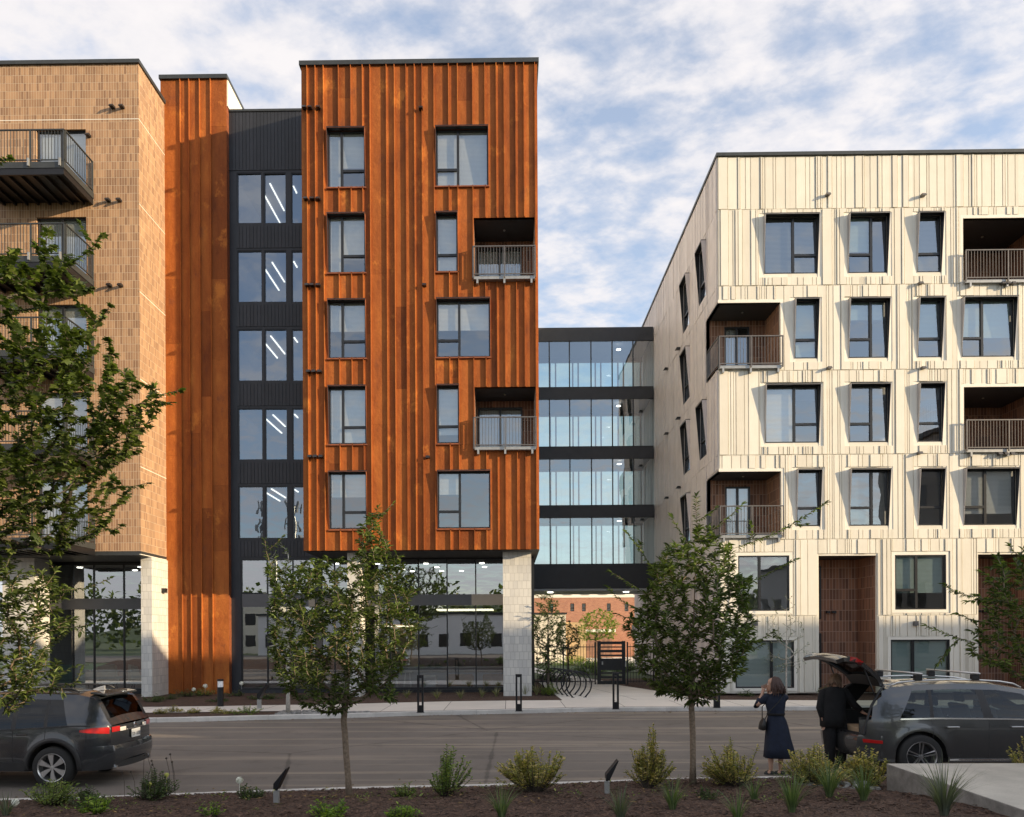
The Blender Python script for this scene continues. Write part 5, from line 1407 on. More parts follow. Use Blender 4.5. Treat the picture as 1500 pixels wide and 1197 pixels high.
# fence and gate
YFN = 35.0
def fence(xa, xb, label):
    t = empty('picket_fence', (xa, YFN, .13), label, 'fence', 'black picket fence across the passage')
    m = MB(); n = int((xb-xa)/.13)
    for i in range(n+1):
        x = xa + (xb-xa)*i/n; m.box(x-.009, x+.009, YFN-.009, YFN+.009, .2, 2.0)
    m.box(xa, xb, YFN-.02, YFN+.02, 1.86, 1.90); m.box(xa, xb, YFN-.02, YFN+.02, .26, .30)
    m.build('pickets', M['blackmetal'], t)
    k = max(1, round((xb-xa)/1.6))
    for i in range(k+1):
        x = xa + (xb-xa)*i/k; p = MB(); p.box(x-.03, x+.03, YFN-.031, YFN+.031, .1, 2.1); p.build('post', M['blackmetal'], t)
ga, gb = PY(875, 980, YFN)[0], PY(916, 980, YFN)[0]
fence(xr-.1, ga-.1, 'black picket fence left of the solid gate'); fence(gb+.1, wx0, 'short black picket fence right of the solid gate')
t = empty('gate', (ga, YFN, .13), 'solid black steel gate with horizontal slots at top and bottom', 'gate')
m = MB(); z0, z1 = .14, 2.13
m.box(ga, ga+.16, YFN-.05, YFN+.05, z0, z1+.02); m.box(gb-.16, gb, YFN-.05, YFN+.05, z0, z1+.02); m.build('gate_frame', M['blackmetal'], t)
m = MB(); zs = [z0, .26, .36, .44, .54, .60, .72, .78, 1.28, 1.34, 1.42, 1.56, 1.62, 1.76, 1.82, 1.98, 2.03, z1]
for a, b in ((z0,.30),(.42,.52),(.62,.70),(.80,1.34),(1.44,1.52),(1.62,1.74),(1.84,1.90),(2.0,z1)): m.box(ga+.16, gb-.16, YFN-.02, YFN+.02, a, b)
m.build('gate_panel', M['blackmetal'], t)
m = MB(); m.box(ga+.2, ga+.26, YFN-.09, YFN-.03, 1.05, 1.2); m.box(gb-.02, gb+.03, YFN-.1, YFN-.05, .95, 1.2); m.build('handle', M['bracket'], t)
# flood lights in the beds
def spot(x, y, z, s, label, az):
    t = empty('spot_light', (x, y, z), label, 'spot light', 'spot lights in the planting beds')
    m = MB(); m.box(x-.035*s, x+.035*s, y-.03*s, y+.03*s, z-.02, z+.17*s); m.build('junction_box', M['bracket'], t, bevel=.004)
    m = MB(); m.tube([(x, y, z+.17*s), (x+.01*s, y, z+.24*s)], .02*s, 8); 
    a = math.radians(az); c = Vector((x+.06*s, y, z+.33*s)); d = Vector((math.cos(a), 0, math.sin(a))); nn = Vector((-math.sin(a), 0, math.cos(a)))
    k = []
    for sx, sn in ((-.14,-.05),(.16,-.015),(.17,.0),(-.09,.035),(-.15,.0)): k.append(c + d*sx*s + nn*sn*s)
    m.prism([(p.x, p.y-.08*s, p.z) for p in k], .16*s, (0,1,0)); m.build('lamp_head', M['blackmetal'], t, bevel=.004)
x, y, z = bed(405, 1178); spot(x, y, z, .85, 'black spot light on a grey box in the mulch, left of the dark tree trunk', 58)
x, y, z = bed(889, 1163); spot(x, y, z, .85, 'black spot light on a grey box in the mulch, left of the upright gold bush', 58)
x, y, z = farp(380, 1038); spot(x, y, .13, 1.7, 'black spot light across the street beside the river stones', 55)

# ================================================================= LOBBY FURNITURE
M['mint'] = M_simple('mint_upholstery', (0.30, 0.44, 0.40), .8, 0, .1, 5)
M['tanleather'] = M_simple('tan_upholstery', (0.42, 0.24, 0.12), .6, 0, .15, 6)
M['woodlight'] = M_simple('pale_wood', (0.52, 0.38, 0.22), .5, 0, .15, 3)
def wing_chair(x, y, rz, label):
    t = empty('wing_chair', (x, y, .16), label, 'armchair', 'mint armchairs in the left lobby', rz)
    def part(nm, mb_, mt): return mb_.build(nm, M[mt], t, local=True, bevel=.03)
    part('seat', MB().box(-.33,.33,-.33,.3,.25,.45), 'mint'); b = MB(); b.prism([(-.38,.3,.25),(.38,.3,.25),(.38,.42,.25),(-.38,.42,.25)], .85); part('backrest', b, 'mint')
    for s in (-1, 1):
        m = MB(); m.prism([(s*.34,-.3,.25),(s*.34,.3,.25),(s*.34,.42,1.08),(s*.34,.15,1.02),(s*.34,.05,.62),(s*.34,-.3,.58)], .07*s, (1,0,0)); part('armrest', m, 'mint')
        for q in (-1, 1):
            m = MB(); m.tube([(s*.28, q*.25, .25), (s*.32, q*.3, 0)], [.02, .012], 6); m.build('leg', M['blackmetal'], t, local=True)
for px, dy, rz, lab in ((92, 1.3, .5, 'mint wing chair nearest to the left window of the brick building lobby'), (124, 1.6, -.7, 'mint wing chair in the middle of the brick building lobby'), (158, 1.6, .7, 'mint wing chair right of the middle one in the brick building lobby'), (205, 1.8, 2.2, 'mint chair half hidden by the left shingled column')):
    wing_chair(PY(px, 1000, YG+dy)[0], YG+dy, rz, lab)
def stool(x, y, label):
    t = empty('bar_stool', (x, y, .16), label, 'bar stool', 'bar stools in the lobby')
    m = MB(); m.lathe([(0,.70),(.19,.70),(.20,.73),(.17,.76),(0,.75)], (0,0,0), n=16); m.build('seat', M['inwhite'], t, local=True, smooth=True)
    for a in range(4):
        c, s = math.cos(a*PI/2+.78), math.sin(a*PI/2+.78); m = MB(); m.tube([(c*.12, s*.12, .70), (c*.22, s*.22, 0)], .014, 6); m.build('leg', M['inwhite'], t, local=True)
    m = MB(); m.tube([(.18*math.cos(k*PI/8), .18*math.sin(k*PI/8), .25) for k in range(17)], .009, 5); m.build('foot_ring', M['inwhite'], t, local=True)
for px, d_ in ((577, 'left'), (597, 'right')): stool(PY(px, 1000, YG+1.5)[0], YG+1.5, 'white bar stool in the lobby, the %s one of the two' % d_)
t = empty('counter', (PY(600, 990, YG+2.6)[0], YG+2.6, .16), 'white topped lobby counter behind the bar stools', 'counter')
x0, x1 = PY(575, 990, YG+2.6)[0], PY(735, 990, YG+2.6)[0]
m = MB(); m.box(x0, x1, YG+2.6, YG+3.2, .16, 1.0); m.build('cabinet', M['inwall'], t); m = MB(); m.box(x0-.05, x1+.05, YG+2.55, YG+3.25, 1.001, 1.05); m.build('countertop', M['inwhite'], t)
def armchair(px, label, mat):
    x = PY(px, 1000, YG+1.7)[0]; t = empty('armchair', (x, YG+1.7, .16), label, 'armchair')
    MB().box(-.45,.45,-.1,.3,.12,.42).build('seat', M[mat], t, local=True, bevel=.03); MB().box(-.55,.55,-.28,-.12,.12,.62).build('backrest', M[mat], t, local=True, bevel=.03)
    for s in (-1, 1): MB().box(s*.46, s*.58, -.1, .32, .12, .55).build('armrest', M[mat], t, local=True, bevel=.02)
    for s in (-1, 1):
        for q in (-.2, .25): MB().box(s*.5-.02, s*.5+.02, q-.02, q+.02, 0, .12).build('leg', M['blackmetal'], t, local=True)
    return t
armchair(674, 'tan lounge chair in the lobby seen from behind', 'tanleather'); armchair(727, 'dark tan lounge chair beside the right shingled column', 'tanleather')
t = empty('side_table', (PY(630, 1000, YG+1.6)[0], YG+1.6, .16), 'white cube side table in the lobby right of the bar stools', 'table')
m = MB(); m.box(-.27,.27,-.25,.25,.0,.06); m.box(-.27,-.22,-.25,.25,.06,.5); m.box(.22,.27,-.25,.25,.06,.5); m.box(-.27,.27,-.25,.25,.5,.56); m.box(-.22,.22,.2,.24,.06,.5); m.build('frame', M['inwhite'], t, local=True)
t = empty('wood_partition', (PY(600, 990, YG+3.4)[0], YG+3.4, .16), 'lit pale wood booth panel in the lobby', 'partition')
x0, x1 = PY(560, 990, YG+3.4)[0], PY(612, 990, YG+3.4)[0]; m = MB(); m.box(x0, x1, YG+3.5, YG+3.6, .16, 3.0); m.box(x1-.08, x1, YG+3.3, YG+3.5, .16, 3.1); m.box(x0, x1-.08, YG+3.3, YG+3.5, 2.95, 3.1); m.build('panel', M['woodlight'], t)
m = MB(); m.box(x0+.1, x1-.12, YG+3.42, YG+3.46, 2.85, 2.9); m.build('strip_light', M['lamp'], t)
t = empty('pendant_light', (PY(660, 900, YG+4)[0], YG+4, 4.0), 'long slatted wooden lights hanging in the lobby', 'light')
for k in range(4):
    xx = PY(640, 900, YG+4)[0]; m = MB(); m.box(xx, xx+2.6, YG+3.8+k*.35, YG+3.86+k*.35, 3.6, 3.66); m.build('strip_light', M['lamp'], t)
m = MB(); m.box(xx, xx+.02, YG+3.8, YG+4.9, 3.661, 4.3); m.box(xx+2.58, xx+2.6, YG+3.8, YG+4.9, 3.661, 4.3); m.build('hanger', M['blackmetal'], t)

# ================================================================= BUILDINGS BEYOND AND BEHIND THE VIEWER
YR_ = 80.0
t = empty('brick_house', (5, YR_, 0), 'distant sunlit red brick building with a pale upper storey seen under the link bridge', 'building')
Tq = Tfront(YR_)
zq = XZ(860, 875.5, YR_)[1]
hs = [R4(p, p+5.5, 884, 895.5, YR_) for p in (805, 835.5, 852.5, 889, 915)] + [R4(p, p+5.5, 915, 929, YR_) for p in (806, 925)]
wall(Tq, -16, 26, .13, zq, hs, .3, 'wall', M['redbrick'], t)
for h in hs: window(Tq, *h, t, 'S', .5, .4, 'blind_dark', .4, inset=.12)
m = MB(); m.box(-16, 26, YR_+.6, YR_+14, zq, zq+3.2); m.build('upper_storey', M['trim'], t)
m = MB()
for k in range(22): m.box(-15+k*1.9, -14.1+k*1.9, YR_+.55, YR_+.61, zq+.3, zq+1.9)
m.build('window', M['glass'], t); m = MB(); m.box(-16, 26, YR_+.31, YR_+14, .13, zq-.01); m.box(-16.02, 26, YR_-.05, YR_+.62, zq, zq+.2); m.build('core', M['trim'], t)
xg0, xg1 = XZ(858, 925, YR_-3)[0], XZ(897, 925, YR_-3)[0]
m = MB(); m.box(xg0, xg1, YR_-3, YR_-.02, .13, 2.75); m.build('porch', M['tilewall'], t); m = MB(); m.box(xg0-.3, xg1+.3, YR_-3.3, YR_-.02, 2.76, 3.05); m.build('porch_roof', M['trim'], t)
t = empty('cream_annex', (1.5, 66, 0), 'tall sunlit cream wall standing left of the distant brick building', 'building')
x0, x1 = PY(818, 920, 66)[0], PY(829, 920, 66)[0]; m = MB(); m.box(x0-4, x1, 66, 72, .13, 4.3); m.build('wall', M['clad'], t); m = MB(); m.box(x1+.01, x1+1.8, 66.5, 71, .13, 3.6); m.build('side_wing', M['woodlight'], t)
m = MB(); m.box(x0-4.1, x1+.1, 65.9, 72.1, 4.3, 4.45); m.build('roof_edge', M['coping'], t)

M['shade_blockwall'] = M_simple('shade_block_grey', (0.22, 0.21, 0.20), .8, 0, .1, 1)
# unseen blocks at right, placed and sized to shade the street and lower walls
def block(name, label, x0, x1, y0, y1, h, mat, win=True):
    t = empty(name, (x0, y0, 0), label, 'building'); m = MB(); m.box(x0, x1, y0, y1, -.05, h); m.build('wall', M[mat], t)
    m = MB(); m.box(x0-.2, x1+.2, y0-.2, y1+.2, h, h+.3); m.build('roof', M['coping'], t)
    if win:
        m = MB(); n = int((x1-x0)/3); nz = int(h/3.2)
        for k in range(nz):
            for i in range(n):
                x = x0+1+i*3
                m.box(x, x+1.5, y1, y1+.03, 1+k*3.2, 2.7+k*3.2)
            for j in range(int((y1-y0)/3)):
                y = y0+1+j*3; m.box(x0-.03, x0, y, y+1.5, 1+k*3.2, 2.7+k*3.2)
        m.build('window', M['frame'], t)
block('apartment_building', 'tall unseen block out of frame at the right, sized to shade the lower walls', 27.5, 80, 4, 8.5, 14.9, 'shade_blockwall')  # added shade block, only shares its name with the apartment buildings
block('shade_block', 'lower unseen block out of frame at the right, added to shade the street', 25.5, 70, -22, 3.6, 8.6, 'inwall')
block('warehouse', 'long low pale building behind the viewer, mirrored in the lobby glass', -34, 14, -46, -38, 5.2, 'inwhite')
block('house', 'cream house behind the viewer, mirrored in the lobby glass', -44, -36, -60, -50, 8.5, 'clad')
# tree belt and ridge behind the viewer, only mirrored in the glass
def belt(name, x0, x1, y, h, seed, mat, n):
    rnd = random.Random(seed); A = [[], [], [], [], []]
    for i in range(n):
        x = rnd.uniform(x0, x1); hh = h*(.55 + .45*abs(math.sin(x*.13+seed))*abs(math.cos(x*.31+1)) + rnd.uniform(-.05, .12)); z = hh*rnd.random()**.6
        A[0].append((x, y+rnd.uniform(-4, 4), z)); A[1].append((rnd.uniform(-1,1), rnd.uniform(-1,1), rnd.uniform(-.5,1))); A[2].append((rnd.uniform(-1,1), rnd.uniform(-1,1), .6)); A[3].append(rnd.uniform(.8, 1.8)); A[4].append(rnd.uniform(.6, 1.2))
    return tag(leaves_obj(name, A, mat, None, 'quad'), kind='stuff')
belt('woodland', -110, 120, -95, 15, 1, M['leaf_maple'], 9000)
m = MB(); Xh = xs_(-500, 500, 60); m.grid([[(x, -260, -1) for x in Xh], [(x, -330, 14+10*math.sin(x*.009+1)+4*math.sin(x*.031)) for x in Xh], [(x, -480, -1) for x in Xh]]); tag(m.build('hills', M['grassland'], smooth=True), kind='structure')
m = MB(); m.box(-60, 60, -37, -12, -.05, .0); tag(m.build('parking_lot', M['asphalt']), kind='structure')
# cell tower mirrored in the stair block window
t = empty('cell_tower', (-40.5, -70, 0), 'grey antenna mast behind the viewer, mirrored in a stair window', 'tower')
m = MB(); m.tube([(0,0,0),(0,0,26)], [.5,.3], 10); m.build('mast', M['bracket'], t, local=True)
for z in (25.5, 22.5, 19.5):
    for k in range(8):
        a = k*PI/4; m = MB(); m.box(1.1*math.cos(a)-.10, 1.1*math.cos(a)+.10, 1.1*math.sin(a)-.10, 1.1*math.sin(a)+.10, z-1.0, z+1.0); m.tube([(0,0,z),(1.1*math.cos(a),1.1*math.sin(a),z)], .06, 6); m.build('antenna', M['bracket'], t, local=True)
# ================================================================= CARS
M['paint'] = M_simple('dark_grey_car_paint', (0.042, 0.047, 0.054), 0.26, 0.5, 0.04, 1, coat=1.0)
M['paint2'] = M_simple('slate_car_paint', (0.075, 0.078, 0.080), 0.26, 0.5, 0.04, 1, coat=1.0)
M['plastic'] = M_simple('black_plastic', (0.022, 0.022, 0.023), 0.55, 0, 0.1, 5)
M['rubber'] = M_simple('tyre_rubber', (0.02, 0.02, 0.02), 0.8, 0, 0.15, 20)
M['alloy'] = M_simple('silver_alloy', (0.62, 0.62, 0.62), 0.3, 0.85, 0.04, 3)
M['alloy_dark'] = M_simple('grey_alloy', (0.38, 0.38, 0.39), 0.3, 0.85, 0.04, 3)
M['chrome'] = M_simple('chrome', (0.75, 0.75, 0.75), 0.12, 1.0, 0.02, 3)
M['silverpaint'] = M_simple('satin_aluminium', (0.62, 0.62, 0.61), 0.35, 0.7, 0.04, 3)
M['carglass'] = M_glass('car_glass', (0.10, 0.11, 0.12), refl=0.04, wob=0, fk=.10)
M['carglass2'] = M_glass('light_car_glass', (0.42, 0.47, 0.45), refl=0.035, wob=0, fk=.10)
M['seatcloth'] = M_simple('car_seat_cloth', (0.05, 0.05, 0.052), 0.85, 0, 0.1, 8)
M['redlens'] = M_simple('red_lens', (0.45, 0.012, 0.012), 0.15, 0, 0.05, 4, coat=1)
M['clearlens'] = M_simple('clear_lens', (0.75, 0.73, 0.68), 0.12, 0, 0.05, 4, coat=1)
M['plate'] = M_simple('plate_white', (0.78, 0.78, 0.74), 0.5, 0, 0.03, 4)
M['ink'] = M_simple('plate_lettering', (0.05, 0.06, 0.10), 0.6, 0, 0, 4)
M['carpet'] = M_simple('tan_cardboard', (0.42, 0.30, 0.19), 0.85, 0, 0.1, 8)
M['pinkbox'] = M_simple('dusty_pink_box', (0.40, 0.25, 0.21), 0.8, 0, 0.1, 8)

def lerp_tab(tab, x):
    if x <= tab[0][0]: return tab[0][1]
    for (a, b), (c, d) in zip(tab, tab[1:]):
        if x <= c: return b + (d-b)*(x-a)/(c-a)
    return tab[-1][1]
class CarShape:
    def __init__(s, L_, W, top, belt, whl, rw=.36, arch=.42, hatch=1, roofw=.60, sill=.24, rearz=.95):
        s.L, s.W, s.top, s.belt, s.whl, s.rw, s.arch, s.sill = L_, W, top, belt, whl, rw, arch, sill
        s.roofw = roofw; s.rearz = rearz
    def hw(s, x, z):            # half width of the flank
        W = s.W/2
        e = 1 - .20*max(0, 1 - x/.42)**2.2 - .24*max(0, 1 - (s.L-x)/.75)**2.2
        zz = (z-.62)/.5
        c = 1 - .05*zz*zz if z < .62 else 1 - .035*zz*zz
        fl = 0
        for wx in s.whl:
            r = math.hypot(x-wx, z-s.rw); fl += .018*math.exp(-((r-s.arch-.02)/.09)**2)
        return W*e*c*(.965) + fl
    def zb(s, x):
        b = s.sill + .10*max(0, 1 - x/.35) + .06*max(0, 1-(s.L-x)/.5)
        for wx in s.whl:
            d = abs(x-wx)
            if d < s.arch: b = max(b, s.rw + math.sqrt(s.arch**2 - d*d)*1.0)
        return b
    def flank(s, x, v, rows):   # v 0..1 from bottom edge to belt
        z0 = s.zb(x); z1 = lerp_tab(s.belt, x); z = z0 + (z1-z0)*v
        return z, s.hw(x, z)
def build_car(root, cs, paint, gaps, glassx, rear_open=False, dpil=.12, trimname='chrome', claddingm='plastic', rimmat='alloy', rimkind=0, glassmat=None):
    """gaps: flank x stations of the side glass (start,end,[pillars]); local x = from tail to nose"""
    Lr = cs.L
    xs = sorted(set([round(0.0 + i*.05, 4) for i in range(int(Lr/.05)+1)] + [Lr] + [wx + cs.arch*math.cos(a*PI/24) for wx in cs.whl for a in range(25)]))
    xs = [x for i, x in enumerate(xs) if i == 0 or x - xs[i-1] > .006]
    NV = 10; NG = 6; NR = 6
    cut0 = cs.hatch0       # x on the roof where the tailgate ends (hinge)
    xs = sorted(set(xs + list(cs.marks))); xs = [x for i, x in enumerate(xs) if x in cs.marks or all(abs(x-k) > .012 for k in cs.marks)]
    def gh(x, t):           # greenhouse side point: t 0 belt .. 1 roof edge
        zb_ = lerp_tab(cs.belt, x); zt_ = lerp_tab(cs.top, x)
        wb = cs.hw(x, zb_); hgt = max(0, zt_-zb_)
        wr = wb - min(.36*hgt, wb*.5)
        return (wb + (wr-wb)*t**1.25, zb_ + (zt_-.05-zb_)*t if hgt > .06 else zb_ + hgt*t*.5)
    body = MB(); glassL = {}
    arches = MB()
    for sgn in (1, -1):
        rows = []
        for x in xs:
            r = []
            for j in range(NV+1):
                z, y = cs.flank(x, j/NV, NV); r.append((x, sgn*y, z))
            for j in range(1, NG+1):
                xw = x + lerp_tab(cs.S, x)*j/NG; y, z = gh(xw, j/NG); r.append((xw, sgn*y, z))
            xw = x + lerp_tab(cs.S, x); y, z = gh(xw, 1); zt_ = lerp_tab(cs.top, xw)
            for j in range(1, NR+1):
                f = 1-j/NR; r.append((xw, sgn*y*f, z + (zt_-z)*(1-f**2.6)))
            rows.append(r)
        base = len(body.v); nc = len(rows[0])
        for r in rows: body.v += r
        gmap = {}
        for i in range(len(xs)-1):
            xm = (xs[i]+xs[i+1])/2
            for j in range(nc-1):
                q = (base+i*nc+j, base+i*nc+j+1, base+(i+1)*nc+j+1, base+(i+1)*nc+j)
                isg = False
                if NV <= j < NV+NG:
                    t = (j-NV+.5)/NG
                    lo, hi = cs.gl
                    isg = lo < xm < hi and j > NV-1 and j < NV+NG-1 and not any(a < xm < b for a, b in gaps)
                if j >= NV+NG-0:
                    xm = (rows[i][j][0] + rows[i+1][j][0])/2
                    if cs.ws[0] < xm < cs.ws[1] and j > NV+NG: isg = True
                    if xm < cs.rwin[1] and xm > cs.rwin[0] and j > NV+NG-0: isg = True
                if rear_open:
                    zc = sum(rows[i+a][j+b][2] for a in (0,1) for b in (0,1))/4
                    if j >= NV+NG and rows[i+1][j][0] < cut0+.02: continue
                    if j >= NV and rows[i][j][0] < lerp_tab([(.9,.06),(1.2,.18),(1.45,.36),(1.6,.46)], zc): continue
                if isg:
                    kx = ('roof', xs[i] > 2.0) if j >= NV+NG else (sgn, sum(1 for a, b in gaps if xm > b)); gb = glassL.setdefault(kx, MB())
                    n = len(gb.v); gb.v += [body.v[k] for k in q]; gb.f.append((n, n+1, n+2, n+3))
                elif NV <= j < NV+NG-1 and any(a < xm < b for a, b in gaps) and lo < xm < hi:
                    gb = glassL.setdefault(('pillar', sgn, next(a for a, b in gaps if a < xm < b)), MB()); n = len(gb.v); gb.v += [body.v[k] for k in q]; gb.f.append((n, n+1, n+2, n+3))
                else: body.f.append(q)
        # closed wheel wells
        for wx in cs.whl:
            pr = [(wx + cs.arch*1.0*math.cos(a*PI/16), cs.rw + cs.arch*math.sin(a*PI/16)) for a in range(17)]
            arches.grid([[(x, sgn*(cs.hw(x, z)-.004), z) for x, z in pr], [(x, sgn*.45, z) for x, z in pr]])
            arches.poly([(x, sgn*.45, z) for x, z in pr])
            arches.build('wheel_arch', M['plastic'], root, local=True, smooth=True); arches = MB()
    # tail and nose caps
    def cap(xe, sg, bulge, zlo, zhi, mb_, ny=12, nz=12, z_of=None):
        rows = []
        for i in range(nz+1):
            z = zlo + (zhi-zlo)*i/nz; w = cs.hw(xe, z)
            rows.append([(xe + sg*bulge*(1-(2*j/ny-1)**2)*(1-.15*abs((z-.6)/.5)), w*(2*j/ny-1), z) for j in range(ny+1)])
        mb_.grid(rows); return rows
    zl0 = cs.zb(0); zh0 = lerp_tab(cs.belt, 0); zN = lerp_tab(cs.belt, Lr)
    cap(0, -1, .07, zl0, cs.lip if rear_open else zh0, body)
    cap(Lr, 1, .14, cs.zb(Lr), zN, body)
    if lerp_tab(cs.top, 0) > zh0 + .02 and not rear_open:
        y, z = gh(0, 1); zt_ = lerp_tab(cs.top, 0); w = cs.hw(0, zh0)
    o = body.build('body', paint, root, smooth=True, local=True, sharp=32, recalc=True)
    for kx, gb in glassL.items():
        if kx[0] == 'pillar': gb.build('pillar', M['plastic'], root, local=True, smooth=True, recalc=True)
        elif gb.f: gb.build('windscreen' if kx == ('roof', True) else ('rear_window' if kx == ('roof', False) else 'window'), glassmat or M['carglass'], root, local=True, smooth=True, recalc=True)
    # underbody and interior
    m = MB(); m.box(.25, Lr-.3, -cs.W/2+.16, cs.W/2-.16, cs.sill-.02, cs.sill+.08); m.build('underbody', M['plastic'], root, local=True)
    # wheels
    for wx in cs.whl:
        for sgn in (1, -1):
            wheel(root, wx, sgn*(cs.W/2-.115), cs.rw, sgn, rimmat, rimkind)
    return o
def wheel(root, x, y, r, sgn, rimmat, kind):
    w_ = .115
    tm = MB(); rr_ = r*.69
    prof = [(rr_, -w_), (r*.90, -w_), (r*.985, -w_*.72), (r, -w_*.3), (r, w_*.3), (r*.985, w_*.72), (r*.90, w_), (rr_, w_)]
    tm.lathe([(a, b) for a, b in prof], (x, y, r), 'y', 36)
    wo = tm.build('wheel', M['rubber'], root, local=True, smooth=True)
    rim = MB(); yo = y + sgn*w_*.92
    rim.lathe([(rr_*1.02, yo-y+.002*sgn), (rr_*.99, yo-y+.012*sgn), (rr_*.93, yo-y), (rr_*.90, yo-y-.03*sgn), (rr_*.88, yo-y-.12*sgn)], (x, y, r), 'y', 36)
    rim.lathe([(0, yo-y-.005*sgn), (r*.10, yo-y-.008*sgn), (r*.12, yo-y-.03*sgn)], (x, y, r), 'y', 16)
    n = 5 if kind == 1 else 6
    for k in range(n):
        a0 = 2*PI*k/n + .3
        def P(rad, da, dy): return (x + rad*math.cos(a0+da), yo + dy*sgn, r + rad*math.sin(a0+da))
        if kind == 1:
            for s in (-1, 1):
                q = [P(r*.09, s*.55, -.02), P(r*.10, s*.15, -.02), P(rr_*.93, s*.10+.055, -.002), P(rr_*.93, s*.10-.055+.0, -.002)]
                q = [P(r*.10, s*.7, -.02), P(r*.10, s*.1, -.02), P(rr_*.93, s*.13+.045, -.0), P(rr_*.93, s*.13-.045, -.0)]
                rim.prism(q, .02*sgn, (0, -1, 0))
        else:
            q = [P(r*.09, -.5, -.01), P(r*.09, .5, -.01), P(rr_*.5, .42, .0), P(rr_*.93, .36, -.0), P(rr_*.93, -.10, -.0), P(rr_*.5, -.12, .0)]
            rim.prism(q, .02*sgn, (0, -1, 0))
    rim.build('rim', M[rimmat], wo, local=True, smooth=True, sharp=30)
    bk = MB(); bk.lathe([(0, -w_*.1*sgn), (rr_*.9, -w_*.1*sgn)], (x, y, r), 'y', 24); bk.build('brake_disc', M['plastic'], wo, local=True)
    return wo
def seat(root, x, y, z=.45, rear=False):
    m = MB(); w = .25
    m.box(x-.05, x+.45, y-w, y+w, z, z+.16)
    m.prism([(x-.02, y-w, z+.1), (x+.1, y-w, z+.1), (x-.10, y-w, z+.72), (x-.20, y-w, z+.70)], 2*w, (0,1,0))
    m.prism([(x-.15, y-.13, z+.74), (x-.07, y-.13, z+.74), (x-.09, y-.13, z+.92), (x-.17, y-.13, z+.92)], .26, (0,1,0))
    m.build('seat', M['seatcloth'], root, local=True, bevel=.03)

def patch(cs, mb_, fn, u0, u1, v0, v1, nu=8, nv=4, off=.012, edge=None):
    """a lens or trim skin lying on the body surface; fn(u, v) gives point and outward normal"""
    rows = []
    for i in range(nv+1):
        r = []
        for j in range(nu+1):
            u = u0 + (u1-u0)*j/nu; a, b = (v0, v1) if edge is None else edge(u)
            v = a + (b-a)*i/nv; p, n = fn(u, v); r.append(tuple(Vector(p) + Vector(n)*off))
        rows.append(r)
    mb_.grid(rows)
    # rim back to the body
    for rr_, ii in ((rows[0], 0), (rows[-1], nv)):
        back = []
        for j in range(nu+1):
            u = u0 + (u1-u0)*j/nu; a, b = (v0, v1) if edge is None else edge(u)
            p, n = fn(u, (a, b)[0 if ii == 0 else 1]); back.append(tuple(Vector(p) - Vector(n)*.01))
        mb_.grid([rr_, back])
def flank_fn(cs, sgn):
    return lambda x, z: ((x, sgn*cs.hw(x, z), z), (0, sgn, 0))
def cap_fn(cs, bulge=.07):
    def f(y, z):
        w = cs.hw(0, z); q = max(-1, min(1, y/w)); return ((-bulge*(1-q*q)*(1-.15*abs((z-.6)/.5)), y, z), (-1, q*.3, 0))
    return f

# ---- car at the left: compact utility car seen from behind, heading left
rav = empty('parked_car', (-6.45, 12.75, 0), 'dark grey compact suv at the left edge seen from behind with its tailgate shut', 'car', rz=PI)
cs = CarShape(4.6, 1.86, [(0,1.08),(.05,1.18),(.14,1.36),(.23,1.52),(.31,1.61),(.6,1.665),(1.4,1.69),(2.2,1.67),(2.75,1.58),(3.2,1.36),(3.62,1.12),(4.2,1.02),(4.6,.86)],
              [(0,1.06),(.5,1.10),(1.2,1.06),(2.4,1.0),(3.4,.97),(4.2,.93),(4.6,.80)], (.93, 3.62), rw=.365, arch=.44, sill=.30)
cs.hatch0 = .42; cs.ws = (2.80, 3.58); cs.rwin = (.06, .29); cs.lip = .8
cs.gl = (.68, 3.26); cs.marks = (.68, 1.04, 1.10, 1.60, 1.68, 2.60, 2.68, 3.26); cs.S = [(0,0),(.05,.02),(.68,.20),(1.04,.04),(1.68,0),(2.6,-.08),(3.26,-.70),(3.6,0),(4.6,0)]
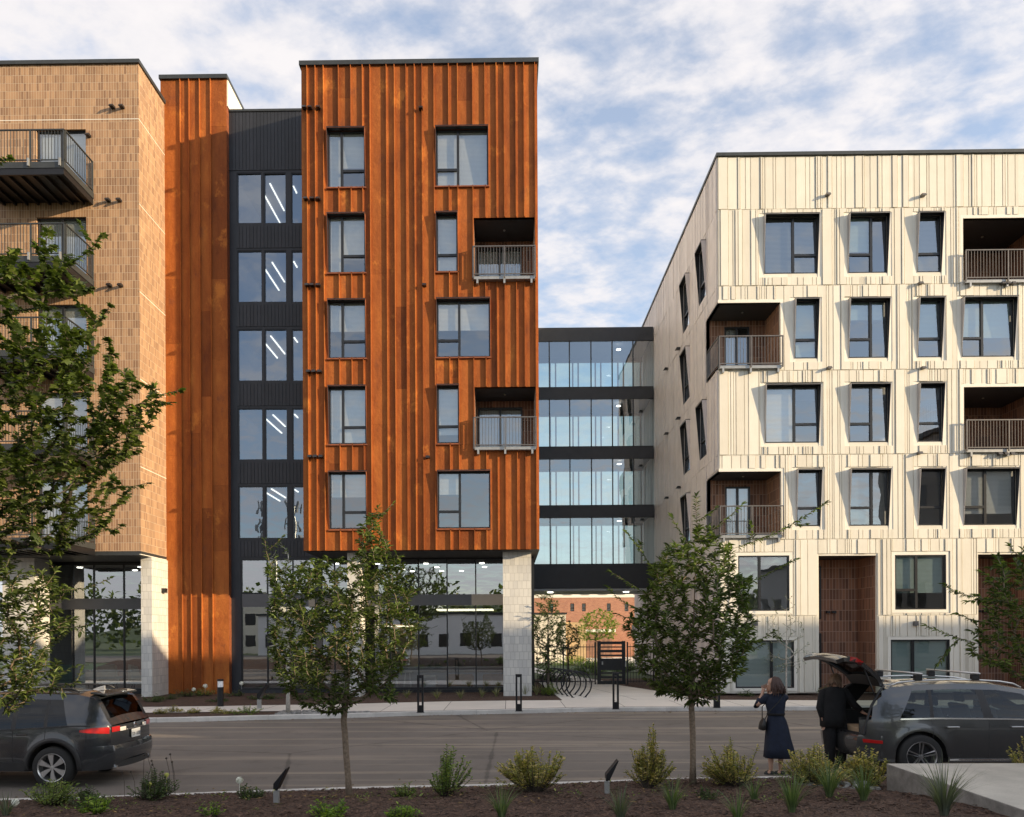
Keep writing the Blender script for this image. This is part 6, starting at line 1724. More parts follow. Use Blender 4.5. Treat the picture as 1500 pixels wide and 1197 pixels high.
# half body width uses car centre: local y=0 at the middle of the car
def glx(t): return (.62 + .30*(1-t)*1.0 - .0 if False else .70 + .18*t, 3.20 - .62*t)
build_car(rav, cs, M['paint'], [(1.04, 1.10), (1.60, 1.68), (2.60, 2.68)], glx, rimkind=0)
fl = flank_fn(cs, 1); fl2 = flank_fn(cs, -1); cf = cap_fn(cs)
for sgn in (1, -1):
    f = flank_fn(cs, sgn)
    for wx in cs.whl:   # black arch cladding
        m = MB(); rows = []
        for rr_ in (cs.arch-.004, cs.arch+.075):
            rows.append([(wx + rr_*math.cos(a*PI/20), sgn*(cs.hw(wx + rr_*math.cos(a*PI/20), cs.rw + rr_*math.sin(a*PI/20))+.014), max(.30, cs.rw + rr_*math.sin(a*PI/20))) for a in range(-3, 24)])
        rows.insert(0, [(x, y-sgn*.03, z) for x, y, z in rows[0]]); rows.append([(x, y-sgn*.03, z) for x, y, z in rows[-1]])
        m.grid(rows); m.build('arch_cladding', M['plastic'], rav, local=True, smooth=True)
    m = MB(); patch(cs, m, f, 1.42, 3.15, .30, .46, 12, 2, .014); m.build('sill_cladding', M['plastic'], rav, local=True)
    for xx in (1.07, 1.64, 2.64):
        m = MB(); patch(cs, m, f, xx-.004, xx+.004, 0, 1, 1, 12, .002, edge=lambda u: (.80 if xx < 1.1 else .47, 1.03)); m.build('door_seam', M['plastic'], rav, local=True)
    # rear light: wraps from flank to tail
    m = MB(); patch(cs, m, f, .015, .46, 0, 1, 10, 4, .012, edge=lambda u: (.93 + .10*u, 1.045 + .02*u - .20*max(0, u-.25))); m.build('tail_light', M['redlens'], rav, local=True, smooth=True)
    w0 = cs.hw(0, 1.0)
    m = MB(); patch(cs, m, cf, sgn*(w0-.005), sgn*(w0-.22), 0, 1, 8, 4, .014, edge=lambda u: (.955, 1.045)); m.build('tail_light', M['redlens'], rav, local=True, smooth=True)
    m = MB(); patch(cs, m, cf, sgn*(w0-.225), sgn*(w0-.40), 0, 1, 6, 3, .014, edge=lambda u: (.95, 1.02)); m.build('reversing_lens', M['clearlens'], rav, local=True, smooth=True)
    m = MB(); patch(cs, m, cf, sgn*(w0-.03), sgn*(w0-.24), 0, 1, 6, 3, .03, edge=lambda u: (.585, .635)); m.build('reflector', M['redlens'], rav, local=True)
    m = MB(); m.box(1.40, 1.56, sgn*(cs.hw(1.5,.93)+.005), sgn*(cs.hw(1.5,.93)+.03), .925, .95) ; m.box(1.395, 1.42, sgn*(cs.hw(1.5,.93)-.01), sgn*(cs.hw(1.5,.93)+.028), .926, .949); m.build('door_handle', M['plastic'], rav, local=True, bevel=.006)
    # quarter pillar brace + belt moulding + roof rail
    m = MB(); patch(cs, m, f, .30, 3.4, 0, 1, 20, 1, .012, edge=lambda u: (lerp_tab(cs.belt, u)-.022, lerp_tab(cs.belt, u)-.001)); m.build('belt_moulding', M['plastic'], rav, local=True)
    m = MB(); pts = [(x, sgn*(.62 if x > .9 else .60), lerp_tab(cs.top, x) - (.01 if x in (.62, 2.5) else -.045)) for x in (.62, .75, 1.1, 1.6, 2.1, 2.38, 2.5)]; m.tube(pts, .018, 8); m.build('roof_rail', M['plastic'], rav, local=True, smooth=True)
    m = MB(); m.box(2.95, 3.10, sgn*.93, sgn*1.10, 1.02, 1.18); m.build('wing_mirror', M['paint'], rav, local=True, bevel=.03)
    m = MB(); m.tube([(.02, sgn*.62, .33), (-.06, sgn*.62, .32)], .035, 10); m.build('exhaust_tip', M['chrome'], rav, local=True)
m = MB()   # rear bumper
rows = []
for z, o_ in ((.30, -.04), (.34, .02), (.52, .055), (.66, .05), (.72, .03), (.725, 0)):
    r = []
    for j in range(25):
        q = -1 + 2*j/24; w = cs.hw(.0, z)+.0; x, y = -.07*(1-q*q) - o_, q*w
        r.append((x, y*(1+.01), z))
    r = [( .38, -(cs.hw(.38, z)+.012), z)] + [(.18, -(cs.hw(.18, z)+.02), z)] + r + [(.18, cs.hw(.18, z)+.02, z)] + [(.38, cs.hw(.38, z)+.012, z)]
    rows.append(r)
m.grid(rows); m.build('rear_bumper', M['paint'], rav, local=True, smooth=True, sharp=50)
m = MB(); m.grid([[(-.085*(1-(j/12-1)**2)-.04, (j/12-1)*.60, z) for j in range(25)] for z in (.31, .42)]); m.build('bumper_valance', M['plastic'], rav, local=True)
m = MB(); m.prism([(.16, -.55, 1.585), (.16, .55, 1.585), (.44, .58, 1.622), (.44, -.58, 1.622)], .035); m.build('roof_spoiler', M['paint'], rav, local=True, bevel=.012)
m = MB(); m.box(.47, .70, -.03, .03, 1.655, 1.675); m.prism([(.48, -.012, 1.67), (.70, -.012, 1.68), (.52, -.008, 1.735), (.48, -.008, 1.74)], .02, (0,1,0)); m.build('antenna', M['silverpaint'], rav, local=True, bevel=.01)
pl = MB(); pl.box(-.095, -.086, -.155, .155, .79, .945); po = pl.build('number_plate', M['plate'], rav, local=True)
def seg_text(mb_, s, O, U, V, N_, h):
    """tiny stroke lettering built from bars"""
    G = {'E':['100,101','0,1','02,12','01,11'],'Z':[],'Y':[]}
    S = {'T':[((0,2),(1,2)),((.5,2),(.5,0))],'Z':[((0,2),(1,2)),((1,2),(0,0)),((0,0),(1,0))],'Y':[((0,2),(.5,1)),((1,2),(.5,1)),((.5,1),(.5,0))],'-':[((.1,1),(.9,1))],
         '1':[((.5,0),(.5,2))],'6':[((1,2),(0,2)),((0,2),(0,0)),((0,0),(1,0)),((1,0),(1,1)),((1,1),(0,1))],'9':[((0,0),(1,0)),((1,0),(1,2)),((1,2),(0,2)),((0,2),(0,1)),((0,1),(1,1))],'0':[((0,0),(1,0)),((1,0),(1,2)),((1,2),(0,2)),((0,2),(0,0))],
         'X':[((0,0),(1,2)),((0,2),(1,0))],'8':[((0,0),(1,0)),((1,0),(1,2)),((1,2),(0,2)),((0,2),(0,0)),((0,1),(1,1))]}
    for k, ch in enumerate(s):
        for a, b in S.get(ch, []):
            p0 = O + U*(k*h*.72 + a[0]*h*.46) + V*(a[1]*h*.5); p1 = O + U*(k*h*.72 + b[0]*h*.46) + V*(b[1]*h*.5)
            d = (p1-p0).normalized(); w = d.cross(N_)*h*.07; d = d*h*.06
            mb_.prism([tuple(p0-d-w), tuple(p1+d-w), tuple(p1+d+w), tuple(p0-d+w)], .002, tuple(N_))
q = MB(); seg_text(q, 'TZY-1698', Vector((-.0961, .145, .825)), Vector((0,-1,0)), Vector((0,0,1)), Vector((-1,0,0)), .052); q.build('plate_lettering', M['ink'], po, local=True)
m = MB(); m.lathe([(.045, -.0), (.055, -.006), (.045, -.012)], (-.072, 0, 1.02), 'x', 20); m.tube([(-.085, -.04, 1.02), (-.085, .04, 1.02)], .006, 6); m.build('emblem', M['chrome'], rav, local=True)
m = MB(); m.box(-.09, -.075, -.30, .30, .955, .975); m.build('tailgate_trim', M['chrome'], rav, local=True)
m = MB(); m.tube([(.02, .05, 1.13), (.10, .25, 1.20), (.16, .42, 1.24)], .009, 5); m.build('rear_wiper', M['plastic'], rav, local=True)
for sgn in (-1, 1):
    seat(rav, 2.35, sgn*.38); seat(rav, 1.45, sgn*.38)
    m = MB(); w = cs.hw(4.4, .75); patch(cs, m, flank_fn(cs, sgn), 4.1, 4.58, .66, .80, 6, 3, .012); m.build('headlight', M['clearlens'], rav, local=True)

rav.scale = (.915, .915, .915)
# ---- wagon at the right: heading right, tailgate open
aud = empty('parked_car', (5.93, 13.50, 0), 'dark grey station wagon at the right with open tailgate and silver roof bars', 'car', rz=0)
ca = CarShape(4.66, 1.90, [(0,1.10),(.06,1.20),(.18,1.34),(.34,1.50),(.50,1.575),(.9,1.625),(1.6,1.65),(2.3,1.63),(2.85,1.53),(3.25,1.33),(3.62,1.12),(4.2,1.02),(4.66,.84)],
              [(0,.98),(.5,1.02),(1.2,1.035),(2.4,1.02),(3.4,.985),(4.2,.93),(4.66,.78)], (.93, 3.75), rw=.37, arch=.43, sill=.27)
ca.gl = (.60, 3.44); ca.marks = (.60, 1.10, 1.16, 1.98, 2.14, 3.44); ca.S = [(0,0),(.05,.02),(.60,.34),(1.10,.06),(2.1,-.06),(3.44,-.88),(3.6,0),(4.7,0)]
ca.hatch0 = .50; ca.ws = (2.78, 3.56); ca.rwin = (-1, -.5); ca.lip = .72
def glx2(t): return (.62 + .34*t**1.5, 3.42 - .86*t)
build_car(aud, ca, M['paint2'], [(1.10, 1.16), (1.98, 2.16)], glx2, rear_open=True, rimmat='alloy_dark', rimkind=1, glassmat=M['carglass2'])
for sgn in (1, -1):
    f = flank_fn(ca, sgn)
    m = MB(); patch(ca, m, f, .60, 3.45, 0, 1, 24, 1, .012, edge=lambda u: (lerp_tab(ca.belt, u)-.028, lerp_tab(ca.belt, u)-.004)); m.build('belt_moulding', M['chrome'], aud, local=True, smooth=True)
    m = MB(); patch(ca, m, f, 1.40, 3.30, 0, 1, 12, 1, .012, edge=lambda u: (.30, .325)); m.build('sill_moulding', M['chrome'], aud, local=True)
    m = MB(); patch(ca, m, f, .25, 3.9, 0, 1, 30, 1, .006, edge=lambda u: (.868+.0*u, .878)); m.build('waist_crease', M['paint2'], aud, local=True)
    for xh in (1.36, 2.42):
        yy = ca.hw(xh, .88); m = MB(); m.box(xh, xh+.20, sgn*(yy+.012), sgn*(yy+.04), .862, .885); m.box(xh, xh+.02, sgn*(yy-.01), sgn*(yy+.035), .863, .884); m.box(xh+.18, xh+.2, sgn*(yy-.01), sgn*(yy+.035), .863, .884); m.build('door_handle', M['silverpaint'], aud, local=True, bevel=.006)
    for xx in (1.13, 2.07, 3.05):
        m = MB(); patch(ca, m, f, xx-.004, xx+.004, 0, 1, 1, 12, .002, edge=lambda u: (.46 if xx == 1.13 else .30, 1.0)); m.build('door_seam', M['plastic'], aud, local=True)
    # silver roof rails, cross bar feet
    m = MB(); pts = [(x, sgn*(ca.hw(x, 1.0)-.235), lerp_tab(ca.top, x)-.025 + (.0 if x in (.55, 2.75) else .045)) for x in (.55, .68, 1.0, 1.5, 2.0, 2.4, 2.62, 2.75)]
    m.tube(pts, .016, 8); m.build('roof_rail', M['silverpaint'], aud, local=True, smooth=True)
    m = MB()
    for xb in (1.02, 1.98): m.box(xb-.06, xb+.06, sgn*(ca.hw(xb, 1.0)-.28), sgn*(ca.hw(xb, 1.0)-.19), 1.655, 1.76)
    m.build('roof_bar_foot', M['plastic'], aud, local=True, bevel=.012)
    m = MB(); m.box(3.02, 3.18, sgn*.93, sgn*1.10, 1.03, 1.17); m.build('wing_mirror', M['plastic'], aud, local=True, bevel=.03)
    m = MB(); patch(ca, m, f, .01, .30, 0, 1, 8, 2, .012, edge=lambda u: (.60-.04*u, .66-.06*u)); m.build('tail_light', M['redlens'], aud, local=True, smooth=True)
    w0 = ca.hw(0, .63); m = MB(); patch(ca, m, cap_fn(ca), sgn*(w0-.01), sgn*(w0-.42), 0, 1, 8, 2, .014, edge=lambda u: (.60, .66)); m.build('tail_light', M['redlens'], aud, local=True, smooth=True)
    m = MB(); patch(ca, m, f, 4.15, 4.62, .64, .78, 6, 3, .012); m.build('headlight', M['clearlens'], aud, local=True)
for xb in (1.02, 1.98):
    m = MB(); m.tube([(xb, -.80, 1.775), (xb, .80, 1.775)], .017, 8); m.build('roof_bar', M['silverpaint'], aud, local=True, smooth=True)
# bumper + cargo bay
m = MB(); rows = []
for z, o_ in ((.32, -.02), (.36, .03), (.58, .05), (.68, .04), (.72, .02), (.722, -.05)):
    rows.append([(.3, -(ca.hw(.3, z)+.006), z)] + [(-.07*(1-(j/12-1)**2)-o_, (j/12-1)*ca.hw(0, z)*1.005, z) for j in range(25)] + [(.3, ca.hw(.3, z)+.006, z)])
m.grid(rows); m.build('rear_bumper', M['paint2'], aud, local=True, smooth=True, sharp=50)
m = MB(); m.box(.02, 1.25, -.68, .68, .66, .70); m.box(.02, 1.25, -.70, -.66, .70, 1.02); m.box(.02, 1.25, .66, .70, .70, 1.02); m.box(1.2, 1.26, -.66, .66, .70, 1.2); m.build('cargo_bay', M['plastic'], aud, local=True)
for sgn in (-1, 1):
    seat(aud, 1.55, sgn*.36); seat(aud, 2.45, sgn*.38)
m = MB(); pts = [(.03, -.80, .74), (.10, -.79, .98), (.22, -.70, 1.22), (.40, -.62, 1.47), (.50, -.55, 1.545), (.50, 0, 1.56), (.50, .55, 1.545), (.40, .62, 1.47), (.22, .70, 1.22), (.10, .79, .98), (.03, .80, .74), (.02, 0, .715), (.03, -.80, .74)]
m.tube(pts, .022, 6); m.build('tailgate_seal', M['plastic'], aud, local=True)
# open tailgate: the tail panel lifted about its roof hinge
hx, hz = .50, 1.575; ang = math.radians(84)
def rot(p):
    x, y, z = p[0]-hx, p[1], p[2]-hz
    return (hx + x*math.cos(ang) + z*math.sin(ang)*1.0, y, hz - x*math.sin(ang) + z*math.cos(ang)) if False else (hx + x*math.cos(-ang) - z*math.sin(-ang)*-1.0*-1.0, y, hz + x*math.sin(-ang) + z*math.cos(-ang))
prof = [(.50, 1.575, .56), (.34, 1.50, .60), (.18, 1.34, .66), (.06, 1.20, .71), (-.03, 1.06, .78), (-.06, .95, .80), (-.07, .84, .79), (-.03, .74, .70)]
def gate_rows(off, bulge=.05):
    rows = []
    for i, (x, z, w) in enumerate(prof):
        a = prof[max(0, i-1)]; b = prof[min(len(prof)-1, i+1)]; t = Vector((b[0]-a[0], 0, b[1]-a[1])).normalized(); n = Vector((t.z, 0, -t.x))
        r = []
        for j in range(13):
            q = -1 + j/6; p = Vector((x - bulge*(1-q*q)*(i > 0), q*w, z + .02*(1-q*q)*(i < 3))) + n*off
            r.append(rot(p))
        rows.append(r)
    return rows
A_ = gate_rows(0); B_ = gate_rows(-.07 if True else 0)
g1 = MB(); NRW = len(A_)
outer = MB(); glass_ = MB()
for i in range(NRW-1):
    for j in range(12):
        qd = [A_[i][j], A_[i][j+1], A_[i+1][j+1], A_[i+1][j]]
        (glass_ if (1 <= i <= 2 and 1 <= j <= 10) else outer).quad(*qd)
for i in range(NRW-1):
    for j in (0, 12): outer.quad(A_[i][j], A_[i+1][j], B_[i+1][j], B_[i][j])
for j in range(12):
    outer.quad(A_[-1][j], A_[-1][j+1], B_[-1][j+1], B_[-1][j]); outer.quad(A_[0][j], A_[0][j+1], B_[0][j+1], B_[0][j])
go = outer.build('tailgate', M['paint2'], aud, local=True, smooth=True, sharp=35, recalc=True)
inner = MB()
for i in range(NRW-1):
    for j in range(12):
        if not (1 <= i <= 2 and 1 <= j <= 10): inner.quad(B_[i][j], B_[i][j+1], B_[i+1][j+1], B_[i+1][j])
inner.build('inner_panel', M['plastic'], go, local=True, smooth=True); glass_.build('rear_window', M['carglass'], go, local=True, smooth=True)
for sgn in (1, -1):    # lamps on the lifted tailgate
    l = MB(); rows = []
    C_ = gate_rows(.012)
    idx = (9, 10, 11, 12) if sgn > 0 else (3, 2, 1, 0)
    l.grid([[C_[i][j] for j in idx] for i in (3, 4, 5)]); l.grid([[C_[3][idx[-1]], C_[4][idx[-1]], C_[5][idx[-1]]], [B_[3][idx[-1]], B_[4][idx[-1]], B_[5][idx[-1]]]])
    l.build('tail_light', M['redlens'], go, local=True, smooth=True)
    m = MB(); pA = (.30, sgn*.66, 1.38); pB = rot((.10, sgn*.66, 1.20)); m.tube([pA, pB], .012, 6); m.build('gas_strut', M['blackmetal'], aud, local=True)
aud.scale = (1, 1, .975)
b = empty('box', (5.93+.55, 13.50-.25, .70), 'dusty pink box in the open boot of the dark wagon', 'box'); MB().box(-.22, .22, -.25, .2, .0, .22).build('carton', M['pinkbox'], b, local=True, bevel=.006); MB().box(-.222, .222, -.03, .03, .221, .224).build('tape', M['carpet'], b, local=True)
b = empty('box', (5.93+.28, 13.50-.2, .702), 'flat tan cardboard box at the edge of the open boot', 'box'); MB().box(-.2, .1, -.35, .3, .0, .09).build('carton', M['carpet'], b, local=True, bevel=.006); MB().box(-.202, .102, -.04, .02, .091, .094).build('tape', M['woodlight'], b, local=True)

# ================================================================= PEOPLE
def M_skin():
    m, nt, b = nmat('skin'); b.inputs['Base Color'].default_value = (0.52, 0.31, 0.22, 1); b.inputs['Roughness'].default_value = .5
    b.inputs['Subsurface Weight'].default_value = .1; b.inputs['Subsurface Radius'].default_value = (.02, .01, .005); return m
M['skin'] = M_skin()
M['navy'] = M_simple('navy_cloth', (0.008, 0.014, 0.032), 0.85, 0, .25, 12, bmp=.4, bscale=30)
M['blackcloth'] = M_simple('black_cloth', (0.009, 0.009, 0.010), 0.9, 0, .3, 12, bmp=.4, bscale=30)
M['hair_brown'] = M_simple('auburn_hair', (0.050, 0.020, 0.012), 0.5, 0, .4, 40)
M['hair_fair'] = M_simple('light_brown_hair', (0.13, 0.075, 0.04), 0.5, 0, .4, 40)
M['shoe'] = M_simple('black_shoe', (0.012, 0.012, 0.012), 0.4)
def skinmesh(name, V, E, Rr, mat, parent, sub=2):
    me = bpy.data.meshes.new(name); me.from_pydata([tuple(v) for v in V], E, []); o = bpy.data.objects.new(name, me); COL.objects.link(o); o.parent = parent
    sk = o.modifiers.new('skin', 'SKIN'); sv = me.skin_vertices[0].data
    for i, r in enumerate(Rr): sv[i].radius = (r, r) if not isinstance(r, tuple) else r
    sv[0].use_root = True; ss = o.modifiers.new('sub', 'SUBSURF'); ss.levels = sub; ss.render_levels = sub
    dg = bpy.context.evaluated_depsgraph_get(); me2 = bpy.data.meshes.new_from_object(o.evaluated_get(dg))
    o.modifiers.clear(); o.data = me2; me2.name = name; me2.materials.clear(); me2.materials.append(mat)
    me2.polygons.foreach_set('use_smooth', [True]*len(me2.polygons)); return o
def rings(rows, n=20):   # rows: (cx, cy, z, rx, ry, wob)
    out = []
    for k, (x, y, z, rx, ry, wob) in enumerate(rows):
        out.append([(x + rx*(1+wob*math.sin(5*t+k*.2))*math.cos(t), y + ry*(1+wob*math.sin(5*t+1.3))*math.sin(t), z) for t in [2*PI*i/n for i in range(n)]])
    return out
def hand_chain(V, E, Rr, wrist_i, wrist, d, up, s=1, curl=.5):
    """palm and five separate bent fingers"""
    d = Vector(d).normalized(); up = Vector(up).normalized(); sd_ = d.cross(up).normalized(); w = Vector(wrist)
    palm = len(V); V.append(w + d*.075*s); E.append((wrist_i, palm)); Rr.append((.034*s, .016*s))
    for k, (off, ln) in enumerate(((-.030, .065), (-.010, .078), (.010, .073), (.029, .058))):
        p = len(V); V.append(w + d*.095*s + sd_*off*s); E.append((palm, p)); Rr.append(.0085*s)
        q = len(V); V.append(w + d*(.095+ln*.5)*s + sd_*off*1.15*s - up*ln*.22*curl*s); E.append((p, q)); Rr.append(.0078*s)
        t = len(V); V.append(w + d*(.095+ln*.85)*s + sd_*off*1.15*s - up*ln*.75*curl*s); E.append((q, t)); Rr.append(.006*s)
    p = len(V); V.append(w + d*.045*s - sd_*.04*s); E.append((palm, p)); Rr.append(.011*s)
    q = len(V); V.append(w + d*.085*s - sd_*.058*s - up*.015*s); E.append((p, q)); Rr.append(.008*s)
def head_parts(root, c, yaw, pitch, mat_hair, hair='long', s=1.0, seed=1):
    """face with eyes, nose, mouth and ears, hair as child"""
    Rm = Matrix.Rotation(yaw, 3, 'Z') @ Matrix.Rotation(pitch, 3, 'X'); c = Vector(c)
    rows = []   # face looks along local -Y
    prof = [(-.118,.018,.02,-.045),(-.108,.038,.045,-.035),(-.085,.052,.068,-.018),(-.055,.062,.083,-.006),(-.02,.070,.092,0),(.02,.075,.098,.004),(.055,.074,.098,.006),(.085,.062,.084,.008),(.105,.040,.056,.008),(.117,.012,.018,.008)]
    n = 24; m = MB(); rr_ = []
    for z, rx, ry, oy in prof:
        r = []
        for i in range(n):
            t = 2*PI*i/n; x, y = rx*math.cos(t), ry*math.sin(t)+oy
            f = max(0, -math.sin(t))**10
            if abs(z+.02) < .02: y -= .020*f
            if abs(z+.055) < .01: y -= .006*f
            if abs(z-.02) < .01: y += .006*f
            r.append(tuple(c + Rm @ Vector((x, y, z))*s))
        rr_.append(r)
    m.grid(rr_, closed=True); m.poly(rr_[0][::-1]); m.poly(rr_[-1])
    for sx in (-1, 1):
        e = c + Rm @ Vector((sx*.075, .01, -.01))*s; m.tube([e - Rm @ Vector((0,0,.03))*s, e, e + Rm @ Vector((0,.008,.03))*s], [.006, .012, .007], 6)
    m.build('head', M['skin'], root, smooth=True)
    m = MB()
    for sx in (-1, 1):
        e = c + Rm @ Vector((sx*.030, -.087, .004))*s; m.lathe([(0,-.009),(.009,-.004),(.011,.0),(.009,.004),(0,.009)], tuple(e), n=8)
    m.build('eyes', M['inwhite'], root, smooth=True)
    m = MB(); e0 = c + Rm @ Vector((-.022, -.090, -.062))*s; e1 = c + Rm @ Vector((.022, -.090, -.062))*s; m.tube([e0, (e0+e1)/2 + Rm @ Vector((0,-.005,0)), e1], .005, 6); m.build('mouth', M['pinkbox'], root, smooth=True)
    h = MB(); rnd = random.Random(seed); Ln = .20 if hair == 'long' else .14
    for k in range(260):
        a = rnd.uniform(-.25, PI+.25) ; el = rnd.uniform(.05, 1.45)
        st = Vector((.078*math.cos(a)*math.cos(el), .10*math.sin(a)*math.cos(el)+.006, .118*math.sin(el)+.0)); 
        if hair == 'long': out_ = Vector((math.cos(a)*.07, math.sin(a)*.07+.01, 0)); fall = rnd.uniform(.6, 1.05)*Ln
        else: out_ = Vector((math.cos(a)*.03, math.sin(a)*.03, 0)); fall = rnd.uniform(.6, 1.0)*Ln
        wv = rnd.uniform(0, 6)
        p1 = st*1.08 + out_*.25; p2 = p1 + out_*.45 + Vector((0,0,-fall*.5)); p3 = p1 + out_*(.5+.5*rnd.random()) + Vector((.012*math.sin(wv), .012*math.cos(wv), -fall))
        top = Vector((0, .02, .128))
        h.tube([c+Rm@(top*.5+st*.55)*s, c+Rm@p1*s, c+Rm@p2*s, c+Rm@p3*s], [.014, .016, .014, .004], 5, cap=False)
    h.build('hair', mat_hair, root, smooth=True)

# woman in navy, back to the viewer, hands raised to her face, looking left
px_, py_ = PZ(1137, 1134, 0)[:2]
wm = empty('person', (px_, py_, 0), 'woman in a belted navy dress on the road, hands raised to her face', 'person')
Wx, Wy = px_, py_
V = []; E = []; Rr = []
def a_(p, r, e=None):
    V.append(Vector((Wx+p[0], Wy+p[1], p[2]))); Rr.append(r)
    if e is not None: E.append((e, len(V)-1))
    return len(V)-1
pel = a_((0,0,.92), (.13,.10)); ch = a_((0,0,1.12), (.12,.09), pel); sh_ = a_((-.01,0,1.30), (.13,.085), ch); nk = a_((-.01,-.0,1.42), .05, sh_); hd = a_((-.03,-.02,1.50), .045, nk)
for s in (-1, 1):
    hp = a_((s*.085,0,.86), .09, pel); kn = a_((s*.08,-.0,.48), .058, hp); cf_ = a_((s*.085,.02,.32), .053, kn); an = a_((s*.085,.015,.09), .034, cf_); 
    hl = a_((s*.085,.0+.03,.045), .032, an); to = a_((s*.085-.07,-.06+.0,.03), .03, hl)
ls = a_((-.165,.0,1.32), .05, sh_); le = a_((-.31,.06,1.17), .036, ls); lw_ = a_((-.19,.11,1.38), .026, le)
rs_ = a_((.15,.0,1.32), .05, sh_); re = a_((.12,.22,1.15), .036, rs_); rw_ = a_((-.06,.20,1.40), .026, re)
hand_chain(V, E, Rr, lw_, V[lw_], (.25,.2,1), (.3,.9,-.2), 1, .5)
hand_chain(V, E, Rr, rw_, V[rw_], (-.2,-.1,1), (.2,.8,-.2), 1, .5)
skinmesh('body', V, E, Rr, M['skin'], wm); 
for o in wm.children: o.data.transform(Matrix.Translation((-Wx, -Wy, 0)))
# head looking left and away
head_parts(wm, (Wx-.04, Wy+.0, 1.545), math.radians(-115), math.radians(0), M['hair_brown'], 'long', 1.0, 3)
d = MB(); d.grid(rings([(Wx-.01,Wy,1.40,.075,.06,0),(Wx-.01,Wy,1.365,.15,.075,0),(Wx-.01,Wy,1.32,.185,.10,0),(Wx-.01,Wy,1.22,.175,.115,.01),(Wx,Wy,1.10,.15,.11,.01),(Wx,Wy,1.00,.138,.105,.01),(Wx+.01,Wy,.92,.165,.13,.02),(Wx+.02,Wy,.80,.19,.15,.03),(Wx+.03,Wy,.62,.215,.17,.045),(Wx+.045,Wy,.44,.245,.19,.06),(Wx+.05,Wy,.29,.265,.20,.075),(Wx+.05,Wy,.292,.25,.185,.075)], 32), closed=True)
dr = d.build('dress', M['navy'], wm, smooth=True)
d = MB(); d.grid(rings([(Wx,Wy,1.055,.148,.114,.01),(Wx,Wy,1.055,.154,.12,.01),(Wx,Wy,1.015,.152,.118,.01),(Wx,Wy,1.015,.145,.112,.01)], 28), closed=True); d.build('belt', M['blackcloth'], wm, smooth=True)
d = MB(); d.tube([V[ls]+Vector((.05,0,.0)), V[ls], (V[ls]+V[le])/2, V[le], (V[le]*.45+V[lw_]*.55)], [.07,.066,.058,.056,.048], 12); d.build('sleeve', M['navy'], wm, smooth=True)
d = MB(); d.tube([V[rs_]+Vector((-.05,0,.0)), V[rs_], (V[rs_]+V[re])/2, V[re], (V[re]*.45+V[rw_]*.55)], [.07,.066,.058,.056,.048], 12); d.build('sleeve', M['navy'], wm, smooth=True)
for s in (-1, 1):
    sm_ = MB(); bx_, by_ = Wx+s*.085, Wy; sm_.grid(rings([(bx_-.035,by_-.01,.0,.095,.04,0),(bx_-.035,by_-.01,.03,.092,.042,0),(bx_-.03,by_-.0,.055,.07,.036,0),(bx_-.03,by_,.058,.05,.025,0)], 16), closed=True); o = sm_.build('shoe', M['shoe'], wm, smooth=True)
hb = empty('handbag', (Wx-.24, Wy+.02, .78), 'small black shoulder bag at the hip of the woman in navy', 'bag')
d = MB(); d.grid(rings([(Wx-.235,Wy+.0,.76,.03,.08,0),(Wx-.235,Wy,.78,.06,.12,0),(Wx-.225,Wy,.88,.055,.11,0),(Wx-.215,Wy,.96,.02,.07,0)], 16), closed=True); d.build('bag_body', M['shoe'], hb, smooth=True)
d = MB(); d.tube([(Wx-.215,Wy+.06,.94),(Wx-.19,Wy+.13,1.15),(Wx-.02,Wy+.125,1.33),(Wx+.13,Wy+.06,1.40),(Wx+.13,Wy-.05,1.40),(Wx,Wy-.13,1.25),(Wx-.17,Wy-.13,1.08),(Wx-.215,Wy-.06,.94)], .008, 6); d.build('strap', M['shoe'], hb, smooth=True)

# person in black, bending over the open boot
px_, py_ = PZ(1222, 1130, 0)[:2]; py_ = 13.45; px_ = PY(1222, 1100, py_)[0]
pm_ = empty('person', (px_, py_, 0), 'person in loose black clothes standing at the open boot of the dark wagon', 'person')
Wx, Wy = px_, py_; V = []; E = []; Rr = []
pel = a_((-.02,0,.93), (.15,.12)); ch = a_((-.03,0,1.15), (.14,.11), pel); sh_ = a_((-.0,0,1.36), (.15,.10), ch); nk = a_((.03,.0,1.46), .05, sh_); hd = a_((.05,.02,1.53), .045, nk)
for s in (-1, 1):
    hp = a_((s*.09,0,.86), .10, pel); kn = a_((s*.10+.03,-.0,.48), .062, hp); cf_ = a_((s*.10+.03,.02,.32), .055, kn); an = a_((s*.10+.02,.015,.09), .036, cf_)
    hl = a_((s*.10+.02,.03,.045), .034, an); to = a_((s*.10+.09,-.03,.03), .03, hl)
ls = a_((-.19,.0,1.37), .055, sh_); le = a_((-.25,.0,1.10), .040, ls); lw_ = a_((-.20,-.04,.86), .028, le)
rs_ = a_((.20,.0,1.37), .055, sh_); re = a_((.36,.02,1.15), .040, rs_); rw_ = a_((.52,.0,1.0), .028, re)
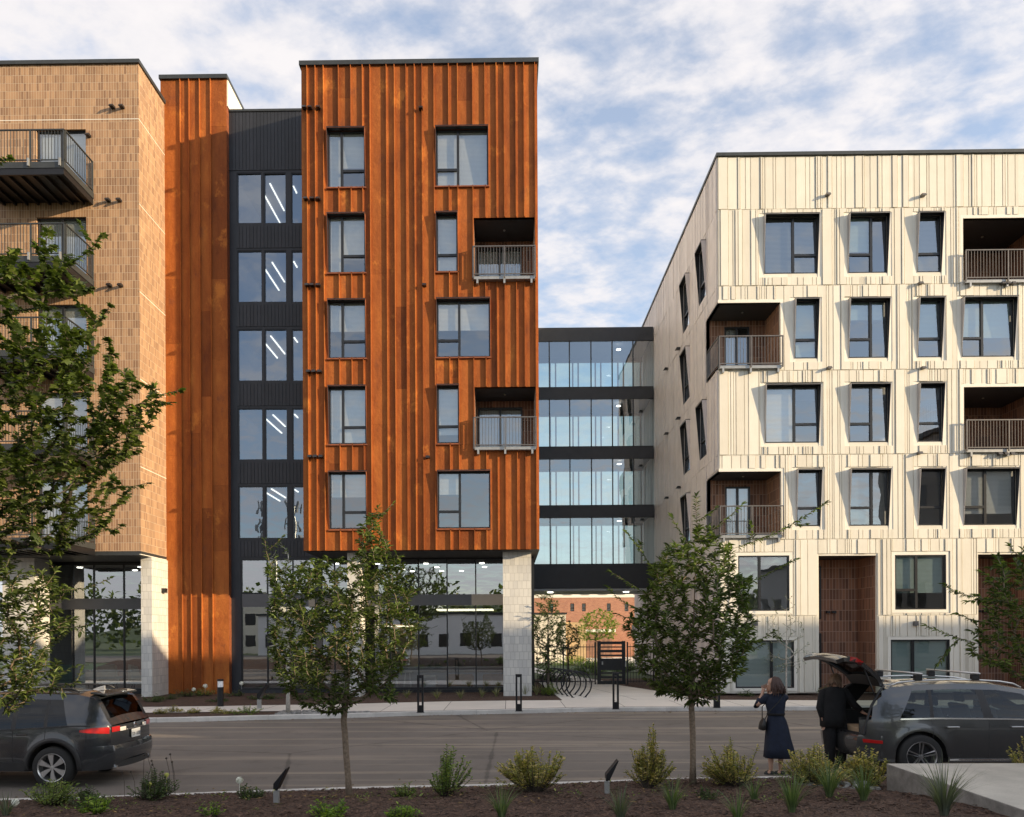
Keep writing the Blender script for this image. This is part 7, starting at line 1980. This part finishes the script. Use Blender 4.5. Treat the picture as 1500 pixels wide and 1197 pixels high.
hand_chain(V, E, Rr, lw_, V[lw_], (.05,0,-1), (1,0,0), 1, .5); hand_chain(V, E, Rr, rw_, V[rw_], (1,0,-.4), (0,0,1), 1, .5)
skinmesh('body', V, E, Rr, M['skin'], pm_)
for o in pm_.children: o.data.transform(Matrix.Translation((-Wx, -Wy, 0)))
head_parts(pm_, (Wx+.05, Wy+.03, 1.565), math.radians(120), math.radians(18), M['hair_fair'], 'short', 1.0, 8)
d = MB(); d.grid(rings([(Wx+.02,Wy,1.475,.08,.07,0),(Wx,Wy,1.44,.17,.10,0),(Wx,Wy,1.38,.225,.13,.01),(Wx-.01,Wy,1.25,.22,.145,.02),(Wx-.02,Wy,1.08,.215,.15,.03),(Wx-.02,Wy,.92,.225,.16,.04),(Wx-.01,Wy,.76,.225,.165,.05),(Wx,Wy,.765,.20,.15,.05)], 32), closed=True); d.build('jacket', M['blackcloth'], pm_, smooth=True)
d = MB(); d.tube([V[ls]+Vector((.05,0,.0)), V[ls], (V[ls]+V[le])/2, V[le], (V[le]*.3+V[lw_]*.7)], [.085,.08,.07,.068,.055], 12); d.build('sleeve', M['blackcloth'], pm_, smooth=True)
d = MB(); d.tube([V[rs_]+Vector((-.05,0,.0)), V[rs_], (V[rs_]+V[re])/2, V[re], (V[re]*.3+V[rw_]*.7)], [.085,.08,.07,.066,.055], 12); d.build('sleeve', M['blackcloth'], pm_, smooth=True)
d = MB()
for s in (-1, 1): d.tube([(Wx+s*.09,Wy,.88),(Wx+s*.105+.02,Wy,.6),(Wx+s*.10+.03,Wy+.01,.36),(Wx+s*.10+.02,Wy+.015,.07)], [.125,.11,.095,.085], 14)
d.build('trousers', M['blackcloth'], pm_, smooth=True)
for s in (-1, 1):
    sm_ = MB(); bx_, by_ = Wx+s*.10+.05, Wy; sm_.grid(rings([(bx_,by_,.0,.125,.045,0),(bx_,by_,.04,.12,.047,0),(bx_-.02,by_,.075,.08,.04,0),(bx_-.02,by_,.078,.05,.025,0)], 16), closed=True); sm_.build('shoe', M['shoe'], pm_, smooth=True)
